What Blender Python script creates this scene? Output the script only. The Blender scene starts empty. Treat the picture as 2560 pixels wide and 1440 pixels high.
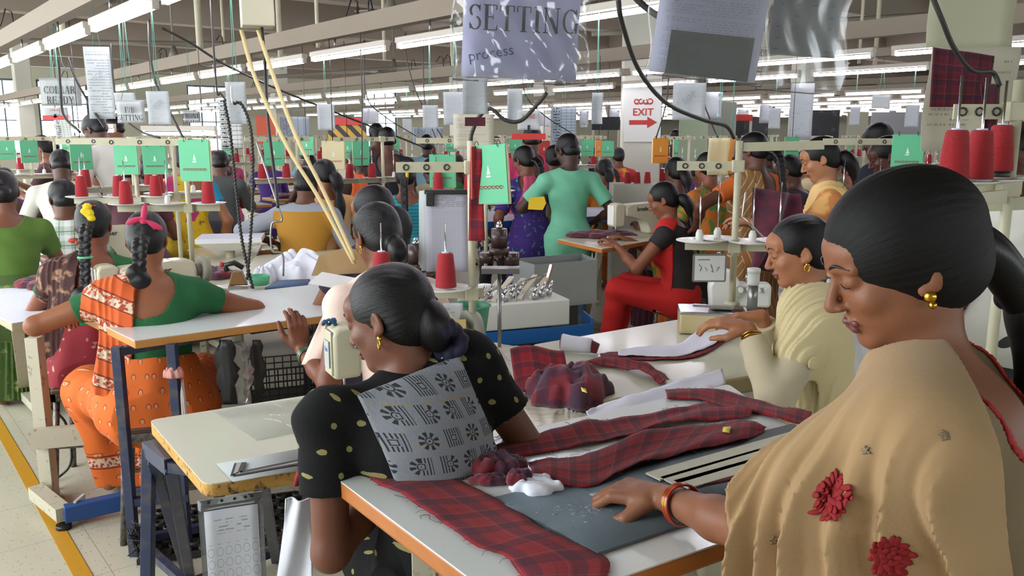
import bpy, bmesh, math, random
import numpy as np
import openvdb
from mathutils import Vector, Matrix, Euler
random.seed(7)
SC = bpy.context.scene
COL = SC.collection
# ---------------------------------------------------------------- camera
F = 2100.0; HY = 335.0; CH = 1.6
PIT = math.atan((720 - HY) / F)
cam = bpy.data.cameras.new('camera'); camo = bpy.data.objects.new('camera', cam); COL.objects.link(camo)
camo.location = (0, 0, CH); camo.rotation_euler = (math.pi / 2 - PIT, 0, 0)
cam.sensor_width = 36.0; cam.lens = F / 2560 * 36; cam.clip_start = .05; cam.clip_end = 300
SC.camera = camo
# ---------------------------------------------------------------- world: overcast daylight
wd = bpy.data.worlds.new('world'); SC.world = wd; wd.use_nodes = True
bgn = wd.node_tree.nodes['Background']; bgn.inputs[0].default_value = (.90, .96, 1.0, 1); bgn.inputs[1].default_value = 6.5
TUBE_POWER = 32.0
SC.view_settings.view_transform = 'Standard'; SC.view_settings.look = 'None'
SC.view_settings.exposure = 0.5; SC.view_settings.gamma = 1.0; SC.view_settings.use_curve_mapping = False
SC.cycles.use_light_tree = True; SC.cycles.max_bounces = 6; SC.cycles.diffuse_bounces = 3
SC.cycles.glossy_bounces = 3; SC.cycles.transparent_max_bounces = 12; SC.cycles.transmission_bounces = 4
SC.cycles.sample_clamp_indirect = 3.0; SC.cycles.use_denoising = True
SC.cycles.caustics_reflective = False; SC.cycles.caustics_refractive = False

def ray(px, py):
    x = (px - 1280) / F; u = -(py - 720) / F
    return Vector((x, math.cos(PIT) + u * math.sin(PIT), -math.sin(PIT) + u * math.cos(PIT)))
def G(px, py, z):            # point of the photograph that lies at height z
    r = ray(px, py); t = (z - CH) / r.z
    return Vector((r.x * t, r.y * t, z))
def D(px, py, d):            # point of the photograph that lies at distance d
    r = ray(px, py); t = d / r.y
    return Vector((r.x * t, d, CH + r.z * t))
RA = math.radians(38.7)      # the room's long axis, left of the view
U = Vector((-math.sin(RA), math.cos(RA), 0)); W = Vector((math.cos(RA), math.sin(RA), 0))
def R(u, v, z=0): return U * u + W * v + Vector((0, 0, z))
YU = RA                      # rotation_z that turns local +Y to U (local +X to W)

# ---------------------------------------------------------------- materials
def lin(h):
    if isinstance(h, (tuple, list)): return tuple(h[:3])
    h = h.lstrip('#'); c = [int(h[i:i + 2], 16) / 255 for i in (0, 2, 4)]
    return tuple(x / 12.92 if x <= .04045 else ((x + .055) / 1.055) ** 2.4 for x in c)
class X:                      # tiny arithmetic on shader sockets
    def __init__(s, nt, k): s.nt = nt; s.k = k
    def op(s, o, *a):
        n = s.nt.nodes.new('ShaderNodeMath'); n.operation = o
        for i, q in enumerate((s,) + a):
            if isinstance(q, X): s.nt.links.new(q.k, n.inputs[i])
            else: n.inputs[i].default_value = q
        return X(s.nt, n.outputs[0])
    def __add__(s, o): return s.op('ADD', o)
    def __sub__(s, o): return s.op('SUBTRACT', o)
    def __mul__(s, o): return s.op('MULTIPLY', o)
    def __truediv__(s, o): return s.op('DIVIDE', o)
    def lt(s, o): return s.op('LESS_THAN', o)
    def gt(s, o): return s.op('GREATER_THAN', o)
    def fr(s): return s.op('FRACT')
    def fl(s): return s.op('FLOOR')
    def sin(s): return s.op('SINE')
    def abs(s): return s.op('ABSOLUTE')
    def mn(s, o): return s.op('MINIMUM', o)
    def mx(s, o): return s.op('MAXIMUM', o)
    def sat(s): return s.mx(0.0).mn(1.0)
    def inv(s): return s * -1.0 + 1.0
    def atan2(s, o): return s.op('ARCTAN2', o)
    def sqrt(s): return s.op('SQRT')
class T:
    def __init__(s, nt): s.nt = nt
    def col(s, h):
        n = s.nt.nodes.new('ShaderNodeRGB'); n.outputs[0].default_value = lin(h) + (1,); return n.outputs[0]
    def mix(s, a, b, f):
        n = s.nt.nodes.new('ShaderNodeMix'); n.data_type = 'RGBA'
        s.nt.links.new(f.k if isinstance(f, X) else s.val(f).k, n.inputs[0])
        for q, i in ((a, 6), (b, 7)):
            if isinstance(q, (str, tuple)): n.inputs[i].default_value = lin(q) + (1,)
            else: s.nt.links.new(q, n.inputs[i])
        return n.outputs[2]
    def val(s, v):
        n = s.nt.nodes.new('ShaderNodeValue'); n.outputs[0].default_value = v; return X(s.nt, n.outputs[0])
    def co(s, which='Object'):
        n = s.nt.nodes.new('ShaderNodeTexCoord'); sp = s.nt.nodes.new('ShaderNodeSeparateXYZ')
        s.nt.links.new(n.outputs[which], sp.inputs[0]); s.vec = n.outputs[which]
        return [X(s.nt, sp.outputs[i]) for i in range(3)]
    def noise(s, scale, detail=2, vec=None, which='Object'):
        n = s.nt.nodes.new('ShaderNodeTexNoise'); n.inputs['Scale'].default_value = scale; n.inputs['Detail'].default_value = detail
        if vec is None:
            c = s.nt.nodes.new('ShaderNodeTexCoord'); vec = c.outputs[which]
        s.nt.links.new(vec, n.inputs['Vector']); return X(s.nt, n.outputs[0])
    def xyz(s, a, b, c):
        n = s.nt.nodes.new('ShaderNodeCombineXYZ')
        for i, q in enumerate((a, b, c)):
            if isinstance(q, X): s.nt.links.new(q.k, n.inputs[i])
            else: n.inputs[i].default_value = q
        return n.outputs[0]
    def attr(s, name):
        n = s.nt.nodes.new('ShaderNodeAttribute'); n.attribute_name = name; return X(s.nt, n.outputs['Fac'])
MATS = {}
def M(name, base, rough=.55, metal=0., var=0., vs=6., bump=0., bs=200., sheen=0., alpha=1., coat=0., trans=0., emit=None, spec=None, bumpf=None, tl=0.):
    if name in MATS: return MATS[name]
    m = bpy.data.materials.new(name); m.use_nodes = True; nt = m.node_tree; t = T(nt)
    b = nt.nodes['Principled BSDF']
    if callable(base): c = base(t)
    else: c = t.col(base)
    if var:
        n = t.noise(vs, 3)
        h = nt.nodes.new('ShaderNodeHueSaturation'); nt.links.new(c, h.inputs['Color'])
        nt.links.new(((n - .5) * (2 * var) + 1.0).k, h.inputs['Value']); c = h.outputs[0]
    nt.links.new(c, b.inputs['Base Color'])
    b.inputs['Roughness'].default_value = rough; b.inputs['Metallic'].default_value = metal
    if spec is not None: b.inputs['Specular IOR Level'].default_value = spec
    if sheen: b.inputs['Sheen Weight'].default_value = sheen
    if coat: b.inputs['Coat Weight'].default_value = coat; b.inputs['Coat Roughness'].default_value = .1
    if trans: b.inputs['Transmission Weight'].default_value = trans
    if alpha < 1: b.inputs['Alpha'].default_value = alpha
    if emit:
        b.inputs['Emission Color'].default_value = lin(emit[0]) + (1,); b.inputs['Emission Strength'].default_value = emit[1]
    if bump or bumpf:
        bn = nt.nodes.new('ShaderNodeBump'); bn.inputs['Strength'].default_value = min(1., bump or .5)
        bn.inputs['Distance'].default_value = .004
        hf = bumpf(t) if bumpf else t.noise(bs, 3)
        nt.links.new(hf.k, bn.inputs['Height']); nt.links.new(bn.outputs[0], b.inputs['Normal'])
    if tl:
        q = nt.nodes.new('ShaderNodeBsdfTranslucent'); nt.links.new(c, q.inputs[0]); mx = nt.nodes.new('ShaderNodeMixShader'); mx.inputs[0].default_value = tl
        nt.links.new(b.outputs[0], mx.inputs[1]); nt.links.new(q.outputs[0], mx.inputs[2]); nt.links.new(mx.outputs[0], nt.nodes['Material Output'].inputs[0])
    MATS[name] = m
    return m
def plaid(sc=1.0, red='#9c1f24', dark='#2b1d2e', uv='UV'):
    def f(t):
        x, y, _ = t.co(uv)
        x = x * (1 / (.075 * sc)); y = y * (1 / (.075 * sc))
        def band(q):
            g = q.fr(); wide = (g - .3).abs().lt(.17); th = (g - .78).abs().lt(.02) + (g - .3).abs().lt(.02) * -.4
            return (wide * .62 + th * .35).sat()
        a = band(x); b = band(y)
        w = t.noise(30, 2) * .35
        c = t.mix(red, dark, (a * .75 + w * .3).sat()); c = t.mix(c, '#241a30', (b * .8).sat())
        th = (y.fr() - .05).abs().lt(.015) + (x.fr() - .05).abs().lt(.015)
        return t.mix(c, '#77504f', (th * .5).sat())
    return f

# ---------------------------------------------------------------- mesh builder
def prep(o, par=None):
    COL.objects.link(o)
    if par is not None: o.parent = par
    return o
class MB:
    def __init__(s): s.bm = bmesh.new(); s.M = Matrix.Identity(4)
    def at(s, loc=(0, 0, 0), rz=0., rx=0., ry=0.):
        s.M = Matrix.Translation(Vector(loc)) @ Euler((rx, ry, rz)).to_matrix().to_4x4(); return s
    def _v(s, p): return s.bm.verts.new(s.M @ Vector(p))
    def _f(s, vs, m=0, sm=False):
        try: f = s.bm.faces.new(vs)
        except ValueError: return None
        f.material_index = m; f.smooth = sm; return f
    def box(s, c, d, m=0, bev=0., seg=2):
        x, y, z = c; a, b, e = d[0] / 2, d[1] / 2, d[2] / 2
        vs = [s._v((x + i * a, y + j * b, z + k * e)) for k in (-1, 1) for j in (-1, 1) for i in (-1, 1)]
        fs = [s._f([vs[q] for q in f], m) for f in ((0, 2, 3, 1), (4, 5, 7, 6), (0, 1, 5, 4), (2, 6, 7, 3), (0, 4, 6, 2), (1, 3, 7, 5))]
        if bev:
            es = list({e for f in fs for e in f.edges})
            r = bmesh.ops.bevel(s.bm, geom=es, offset=bev, segments=seg, profile=.5, affect='EDGES')
            for f in r['faces']: f.material_index = m; f.smooth = True
        return s
    def bar(s, a, b, w, h=None, m=0, up=(0, 0, 1), bev=0.):   # box beam from a to b
        a = Vector(a); b = Vector(b); d = b - a; L = d.length
        if L < 1e-6: return s
        y = d.normalized(); u = Vector(up)
        if abs(y.dot(u)) > .98: u = Vector((1, 0, 0))
        x = y.cross(u).normalized(); z = x.cross(y)
        old = s.M; Q = Matrix((x, y, z)).transposed().to_4x4(); Q.translation = (a + b) / 2
        s.M = old @ Q; s.box((0, 0, 0), (w, L, h or w), m, bev); s.M = old; return s
    def rings(s, rs, m=0, caps=True, closed=False, sm=True):
        n = len(rs[0]); R_ = [[s._v(p) for p in r] for r in rs]
        for i in range(len(R_) - (0 if closed else 1)):
            A, B = R_[i], R_[(i + 1) % len(R_)]
            for j in range(n): s._f([A[j], A[(j + 1) % n], B[(j + 1) % n], B[j]], m, sm)
        if caps and not closed:
            s._f(R_[0][::-1], m); s._f(R_[-1], m)
        return s
    def cyl(s, a, b, r, r2=None, n=12, m=0, caps=True):
        a = Vector(a); b = Vector(b); y = (b - a).normalized()
        u = Vector((0, 0, 1)) if abs(y.z) < .9 else Vector((1, 0, 0)); x = y.cross(u).normalized(); z = x.cross(y)
        r2 = r if r2 is None else r2
        mk = lambda c, q: [c + x * math.cos(2 * math.pi * i / n) * q + z * -math.sin(2 * math.pi * i / n) * q for i in range(n)]
        return s.rings([mk(a, r), mk(b, r2)], m, caps)
    def tube(s, pts, r, n=8, m=0, closed=False):
        P = [Vector(p) for p in pts]; rs = []; N = len(P); px = None
        for i, p in enumerate(P):
            d = (P[(i + 1) % N] - P[i - 1]) if closed else (P[min(i + 1, N - 1)] - P[max(i - 1, 0)])
            d.normalize()
            if px is None:
                u = Vector((0, 0, 1)) if abs(d.z) < .9 else Vector((1, 0, 0)); px = d.cross(u).normalized()
            px = (px - d * px.dot(d)).normalized(); z = px.cross(d)
            rr = r[i] if isinstance(r, (list, tuple)) else r
            rs.append([p + px * math.cos(2 * math.pi * k / n) * rr + z * -math.sin(2 * math.pi * k / n) * rr for k in range(n)])
        return s.rings(rs, m, not closed, closed)
    def lathe(s, prof, c=(0, 0, 0), n=24, m=0, caps=True):     # prof (radius, z) upwards
        return s.rings([[(c[0] + r * math.cos(2 * math.pi * i / n), c[1] + r * math.sin(2 * math.pi * i / n), c[2] + z) for i in range(n)] for r, z in prof], m, caps)
    def prism(s, pts, a, b, m=0, axis=2, bev=0.):              # polygon extruded along an axis
        def q(p, h):
            p = list(p); p.insert(axis, h); return p
        A = [s._v(q(p, a)) for p in pts]; B = [s._v(q(p, b)) for p in pts]; n = len(pts)
        fs = [s._f(A[::-1], m), s._f(B, m)] + [s._f([A[i], A[(i + 1) % n], B[(i + 1) % n], B[i]], m) for i in range(n)]
        if bev:
            es = list({e for f in fs if f for e in f.edges})
            r = bmesh.ops.bevel(s.bm, geom=es, offset=bev, segments=2, profile=.5, affect='EDGES')
            for f in r['faces']: f.material_index = m; f.smooth = True
        return s
    def sph(s, c, r, m=0, n=12, sc=(1, 1, 1)):
        k = n // 2
        return s.rings([[(c[0] + sc[0] * r * math.sin(math.pi * j / k) * math.cos(2 * math.pi * i / n), c[1] + sc[1] * r * math.sin(math.pi * j / k) * math.sin(2 * math.pi * i / n), c[2] - sc[2] * r * math.cos(math.pi * j / k)) for i in range(n)] for j in ([.02] + list(range(1, k)) + [k - .02])], m)
    def sheet(s, fn, nu, nv, m=0, thick=.0006, size=(1., 1.)):  # a surface fn(u,v)->point with real thickness; UV in metres
        uvl = s.bm.loops.layers.uv.verify()
        P = [[Vector(fn(i / nu, j / nv)) for j in range(nv + 1)] for i in range(nu + 1)]
        Nn = [[None] * (nv + 1) for _ in range(nu + 1)]
        for i in range(nu + 1):
            for j in range(nv + 1):
                a = P[min(i + 1, nu)][j] - P[max(i - 1, 0)][j]; b = P[i][min(j + 1, nv)] - P[i][max(j - 1, 0)]
                q = a.cross(b); Nn[i][j] = q.normalized() if q.length > 1e-12 else Vector((0, 0, 1))
        A = [[s._v(P[i][j] + Nn[i][j] * thick / 2) for j in range(nv + 1)] for i in range(nu + 1)]
        B = [[s._v(P[i][j] - Nn[i][j] * thick / 2) for j in range(nv + 1)] for i in range(nu + 1)]
        def uvf(f, q):
            if f:
                for l, (i, j) in zip(f.loops, q): l[uvl].uv = (i / nu * size[0], j / nv * size[1])
        for i in range(nu):
            for j in range(nv):
                q = [(i, j), (i + 1, j), (i + 1, j + 1), (i, j + 1)]
                uvf(s._f([A[a][b] for a, b in q], m, True), q)
                q2 = q[::-1]; uvf(s._f([B[a][b] for a, b in q2], m, True), q2)
        edge = [(i, 0) for i in range(nu)] + [(nu, j) for j in range(nv)] + [(i, nv) for i in range(nu, 0, -1)] + [(0, j) for j in range(nv, 0, -1)]
        for k in range(len(edge)):
            a = edge[k]; b = edge[(k + 1) % len(edge)]
            uvf(s._f([B[a[0]][a[1]], B[b[0]][b[1]], A[b[0]][b[1]], A[a[0]][a[1]]], m), (a, b, b, a))
        return s
    def mesh(s, name):
        me = bpy.data.meshes.new(name); bmesh.ops.recalc_face_normals(s.bm, faces=s.bm.faces[:]) if not s.bm.loops.layers.uv.active else None
        s.bm.to_mesh(me); s.bm.free(); return me
    def out(s, name, mats, par=None, **kw):
        me = s.mesh(name)
        for m in (mats if isinstance(mats, (list, tuple)) else [mats]): me.materials.append(m)
        o = bpy.data.objects.new(name, me); prep(o, par)
        if kw: tag(o, **kw)
        return o
SEEN = {}
def uniq(l):
    n = SEEN.get(l, 0); SEEN[l] = n + 1
    return l + ('', ', further back', ', well behind that', ', behind those', ', rearmost', ', at the very back', ', deepest', ', beyond the rest', ', last of all')[min(n, 8)]
def tag(o, label=None, cat=None, group=None, kind=None):
    if label: o['label'] = label
    if cat: o['category'] = cat
    if group: o['group'] = group
    if kind: o['kind'] = kind
    return o
def thing(name, label, cat, loc=(0, 0, 0), rz=0., group=None):
    o = bpy.data.objects.new(name, None); COL.objects.link(o); o.location = loc; o.rotation_euler = (0, 0, rz)
    o.empty_display_size = .1
    return tag(o, label, cat, group)
def dup(root, loc=None, rz=None, label=None, group=None, remap=None, cat=None):
    def cp(o, par):
        c = o.copy(); COL.objects.link(c); c.parent = par
        if remap and o.type == 'MESH':
            for i, sl in enumerate(c.material_slots):
                if sl.material and sl.material.name in remap:
                    mm = remap[sl.material.name]; sl.link = 'OBJECT'; sl.material = mm
        for ch in o.children: cp(ch, c)
        return c
    r = cp(root, None)
    if loc is not None: r.location = loc
    if rz is not None: r.rotation_euler = (root.rotation_euler[0], root.rotation_euler[1], rz)
    if label: r['label'] = label
    if group: r['group'] = group
    return r
def text(s, size, mat, par, loc, rot, name='lettering', font_bold=False, extr=.0003, align='CENTER', sx=1., serif=False):
    c = bpy.data.curves.new(name, 'FONT'); c.body = s; c.size = size; c.extrude = extr; c.align_x = align; c.align_y = 'CENTER'
    if font_bold: c.offset = size * .012
    c.resolution_u = 3
    tmp = bpy.data.objects.new('tmp', c); COL.objects.link(tmp)
    dg = bpy.context.evaluated_depsgraph_get(); me = bpy.data.meshes.new_from_object(tmp.evaluated_get(dg)); me.name = name
    bpy.data.objects.remove(tmp); bpy.data.curves.remove(c)
    me.materials.clear(); me.materials.append(mat)
    o = bpy.data.objects.new(name, me); prep(o, par); o.location = loc; o.rotation_euler = rot; o.scale = (sx, 1, 1)
    return o
def smoothpts(pts, n=6):      # Catmull-Rom through points
    P = [Vector(p) for p in pts]; P = [P[0] * 2 - P[1]] + P + [P[-1] * 2 - P[-2]]; o = []
    for i in range(1, len(P) - 2):
        for k in range(n):
            t = k / n; a, b, c, d = P[i - 1:i + 3]
            o.append(.5 * ((2 * b) + (c - a) * t + (2 * a - 5 * b + 4 * c - d) * t * t + (3 * b - a - 3 * c + d) * t ** 3))
    return o + [P[-2]]
# ---------------------------------------------------------------- implicit modelling of bodies and cloth
class Vol:
    def __init__(s, lo, hi, h):
        s.lo = np.array(lo, float); s.h = h; s.n = np.ceil((np.array(hi, float) - s.lo) / h).astype(int) + 1
        s.ax = [(s.lo[i] + h * np.arange(s.n[i])).astype(np.float32) for i in range(3)]
        s.d = np.full(tuple(s.n), .1, np.float32)
    def reg(s, lo, hi):
        return tuple(slice(max(0, int((lo[i] - s.lo[i]) / s.h) - 1), min(s.n[i], int((hi[i] - s.lo[i]) / s.h) + 3)) for i in range(3))
    def xyz(s, sl=None):
        sl = sl or (slice(None),) * 3
        return s.ax[0][sl[0]][:, None, None], s.ax[1][sl[1]][None, :, None], s.ax[2][sl[2]][None, None, :]
    def put(s, pr, infl=0., op='u', k=None):
        kind = pr[0]; kk = pr[-1] if k is None else k; pad = kk + 4 * s.h + max(infl, 0)
        if kind == 'cap':
            _, a, b, ra, rb, fl, _k = pr; a = np.array(a, float); b = np.array(b, float); m = max(ra, rb) + pad
            lo = np.minimum(a, b) - m; hi = np.maximum(a, b) + m
        else:
            _, c, r, Rm, _k = pr; c = np.array(c, float); m = (max(r) + pad); lo = c - m; hi = c + m
        sl = s.reg(lo, hi)
        if any(q.stop <= q.start for q in sl): return
        x, y, z = s.xyz(sl)
        if kind == 'cap':
            ba = b - a; x = x - a[0]; y = y - a[1]; z = z - a[2]; L = max(1e-9, float(ba @ ba))
            t = np.clip((x * ba[0] + y * ba[1] + z * ba[2]) / L, 0, 1)
            q = (x - t * ba[0]) ** 2 + ((y - t * ba[1]) / fl) ** 2 + (z - t * ba[2]) ** 2
            d = (np.sqrt(q) - (ra + (rb - ra) * t)) * min(1, fl) - infl
        else:
            x = x - c[0]; y = y - c[1]; z = z - c[2]; Q = np.array(Rm).T if Rm is not None else np.eye(3)
            X_ = Q[0, 0] * x + Q[0, 1] * y + Q[0, 2] * z; Y_ = Q[1, 0] * x + Q[1, 1] * y + Q[1, 2] * z; Z_ = Q[2, 0] * x + Q[2, 1] * y + Q[2, 2] * z
            r = np.array(r, float) + infl
            k0 = np.sqrt((X_ / r[0]) ** 2 + (Y_ / r[1]) ** 2 + (Z_ / r[2]) ** 2)
            k1 = np.sqrt((X_ / r[0] ** 2) ** 2 + (Y_ / r[1] ** 2) ** 2 + (Z_ / r[2] ** 2) ** 2)
            d = k0 * (k0 - 1) / np.maximum(k1, 1e-6)
        v = s.d[sl]
        if op == 'u':
            h = np.clip(.5 + .5 * (v - d) / max(kk, 1e-6), 0, 1); s.d[sl] = v * (1 - h) + d * h - kk * h * (1 - h)
        elif op == 's':
            h = np.clip(.5 - .5 * (v + d) / max(kk, 1e-6), 0, 1); s.d[sl] = v * (1 - h) - d * h + kk * h * (1 - h)
    def cut(s, p, n):          # remove what lies on the positive side of the plane
        n = np.array(n, float); n /= np.linalg.norm(n); x, y, z = s.xyz()
        s.d = np.maximum(s.d, (x - p[0]) * n[0] + (y - p[1]) * n[1] + (z - p[2]) * n[2]).astype(np.float32)
    def mesh(s, name, mat, par=None, attr=None):
        d = np.minimum(s.d, 3 * s.h).astype(np.float32)
        d[0] = d[-1] = 3 * s.h; d[:, 0] = d[:, -1] = 3 * s.h; d[:, :, 0] = d[:, :, -1] = 3 * s.h
        g = openvdb.FloatGrid(3 * s.h); g.copyFromArray(d); P, tr, qd = g.convertToPolygons(isovalue=0, adaptivity=0)
        P = P * s.h + s.lo
        if len(qd) == 0: P = np.zeros((4, 3)); qd = np.array([[0, 1, 2, 3]])
        me = bpy.data.meshes.new(name); nv = len(P); nq = len(qd); nt = len(tr)
        me.vertices.add(nv); me.vertices.foreach_set('co', P.astype(np.float32).ravel())
        li = np.concatenate([qd[:, ::1].ravel(), tr[:, ::1].ravel()]) if nt else qd[:, ::1].ravel()
        me.loops.add(len(li)); me.loops.foreach_set('vertex_index', li.astype(np.int32))
        me.polygons.add(nq + nt); st = np.concatenate([np.arange(nq) * 4, nq * 4 + np.arange(nt) * 3])
        me.polygons.foreach_set('loop_start', st.astype(np.int32))
        me.polygons.foreach_set('use_smooth', np.ones(nq + nt, bool))
        me.update(calc_edges=True); me.validate()
        if attr:
            for an, fn in attr.items():
                A = me.attributes.new(an, 'FLOAT', 'POINT'); A.data.foreach_set('value', fn(P).astype(np.float32))
        me.materials.append(mat)
        o = bpy.data.objects.new(name, me); prep(o, par); return o
def V3(*a): return np.array(a, float)
def rotm(rx=0, ry=0, rz=0): return np.array(Euler((math.radians(rx), math.radians(ry), math.radians(rz)), 'XYZ').to_matrix())
def nrm(v): v = np.array(v, float); return v / max(1e-9, np.linalg.norm(v))
def ik(a, t, l1, l2, pole):
    d = t - a; L = min(np.linalg.norm(d), (l1 + l2) * .995); d = nrm(d); t = a + d * L
    c = (l1 * l1 + L * L - l2 * l2) / (2 * L); h = math.sqrt(max(0, l1 * l1 - c * c))
    p = nrm(np.array(pole, float) - d * np.dot(pole, d)); return a + d * c + p * h, t
def hand(o, w, f, n, side, curl=(.5,) * 4, thumb=.5, s=1., k=.003, spread=.10):
    """palm and five fingers from wrist w; f fingers direction, n palm normal, side +1 when the thumb is on f x n"""
    f = nrm(f); n = nrm(n - f * np.dot(n, f)); t = np.cross(f, n) * side
    o.append(('ell', w + f * .035 * s, (.030 * s, .030 * s, .019 * s), np.array([t, f, n]).T, .02))
    for i, (off, ml, fl) in enumerate(((.028, .084, .94), (.0095, .088, 1.04), (-.009, .084, .98), (-.027, .076, .78))):
        b = w + f * .018 * s + t * off * .55 * s; kn = w + f * ml * s + t * off * s - n * .004
        o.append(('cap', b, kn, .0135 * s, .0115 * s, 1, .008)); a = 0.; p = kn; dd = nrm(f + t * off * spread * 20 * .5)
        for L, r0, r1, q in ((.040, .0100, .0090, .75), (.025, .0090, .0082, 1.0), (.021, .0082, .0070, .65)):
            a += curl[i] * q; d = dd * math.cos(a) + n * math.sin(a); e = p + d * L * fl * s
            o.append(('cap', p, e, r0 * s, r1 * s, 1, k)); p = e
    b = w + f * .022 * s + t * .022 * s + n * .004; d1 = nrm(f * .75 + t * .75 + n * (.15 + .5 * thumb)); p1 = b + d1 * .044 * s
    d2 = nrm(f * .95 + t * (.35 - .5 * thumb) + n * .5 * thumb); p2 = p1 + d2 * .030 * s; d3 = nrm(d2 + n * .1 - t * .25 * thumb); p3 = p2 + d3 * .024 * s
    o += [('cap', b, p1, .0155 * s, .0125 * s, 1, .010), ('cap', p1, p2, .0110 * s, .0098 * s, 1, k), ('cap', p2, p3, .0098 * s, .0080 * s, 1, k)]
SKIN = {}
def skin(h, name=None):
    nm = 'skin_' + h.strip('#')
    return M(nm, h, .5, var=.10, vs=14, bump=.12, bs=260, spec=.35)
def hair_mat(nm='hair_black', c='#0a0809', r=.40):
    return M(nm, c, r, spec=.32, bump=.35, bumpf=lambda t: t.noise(1.0, 4, vec=t.xyz(t.attr('strand') * 70.0, t.attr('along') * 3.0, 0.)))
MSH = {}
def person(name, label, loc, face, h=.006, pose='sit', seat=.47, lean=14, twist=0, side=0, yaw=0, pitch=-18, roll=0, lh=None, rh=None, skinc='#7a4a33',
           top='#207040', topm=None, sleeve=.45, sleevec=None, sleevem=None, neck='deep', bottom='saree', botc='#c04020', botm=None, drape=None, drapec='#c04020', drapem=None,
           hair='bun', tie=None, tiec='#c02050', flowers=False, sc=1., girth=1., male=False, legs=True, feet=None, knees=None, hem=.04, loose=0., fine=None,
           handL=None, handR=None, poleL=None, poleR=None, extra=None, group=None, headmat=None, reuse=None, hsc=1., hvol=0., shup=0., piping=None, hz=None, tunic=None, necklace=False, eyes=False, fold=0.):
    """A person facing `face` degrees (0 = away from the camera, 90 = to the left). All joints in the person's own frame, +Y ahead."""
    root = thing('person', label, 'person', (loc[0], loc[1], loc[2] if len(loc) > 2 else 0), math.radians(face), group)
    o = []            # primitives of the body
    th = math.radians(lean); g = girth
    hipz = (seat + .10) if pose == 'sit' else .90 * sc
    if hz is not None:
        hipz = hz - (.54 * math.cos(th) + .115) * sc
        if pose == 'sit': seat = hipz - .10
    P = V3(0, 0, hipz); Rt = rotm(-lean, side, 0); up = Rt @ V3(0, 0, 1); Ru = rotm(-lean, side, twist)
    sp = lambda t: P + (up * t * sc) + Rt @ V3(0, -.03 * math.sin(min(1, t / .5) * math.pi), 0) * (lean > 8)
    Wd = 1.12 if male else 1.0
    N = sp(.485); C = sp(.33)
    tor = [('ell', P, (.165 * g, .125 * g, .13), Rt, .05), ('ell', sp(.15), (.128 * g * (1.08 if male else 1), .098 * g, .13), Rt, .06), ('ell', C, (.145 * Wd * g, .104 * g, .155), Ru, .06),
           ('ell', sp(.41) + Ru @ V3(0, -.015, 0), (.135 * Wd * g, .085 * g, .085), Ru, .05)]
    if not male:
        for q in (-1, 1): tor.append(('ell', sp(.31) + Ru @ V3(q * .065, .085, 0), (.06, .05, .06), Ru, .05))
    Sh = {q: N - up * (.055 - shup) + Ru @ V3(q * .165 * Wd * sc, -.012, 0) for q in (-1, 1)}
    for q in (-1, 1):
        tor.append(('cap', N + Ru @ V3(q * .03, -.01, -.01), Sh[q] + V3(0, 0, 0), .055, .052 * g, 1, .05))
    hc = N + up * .055 + V3(0, .035, .115) * sc
    Rh = rotm(0, 0, yaw) @ rotm(pitch, roll, 0)
    nb = hc + Rh @ V3(0, -.03, -.05)
    tor_neck = [('cap', N - up * .02, nb, .056 * (1.1 if male else 1), .05 * (1.1 if male else 1), 1, .035)]
    # arms
    arms = {-1: [], 1: []}; el = {}; wr = {}
    for q, tg, po, hd in ((-1, lh, poleL, handL), (1, rh, poleR, handR)):
        if tg is None: tg = (q * .17, .42, P[2] + .22) if pose == 'sit' else (q * .24, .08, .74)
        tg = V3(*tg); pole = po if po is not None else (q * .7, -.45, -1.)
        e, w = ik(Sh[q], tg, .275 * sc, .245 * sc, pole); el[q] = e; wr[q] = w
        arms[q] += [('cap', Sh[q], e, .047 * g, .038 * (1.08 if male else 1), 1, .04), ('cap', e, e * .6 + w * .4, .038, .035 * (1.05 if male else 1), 1, .02), ('cap', e * .6 + w * .4, w, .035, .0235 * (1.1 if male else 1), 1, .02)]
        hp = dict(f=(w - e) * 1.0 + V3(0, .05, -.02), n=(0, 0, -1), curl=(.45,) * 4, thumb=.3)
        if hd: hp.update(hd)
        hn = V3(*hp['n']); hand(arms[q], w, V3(*hp['f']), hn, -q, hp['curl'], hp['thumb'], sc)
    # legs
    lg = []; kn = knees or ({-1: (-.13, .40, seat + .05), 1: (.13, .40, seat + .05)} if pose == 'sit' else {-1: (-.09, .03, hipz * .53), 1: (.09, .03, hipz * .53)})
    ft = feet or ({-1: (-.12, .36, .06), 1: (.12, .40, .06)} if pose == 'sit' else {-1: (-.10, -.01, .06), 1: (.10, .02, .06)})
    for q in (-1, 1):
        hj = P + V3(q * .085, .0, -.02); K = V3(*kn[q]); A = V3(*ft[q])
        lg += [('cap', hj, K, .088 * g, .058, 1, .04), ('cap', K, A, .056, .034, 1, .03), ('cap', A + V3(0, -.03, -.02), A + V3(0, .13, -.04), .032, .022, 1, .02)]
    # head (own frame: face +Y)
    def hp(x, y, z): return hc + Rh @ (V3(x, y, z) * hs)
    hs = (1.04 if male else .98) * sc ** .3 * hsc
    def he(c, r, k=.02, rr=None): return ('ell', hp(*c), tuple(q * hs for q in r), Rh @ rr if rr is not None else Rh, k)
    def hcap(a, b, r0, r1, k): return ('cap', hp(*a), hp(*b), r0 * hs, r1 * hs, 1, k)
    head = [he((0, -.018, .032), (.073, .092, .080), .03), he((0, .020, -.028), (.058, .066, .080), .03), he((0, .010, -.055), (.053, .058, .045), .03),
            he((0, .060, -.092), (.026, .022, .019), .022), he((0, .055, .045), (.055, .036, .035), .02)]
    for q in (-1, 1):
        head += [he((q * .036, .058, -.022), (.022, .020, .018), .02), hcap((q * .012, .086, .026), (q * .046, .070, .026), .006, .005, .012)]
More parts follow.
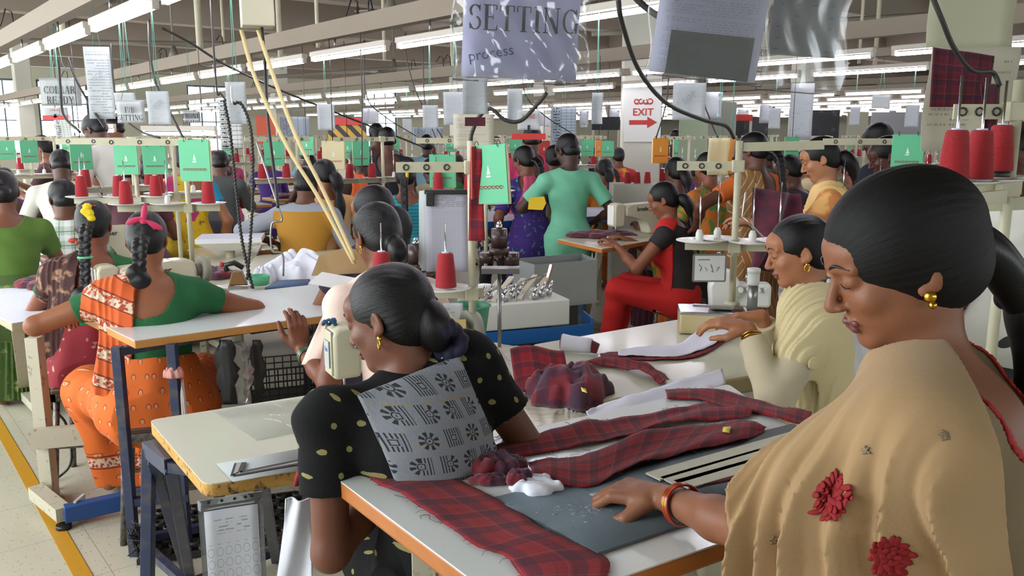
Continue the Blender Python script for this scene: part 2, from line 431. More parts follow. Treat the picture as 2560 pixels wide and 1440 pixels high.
    head += [hcap((0, .084, .012), (0, .104, -.026), .006, .0095, .010), he((0, .100, -.030), (.011, .012, .008), .006),
             he((.011, .093, -.032), (.006, .009, .006), .005), he((-.011, .093, -.032), (.006, .009, .006), .005),
             hcap((-.018, .083, -.057), (.018, .083, -.057), .005, .005, .006), hcap((0, .089, -.056), (0, .089, -.056), .006, .006, .006),
             hcap((-.013, .083, -.067), (.013, .083, -.067), .0062, .0062, .006)]
    ears = []
    for q in (-1, 1):
        rr = rotm(-12, 0, q * 24)
        ears += [he((q * .075, -.012, -.004), (.007, .017, .029), .006, rr), he((q * .071, -.004, -.026), (.007, .009, .010), .006)]
    sock = [he((q * .032, .098, .010), (.017, .016, .011), .012) for q in (-1, 1)]
    sock += [hcap((-.022, .094, -.0615), (.022, .094, -.0615), .0022, .0022, .003)]
    lids = [he((q * .031, .0715, .009), (.0150, .0135, .0125), .004) for q in (-1, 1)]
    allp = tor + tor_neck + arms[-1] + arms[1] + (lg if legs else []) + head + ears
    pts = np.array([V3(*p[1]) for p in allp] + [V3(*p[2]) for p in allp if p[0] == 'cap'])
    lo = pts.min(0) - .16; hi = pts.max(0) + .16; lo[2] = max(lo[2], -.02)
    def volume(hh=None, lo_=None, hi_=None): return Vol(lo_ if lo_ is not None else lo, hi_ if hi_ is not None else hi, hh or h)
    v = volume()
    for p in tor + tor_neck + (lg if legs else []) + head: v.put(p)
    for q in (-1, 1):
        for p in arms[q]: v.put(p)
    for p in ears: v.put(p)
    for p in sock: v.put(p, op='s')
    for q in (-1, 1): v.put(he((q * .082, -.006, -.002), (.006, .008, .014), .006), op='s')
    for p in lids: v.put(p)
    sk = skin(skinc)
    body = v.mesh('body', sk, root)
    ctx = dict(root=root, hp=hp, Rh=Rh, hc=hc, N=N, C=C, P=P, up=up, Rt=Rt, Ru=Ru, Sh=Sh, el=el, wr=wr, tor=tor, arms=arms, lg=lg, vol=volume, lo=lo, hi=hi, h=h, he=he, hcap=hcap, sp=sp, hs=hs)
    # ---- hair
    hm = headmat or hair_mat()
    hv = Vol(hc - .2, hc + .2, max(h * .8, .003) if h < .008 else h)
    if male:
        hv.put(he((0, -.022, .040), (.081, .099, .083), .01)); hv.put(he((0, -.045, -.02), (.068, .065, .055), .01))
        hv.put(he((0, .135, -.030), (.10, .085, .105), .004), op='s'); hv.put(he((0, .06, -.10), (.12, .098, .088), .004), op='s')
    else:
        hv.put(he((0, -.020 - hvol * .3, .036 + hvol * .4), (.0805 + hvol, .100 + hvol, .084 + hvol), .01)); hv.put(he((0, -.045, -.02), (.070 + hvol * .6, .070 + hvol, .07), .03))
        hv.put(he((0, .140, -.040), (.105, .098, .118), .004), op='s'); hv.put(he((0, .055, -.105), (.12, .095, .088), .006), op='s')
    bunp = V3(0, -.125, -.02)
    def stra(Pq):
        q = (Pq - hc) @ Rh; a = np.arctan2(q[:, 0], q[:, 2] - .02 + .0 * q[:, 0]); return a
    def alo(Pq): return ((Pq - hc) @ Rh)[:, 1] * 10
    x, y, z = hv.xyz()
    lx = (x - hc[0]) * Rh[0, 0] + (y - hc[1]) * Rh[1, 0] + (z - hc[2]) * Rh[2, 0]; lz = (x - hc[0]) * Rh[0, 2] + (y - hc[1]) * Rh[1, 2] + (z - hc[2]) * Rh[2, 2]
    if h < .008: hv.d = hv.d + (.0004 * np.sin(46 * np.arctan2(lx, lz - .02) + 3 * np.sin(5 * np.arctan2(lx, lz - .02))) + .0003 * np.sin(97 * np.arctan2(lx, lz - .02))).astype(np.float32)
    if hair == 'bun': hv.put(he((0, -.125, -.035), (.042, .034, .042), .012))
    if hair in ('bunl',): hv.put(he((0, -.115, -.085), (.036, .034, .05), .015))
    hr = hv.mesh('hair', hm, root, dict(strand=stra, along=alo))
    if hair in ('braid', 'tail', 'fold'):
        back = -1.
        st = hp(0, -.105, -.035); pts = [st]
        L = {'braid': .42, 'tail': .40, 'fold': .17}[hair]
        if isinstance(tie, dict) and 'len' in tie: L = tie['len']
        bd = V3(*(tie.get('dir') if isinstance(tie, dict) and 'dir' in tie else (0, -.25, -1)))
        n = int(L / (.03 if hair != 'tail' else .022)); dirn = nrm(Rh @ V3(0, -.8, -.6)); cur = st.copy(); bp = [cur.copy()]
        for i in range(n):
            w_ = min(1, i / 4); dd = nrm(dirn * (1 - w_) + nrm(bd) * w_)
            if i > 2:
                bk = sp(max(0, (cur[2] - P[2]) / max(.2, up[2]))); lim = bk[1] - .125
                if cur[1] > lim: dd = nrm(dd + V3(0, -.5, 0))
            cur = cur + dd * L / n; bp.append(cur.copy())
        bv = Vol(np.min(bp, 0) - .08, np.max(bp, 0) + .08, h if h > .006 else .004)
        if hair == 'tail':
            for i in range(n):
                r = .03 * (1 - .5 * i / n) + .012 * math.sin(i * .7); bv.put(('cap', bp[i], bp[i + 1], r, r, .7, .02))
        else:
            for i in range(n):
                r = (.027 if hair == 'braid' else .03) * (1 - .45 * i / n)
                for q in (-1, 1):
                    bv.put(('ell', (bp[i] + bp[i + 1]) / 2 + V3(q * r * .45, -.004 * ((i + (q > 0)) % 2), q * .006), (r * .72, r * .8, .024), rotm(0, q * 32, 0), .004))
            if hair == 'fold':
                bv.put(('ell', bp[-1] + V3(0, 0, -.01), (.04, .035, .035), None, .008)); bv.put(('ell', bp[-1] + V3(-.02, 0, .02), (.03, .03, .03), None, .008))
            if isinstance(tie, dict) and tie.get('puff'):
                for q in range(3): bv.put(('ell', bp[-1] + V3(-.02 + q * .02, 0, -.03 - .02 * q), (.045, .04, .05), None, .01))
        bv.mesh('braid', hm, root, dict(strand=lambda Pq: Pq[:, 0] * 30 + Pq[:, 2] * 4, along=lambda Pq: Pq[:, 2] * 10))
        ctx['braid'] = bp
    # ---- garments
    tmat = topm or M('cloth_' + top.strip('#'), top, .85, var=.12, vs=8, bump=.3, bs=120, sheen=.2)
    def gv():
        return volume(max(h * .8, .0042) if h < .007 else h)
    zc = lambda t: sp(t)
    if tunic is None: tunic = -.02 if bottom == 'saree' else (.55 if bottom == 'salwar' else .12)
    G1 = gv(); inf = .009 + loose
    for p in tor: G1.put(p, inf)
    if bottom != 'saree':
        if tunic > .3 and pose == 'sit':
            for p in lg[0:1] + lg[3:4]: G1.put(p, .03, k=.10)
            G1.put(('ell', P + V3(0, -.01, -.03), (.19 * g, .15 * g, .16), None, .06))
        elif tunic > .3:
            for p in lg[0:1] + lg[3:4]: G1.put(p, .03, k=.12)
        elif pose == 'stand':
            for p in lg[0:1] + lg[3:4]: G1.put(p, .024, k=.08)
    G1.put(('cap', sp(.46) - up * .02, N + up * .015, .062, .062, 1, .02)) if neck == 'high' else None
    for q in (-1, 1):
        a = Sh[q]; e = el[q]; w = wr[q]; L1 = .275; fl = sleeve
        if fl <= 1: G1.put(('cap', a, a + (e - a) * fl, .052 * g + inf, .044 + inf * 1.3, 1, .03))
        else:
            G1.put(('cap', a, e, .052 * g + inf, .042 + inf * 1.2, 1, .03)); G1.put(('cap', e, e + (w - e) * (fl - 1), .042 + inf * 1.2, .032 + inf, 1, .02))
    x, y, z = G1.xyz()
    if h < .009: G1.d = G1.d + ((.0022 + fold) * np.sin(38 * (z + .6 * x) + 3 * np.sin(9 * y)) * np.sin(31 * (x - .35 * z) + 2) + .0012 * np.sin(75 * z + 40 * x)).astype(np.float32)
    if piping:
        d0 = G1.d.copy(); ev = gv(); ev.put(('ell', N + Ru @ V3(0, -.085, -.035), (.105, .085, .155), Ru, .0001)); ev.d = (np.sqrt(d0 ** 2 + ev.d ** 2) - .0032).astype(np.float32); ev.mesh('neck_piping', M('piping_red', piping, .7), root)
    if neck == 'deep':
        G1.put(('ell', N + Ru @ V3(0, -.085, -.035), (.105, .085, .155), Ru, .004), op='s'); G1.put(('ell', N + Ru @ V3(0, .1, .01), (.085, .09, .10), Ru, .004), op='s')
    elif neck == 'wide':
        G1.put(('ell', N + Ru @ V3(0, -.07, .0), (.13, .10, .14), Ru, .004), op='s'); G1.put(('ell', N + Ru @ V3(0, .1, .02), (.095, .09, .10), Ru, .004), op='s')
    elif neck == 'round':
        G1.put(('ell', N + Ru @ V3(0, -.01, .045), (.075, .085, .055), Ru, .004), op='s')
    elif neck == 'mid':
        G1.put(('ell', N + Ru @ V3(0, -.05, .02), (.085, .09, .085), Ru, .004), op='s'); G1.put(('ell', N + Ru @ V3(0, .09, .02), (.08, .08, .09), Ru, .004), op='s')
    for p in head[:3]: G1.put(p, .008, op='s', k=.002)
    if bottom == 'saree': G1.cut(sp(.17), tuple(-up))
    elif tunic <= .3: G1.cut((0, 0, P[2] - tunic), (0, 0, -1))
    for q in (-1, 1):                                      # open cuffs
        a, b = (Sh[q], el[q]) if sleeve <= 1 else (el[q], wr[q]); f_ = sleeve if sleeve <= 1 else sleeve - 1; c = a + (b - a) * f_; dn = nrm(b - a)
        if sleeve <= 1.99:
            sl = G1.reg(c - .12, c + .12); x, y, z = G1.xyz(sl); r2 = (x - c[0]) ** 2 + (y - c[1]) ** 2 + (z - c[2]) ** 2
            pl = (x - c[0]) * dn[0] + (y - c[1]) * dn[1] + (z - c[2]) * dn[2]
            G1.d[sl] = np.where(r2 < .085 ** 2, np.maximum(G1.d[sl], pl + .0 * r2), G1.d[sl])
    nm_top = {'saree': 'blouse', 'salwar': 'kurta', 'pants': 'shirt', 'jeans': 'shirt'}[bottom]
    G1.mesh(nm_top, tmat, root)
    ctx['G'] = gv
    bmat = botm or M('cloth_' + botc.strip('#'), botc, .85, var=.12, vs=8, bump=.3, bs=120, sheen=.2)
    if legs:
        B = gv()
        if bottom == 'saree':
            B.put(('ell', P + V3(0, -.02, -.02), (.185 * g, .15 * g, .15), None, .05)); B.put(tor[1], .02); B.put(('ell', sp(.12), (.15 * g, .12 * g, .12), Rt, .04)); B.cut(sp(.19), tuple(up))
            for p in lg[0:2] + lg[3:5]: B.put(p, .028, k=.10)
            m = (V3(*ft[-1]) + V3(*ft[1])) / 2; mk = (V3(*kn[-1]) + V3(*kn[1])) / 2
            B.put(('cap', mk, m + V3(0, .02, -.02), .13, .17, .8, .08))
            x, y, z = B.xyz(); B.d = B.d + (.006 * np.sin(26 * np.arctan2(x, y - .35) + 8 * z) * np.clip(1.2 - z * 1.4, .15, 1)).astype(np.float32)
            B.cut((0, 0, hem), (0, 0, -1)); B.mesh('saree_skirt', bmat, root)
        else:
            B.put(tor[0], .014); B.cut(sp(.08), tuple(up))
            for i in (0, 1, 3, 4): B.put(lg[i], .012 if bottom == 'jeans' else .022, k=.03)
            B.cut((0, 0, .09), (0, 0, -1)); x, y, z = B.xyz(); B.d = B.d + (.003 * np.sin(50 * z + 20 * x)).astype(np.float32)
            B.mesh('trousers', bmat, root)
    if drape:
        dm = drapem or M('cloth_' + drapec.strip('#'), drapec, .85, var=.12, vs=8, bump=.3, bs=120, sheen=.2)
        Dv = gv()
        for p in tor: Dv.put(p, .020)
        sd = drape.get('side', -1)
        if drape.get('arm'):
            Dv.put(('cap', Sh[sd], Sh[sd] + (el[sd] - Sh[sd]) * drape['arm'], .052 + .022, .06, 1, .03))
        if drape.get('tail'):                                   # hangs down behind
            L = drape['tail']; a = Sh[sd] * .62 + N * .38 + V3(0, -.07, -.02); Dv.put(('cap', a, a + V3(sd * .03, -.07, -L), .05, .09, .35, .03))
        c0 = drape.get('c', .085); wd_ = drape.get('w', .075); tl = drape.get('tilt', .35)
        x, y, z = Dv.xyz(); q0 = N + Ru @ V3(sd * c0, 0, 0)
        ex = Ru @ V3(1, 0, 0)
        lx = (x - q0[0]) * ex[0] + (y - q0[1]) * ex[1] + (z - q0[2]) * ex[2]
        s_ = lx + tl * sd * (z - q0[2]) * 1.0
        Dv.d = Dv.d + (.0045 * (np.abs(np.sin(s_ * math.pi / .034 + 4 * z + 1.4 * np.sin(s_ * 37 + 7 * z))) - .5)).astype(np.float32)
        lob = wd_ + drape.get('flare', .1) * np.clip(q0[2] - z, 0, 1)
        if drape.get('outer'): Dv.d = np.maximum(Dv.d, -(s_ * sd) - wd_)
        else: Dv.d = np.maximum(Dv.d, np.abs(s_) - lob)
        if drape.get('arm') and not drape.get('outer'): pass
        Dv.put(('ell', N + V3(0, .0, .07), (.07, .075, .08), None, .004), op='s')
        Dv.cut((0, 0, P[2] + drape.get('end', .0)), (0, 0, -1))
        if 'back' in drape: Dv.cut(N + V3(0, drape['back'], 0), (0, -1, 0))
        Dv.mesh(drape.get('name', 'pallu' if bottom == 'saree' else 'dupatta'), dm, root)
    if eyes:
        dk = M('eye_dark', '#150d0a', .35); em = M('eye_white', '#cfc0b2', .3)
        for q in (-1, 1):
            e = MB(); pts = [hp(q * (.018 + .026 * t), .0825 - .012 * t - .003 * (1 - (2 * t - 1) ** 2) * 0, .0045 - .0045 * (1 - (2 * t - 1) ** 2)) for t in np.linspace(0, 1, 9)]
            pts = [hc + Rh @ (V3(q * (.019 + .024 * t), .0855 - .0085 * t ** 2, .006 - .005 * math.sin(math.pi * t)) * hs) for t in np.linspace(0, 1, 9)]
            e.tube(pts, [.0006 + .0009 * math.sin(math.pi * t) for t in np.linspace(0, 1, 9)], 6).out('eyelashes', dk, root)
            pts = [hc + Rh @ (V3(q * (.013 + .036 * t), .0925 - .017 * t ** 1.7, .030 + .007 * math.sin(math.pi * min(1, t * 1.1))) * hs) for t in np.linspace(0, 1, 9)]
            MB().tube(pts, [.0006 + .0020 * math.sin(math.pi * min(1, t + .12)) for t in np.linspace(0, 1, 9)], 6).out('eyebrow', dk, root)
        lp = M('lips_' + skinc.strip('#'), '#6b3a36', .45)
        lv = Vol(hp(0, .085, -.06) - .05, hp(0, .085, -.06) + .05, .002)
        for p in (hcap((-.019, .0828, -.0575), (.019, .0828, -.0575), .0050, .0050, .005), hcap((0, .0895, -.0565), (0, .0895, -.0565), .006, .006, .006), hcap((-.013, .0835, -.067), (.013, .0835, -.067), .0066, .0066, .003)): lv.put(p, .0006)
        lv.put(hcap((-.022, .094, -.0618), (.022, .094, -.0618), .0022, .0022, .002), op='s')
        lv.mesh('lips', lp, root)
    if extra: extra(ctx)
    return root
def clone(src, label, loc, face, cols, group=None):
    """another person with the same figure and other colours: cols maps part name -> material"""
    r = src.copy(); COL.objects.link(r); r.location = (loc[0], loc[1], 0); r.rotation_euler = (0, 0, math.radians(face)); r['label'] = label
    if group: r['group'] = group
    elif 'group' in r: del r['group']
    for ch in src.children:
        c = ch.copy(); COL.objects.link(c); c.parent = r
        b = ch.name.split('.')[0]
        if b in cols:
            c.material_slots[0].link = 'OBJECT'; c.material_slots[0].material = cols[b]
    return r

def headloc(px, py, d, face, lean=14, sc=1., side=0):
    """ground point under the hips of a figure whose head is seen at (px, py) at distance d, and the height of that head"""
    p = D(px, py, d); a = math.radians(face); off = (.54 * math.sin(math.radians(lean)) + .035) * sc
    so = .54 * math.sin(math.radians(side)) * sc
    return (p.x + math.sin(a) * off - math.cos(a) * so, p.y - math.cos(a) * off - math.sin(a) * so), p.z

from mathutils.bvhtree import BVHTree
def snap(o, px, py):
    """where the line of sight through a pixel meets object o: point and normal in the world"""
    bpy.context.view_layer.update(); mw = o.matrix_world; im = mw.inverted(); r = ray(px, py).normalized()
    t = BVHTree.FromPolygons([v.co for v in o.data.vertices], [p.vertices[:] for p in o.data.polygons])
    h, n, _, _ = t.ray_cast(im @ Vector((0, 0, CH)), im.to_3x3() @ r)
    return (mw @ h, (mw.to_3x3() @ n).normalized()) if h else (None, None)
def part_of(t, nm): return [c for c in t.children if c.name.split('.')[0] == nm][0]
# ---------------------------------------------------------------- shared materials
def terrazzo(t):
    x, y, z = t.co('Object')
    v = t.nt.nodes.new('ShaderNodeTexVoronoi'); v.inputs['Scale'].default_value = 62; t.nt.links.new(t.vec, v.inputs['Vector'])
    d = X(t.nt, v.outputs['Distance']); n = t.noise(55, 3); n2 = t.noise(1.6, 4)
    c = t.mix('#c9c4b0', '#aca690', (n2 * .6 + .1).sat()); sp = d.lt(.23) * n.gt(.53)
    c = t.mix(c, '#6d675b', sp * .75); c = t.mix(c, '#cfcabb', d.lt(.16) * n.lt(.44) * .8)
    j = ((x * (1 / .42)).fr().lt(.008) + (y * (1 / .42)).fr().lt(.008)).sat()
    return t.mix(c, '#77705f', j * .7)
FLOOR = M('floor_terrazzo', terrazzo, .38, bump=.1, bs=90)
YEL = M('floor_paint_yellow', lambda t: t.mix('#c08a10', '#a8893f', (t.noise(40, 4) - .52) * 3.0), .5)
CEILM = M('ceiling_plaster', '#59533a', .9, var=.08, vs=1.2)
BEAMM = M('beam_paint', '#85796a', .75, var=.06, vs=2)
WALLM = M('wall_plaster', '#b3b29c', .9, var=.06, vs=1.5)
COLM = M('column_paint', '#b9b8aa', .8, var=.05, vs=2)
CREAM = M('machine_enamel', '#c3bda3', .42, var=.06, vs=9, coat=.15)
CREAM2 = M('stand_enamel', '#b1ac92', .5, var=.12, vs=14)
CRYEL = M('machine_enamel_aged', '#d3bf7e', .4, coat=.15, var=.05)
WHITEP = M('white_enamel', '#d4d3cb', .4, var=.04, coat=.2)
LEGM = M('leg_paint', lambda t: t.mix('#b3ad98', '#6d6355', (t.noise(30, 5) - .60) * 7.0), .5)
BLUESTEEL = M('blue_steel', lambda t: t.mix('#27304b', '#4b4648', (t.noise(22, 4) - .50) * 5.0), .42, spec=.5)
BLUEP = M('blue_paint', '#1d4783', .45, var=.1)
CHROME = M('chrome', '#cfcfd2', .2, 1.0); STEEL = M('steel', '#8f8f8c', .38, .9, var=.1, vs=20)
STEELB = M('worn_steel', lambda t: t.mix('#74706a', '#3b332b', (t.noise(50, 4) - .45) * 4.0), .5, .6)
BLACK = M('black_plastic', '#161616', .45); CABLE = M('black_cable', '#26241f', .55); DARKIRON = M('dark_iron', '#2c2a28', .5, .4)
LAM = M('white_laminate', '#d8dcd9', .25, var=.02, vs=3, coat=.25)
LAMC = M('cream_laminate', '#cfcdb8', .28, var=.03, vs=4, coat=.2)
EDGE = M('wood_edge', '#b9813f', .5, var=.10, vs=10); EDGED = M('wood_edge_dark', '#8a4f26', .45, var=.15, vs=12)
def ply(t):
    x, y, z = t.co('Object'); n = t.noise(1, 4, vec=t.xyz(x * 30.0, y * 30.0, z * 130.0))
    return t.mix(t.mix('#a9782c', '#d2a75a', n), '#33261a', (t.noise(42, 4) - .57) * 8.0)
PLY = M('worn_plywood', ply, .75, bump=.6, bs=70)
CLOTHW = M('white_cotton', '#cfd0da', .9, var=.05, vs=5, bump=.25, bs=60)
CLOTHWB = M('white_cotton_bright', '#e2e3ee', .9, var=.03, vs=5, bump=.25, bs=60)
PLAID = M('plaid_cloth', plaid(1., '#8f1018', '#211628'), .95, bump=.35, bs=400, sheen=.05)
PLAIDS = M('plaid_cloth_small', plaid(.8, '#8a1219', '#211628'), .95, bump=.35, bs=400, sheen=.05)
def maroon(t):
    x, y, z = t.co('Object'); n = t.noise(16, 3)
    return t.mix('#58182a', '#2e1524', (n - .4) * 3.0)
MAROON = M('maroon_cloth', maroon, .95, bump=.4, bs=120, sheen=.3)
def plobj(t):
    x, y, z = t.co('Object'); q = t.noise(5, 2) * .35
    a = ((x * 9.0 + q).fr() - .4).abs().lt(.2); b = ((y * 9.0 + z * 5.0 + q).fr() - .4).abs().lt(.2)
    return t.mix(t.mix('#701b28', '#2a1a30', a * .7), '#281a30', b * .6)
PLAIDO = M('plaid_garment', plobj, .95, bump=.4, bs=150, sheen=.3)
REDT = M('red_thread', '#98101a', .75, bumpf=lambda t: (t.co('Object')[2] * 2600.0 + t.co('Object')[0] * 300.0).sin(), bump=.35, sheen=.1)
PAPERP = M('paper_plain', '#c9cdcc', .85, tl=.35); CARDG = M('green_card', '#5bb184', .6, var=.04); CARDR = M('red_card', '#b02a26', .6); CARDO = M('orange_card', '#d98a1e', .6); CARDY = M('cream_card', '#cfc39b', .7)
INK = M('ink', '#23242c', .8); INKB = M('blue_ink', '#5a74b8', .8); INKR = M('red_ink', '#a5322c', .8)
def printed(scale=26., grid=0., tone='#c6cbcc', dark='#5a5d66', margin=.07, head=.82, dens=.5):
    def f(t):
        x, y, _ = t.co('UV'); row = (y * scale).fr(); n = t.noise(1, 2, vec=t.xyz(x * 42.0, (y * scale).fl() * 5.0, 0.))
        n3 = t.noise(1, 1, vec=t.xyz(x * 1.6, (y * scale).fl() * 9.3, 4.))
        ln = row.lt(.42) * n.gt(.5) * n3.gt(1 - dens - .05) * (x - .5).abs().lt(.5 - margin) * (y - .5).abs().lt(.5 - margin)
        m = ln * .75
        if grid: m = m * y.gt(.78) + ((y * grid).fr().lt(.10) + (x * (grid * .28)).fr().lt(.035)).sat() * y.lt(.76) * (x - .5).abs().lt(.47) * .45
        return t.mix(tone, dark, m.sat())
    return f
PRINT = M('printed_paper', printed(), .85, tl=.35); PRINTG = M('printed_form', printed(40, 42, '#c2c1cb'), .85, tl=.35)
PRINTF = M('faint_printed_paper', printed(30, 0, '#c4c8cb', '#8d9198', dens=.32), .85, tl=.35)
HANDW = M('handwritten_paper', printed(20, 0, '#cfcab8', '#8b8779', .08, dens=.4), .85, tl=.35)
def plastic_film(name, rough=.12, a=.22, bf=None, base='#e8edf0', bd=.0008):
    m = bpy.data.materials.new(name); m.use_nodes = True; nt = m.node_tree; t = T(nt); nt.nodes.remove(nt.nodes['Principled BSDF']); N_ = nt.nodes.new; Lk = nt.links.new
    tr = N_('ShaderNodeBsdfTransparent'); gl = N_('ShaderNodeBsdfGlossy'); gl.inputs['Roughness'].default_value = rough; df = N_('ShaderNodeBsdfDiffuse'); df.inputs[0].default_value = lin(base) + (1,)
    bn = N_('ShaderNodeBump'); bn.inputs['Strength'].default_value = 1.; bn.inputs['Distance'].default_value = bd
    h_ = bf(t) if bf else t.noise(1., 5, vec=t.xyz(t.co('Object')[0] * 34.0, t.co('Object')[1] * 30.0, t.co('Object')[2] * 6.0)); Lk(h_.k, bn.inputs['Height'])
    Lk(bn.outputs[0], gl.inputs['Normal']); fr = N_('ShaderNodeFresnel'); fr.inputs[0].default_value = 1.5; Lk(bn.outputs[0], fr.inputs['Normal'])
    m1 = N_('ShaderNodeMixShader'); m1.inputs[0].default_value = a * .45; Lk(tr.outputs[0], m1.inputs[1]); Lk(df.outputs[0], m1.inputs[2])
    m2 = N_('ShaderNodeMixShader'); Lk((X(nt, fr.outputs[0]) * .85 + .01).k, m2.inputs[0]); Lk(m1.outputs[0], m2.inputs[1]); Lk(gl.outputs[0], m2.inputs[2]); Lk(m2.outputs[0], nt.nodes['Material Output'].inputs[0]); MATS[name] = m
    return m
FILM = plastic_film('clear_plastic', .1, .16); FILM2 = plastic_film('clear_plastic_milky', .25, .30, bd=.00004)
def sheeting(t): return t.mix('#cfc9b1', '#e0dccb', t.noise(20, 4))
SHEETING = M('plastic_sheeting', sheeting, .16, spec=.9, bump=1., bumpf=lambda t: t.noise(1, 5, vec=t.xyz(t.co('Object')[0] * 14., t.co('Object')[1] * 34., 0.)))
TUBE = M('lit_tube', '#ffffff', .5, emit=('#f4f0ff', TUBE_POWER))
FIXT = M('fixture_enamel', '#b8b0a4', .5)

# ---------------------------------------------------------------- setting
def uv_of(p): return (p.x * U.x + p.y * U.y, p.x * W.x + p.y * W.y)
U0, U1, V0, V1, ZC = -5., 29., -2.8, 36., 4.1
def rbox(name, u0, u1, v0, v1, z0, z1, m, kind='structure', bev=0., par=None):
    b = MB().box((0, 0, 0), (v1 - v0, u1 - u0, z1 - z0), 0, bev); o = b.out(name, m, par)
    o.location = R((u0 + u1) / 2, (v0 + v1) / 2, (z0 + z1) / 2); o.rotation_euler = (0, 0, YU)
    if kind: o['kind'] = kind
    return o
rbox('floor', U0, U1, V0, V1, -.1, 0, FLOOR)
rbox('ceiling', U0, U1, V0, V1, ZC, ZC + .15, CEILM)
# far wall with window openings at its left end; the wall on the right
ww = [(3.2, 4.6), (5.0, 6.4), (9.4, 10.8), (16.0, 17.4)]
b = MB(); prev = V0
def seg(v0, v1, z0, z1): b.box(((v0 + v1) / 2, 0, (z0 + z1) / 2), (v1 - v0, .25, z1 - z0))
for (a, c) in ww:
    seg(prev, a, 0, ZC); seg(a, c, 0, 1.0); seg(a, c, 3.2, ZC); prev = c
seg(prev, V1, 0, ZC)
o = b.out('wall_far', WALLM); o.location = R(U1, 0, 0); o.rotation_euler = (0, 0, YU); o['kind'] = 'structure'
for i, (a, c) in enumerate(ww):
    w = MB(); w.box(((a + c) / 2, 0, 1.03), (c - a, .1, .06)); w.box(((a + c) / 2, 0, 3.17), (c - a, .1, .06)); w.box((a + .03, 0, 2.1), (.06, .1, 2.2)); w.box((c - .03, 0, 2.1), (.06, .1, 2.2))
    for q in (.33, .67): w.box((a + (c - a) * q, 0, 2.1), (.035, .05, 2.2))
    for q in (1.5, 2.0, 2.5): w.box(((a + c) / 2, 0, q), (c - a, .04, .035))
    o = w.out('window_%d' % (i + 1), M('window_frame', '#4a5a66', .5)); o.location = R(U1 - .02, 0, 0); o.rotation_euler = (0, 0, YU); o['kind'] = 'structure'
rbox('wall_right', U0, U1, V1, V1 + .2, 0, ZC, WALLM)
rbox('wall_near', U0 - .2, U0, V0, V1, 0, 1.9, WALLM); rbox('wall_near_upper', U0 - .2, U0, V0, V1, 2.6, ZC, WALLM)  # unseen wall added to darken the right foreground; its gap lets fill daylight in
# long window band on the left side of the hall: the daylight
rbox('wall_left', U0, U1, V0 - .25, V0, 0, .85, WALLM); rbox('wall_left_solid', U0, 1.1, V0 - .25, V0, .85, 3.5, WALLM); rbox('trim_0', U0, U1, V0 - .25, V0, 3.5, ZC, WALLM)  # unseen windowless stretch added to keep daylight off the standing woman's back
for k, u in enumerate(np.arange(7.2, U1, 4.2)): rbox('window_%d' % (10 + k), u - .14, u + .14, V0 - .2, V0, .85, 3.5, WALLM)
# ceiling beams
n = 0
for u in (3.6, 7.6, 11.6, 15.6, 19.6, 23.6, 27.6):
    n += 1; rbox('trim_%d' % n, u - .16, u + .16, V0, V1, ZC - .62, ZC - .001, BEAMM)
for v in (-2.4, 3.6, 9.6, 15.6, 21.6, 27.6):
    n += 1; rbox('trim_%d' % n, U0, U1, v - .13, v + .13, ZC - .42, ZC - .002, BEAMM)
# yellow line on the floor
y0 = G(-60, 960, .002); 
def quadsheet(name, pts, m, thick=.002, kind='structure'):
    b = MB(); vs = [b._v(p) for p in pts]; f = b._f(vs); vs2 = [b._v(Vector(p) - Vector((0, 0, thick))) for p in pts]; b._f(vs2[::-1])
    for i in range(len(pts)): b._f([vs[i], vs2[i], vs2[(i + 1) % len(pts)], vs[(i + 1) % len(pts)]])
    o = b.out(name, m); o['kind'] = kind; return o
ls = [(-40, 955, -40, 1000), (0, 1041, 0, 1096), (60, 1140, 60, 1205), (125, 1253, 125, 1325), (236, 1446, 184, 1440), (330, 1600, 270, 1600)]
quadsheet('floor_marking', [G(-60, 930, .003), G(0, 1043, .003), G(80, 1176, .003), G(160, 1315, .003), G(250, 1470, .003), G(330, 1600, .003), G(262, 1600, .003), G(178, 1430, .003), G(100, 1285, .003), G(0, 1098, .003), G(-60, 985, .003)], YEL)
# positions of the light rows
HR = .60
def row_v(px, py): return uv_of(G(px, py, CH + HR))
ordn = ['first', 'second', 'third', 'fourth', 'fifth', 'sixth', 'seventh', 'eighth', 'ninth', 'tenth', 'eleventh', 'twelfth', 'thirteenth', 'fourteenth', 'fifteenth', 'sixteenth']
ROWS = []
for i, (px, py, ph) in enumerate(((120, 120, 0), (785, 150, 0), (921, 234, 0), (1385, 227, 0), (1763, 250, 0))):
    u, v = row_v(px, py); ROWS.append((v, u + .02))
for k in range(8): ROWS.append((ROWS[4][0] + 1.75 * (k + 1), ROWS[4][1] + .37 * k))
def clear_v(v):
    for r, _ in ROWS:
        if abs(v - r) < .36: v = r + (.40 if v >= r else -.40)
    return v
# columns
def column(name, u, v, s, z1=ZC - .3, m=None): return rbox(name, u - s / 2, u + s / 2, v - s / 2, v + s / 2, 0, z1, m or COLM, bev=.02)
cc = uv_of(D(48, 300, 19.6)); column('pillar', cc[0], clear_v(cc[1]), .34)
pe = D(1608, 300, 11.5); pe_u, pe_v = uv_of(pe)
# the column with the exit sign faces the camera side
b = MB().box((0, 0, 1.95), (.52, .5, 3.9), 0, .02); o = b.out('pillar', COLM); o.location = (pe.x, pe.y + .25, 0); o.rotation_euler = (0, 0, math.radians(-4)); o['kind'] = 'structure'
exitcol = o
for (px, d, s) in ((1340, 22, .4), (2000, 21, .4), (700, 24, .4), (2420, 17, .4), (1165, 27, .4)):
    q = uv_of(D(px, 300, d)); column('pillar', q[0], clear_v(q[1]), s)
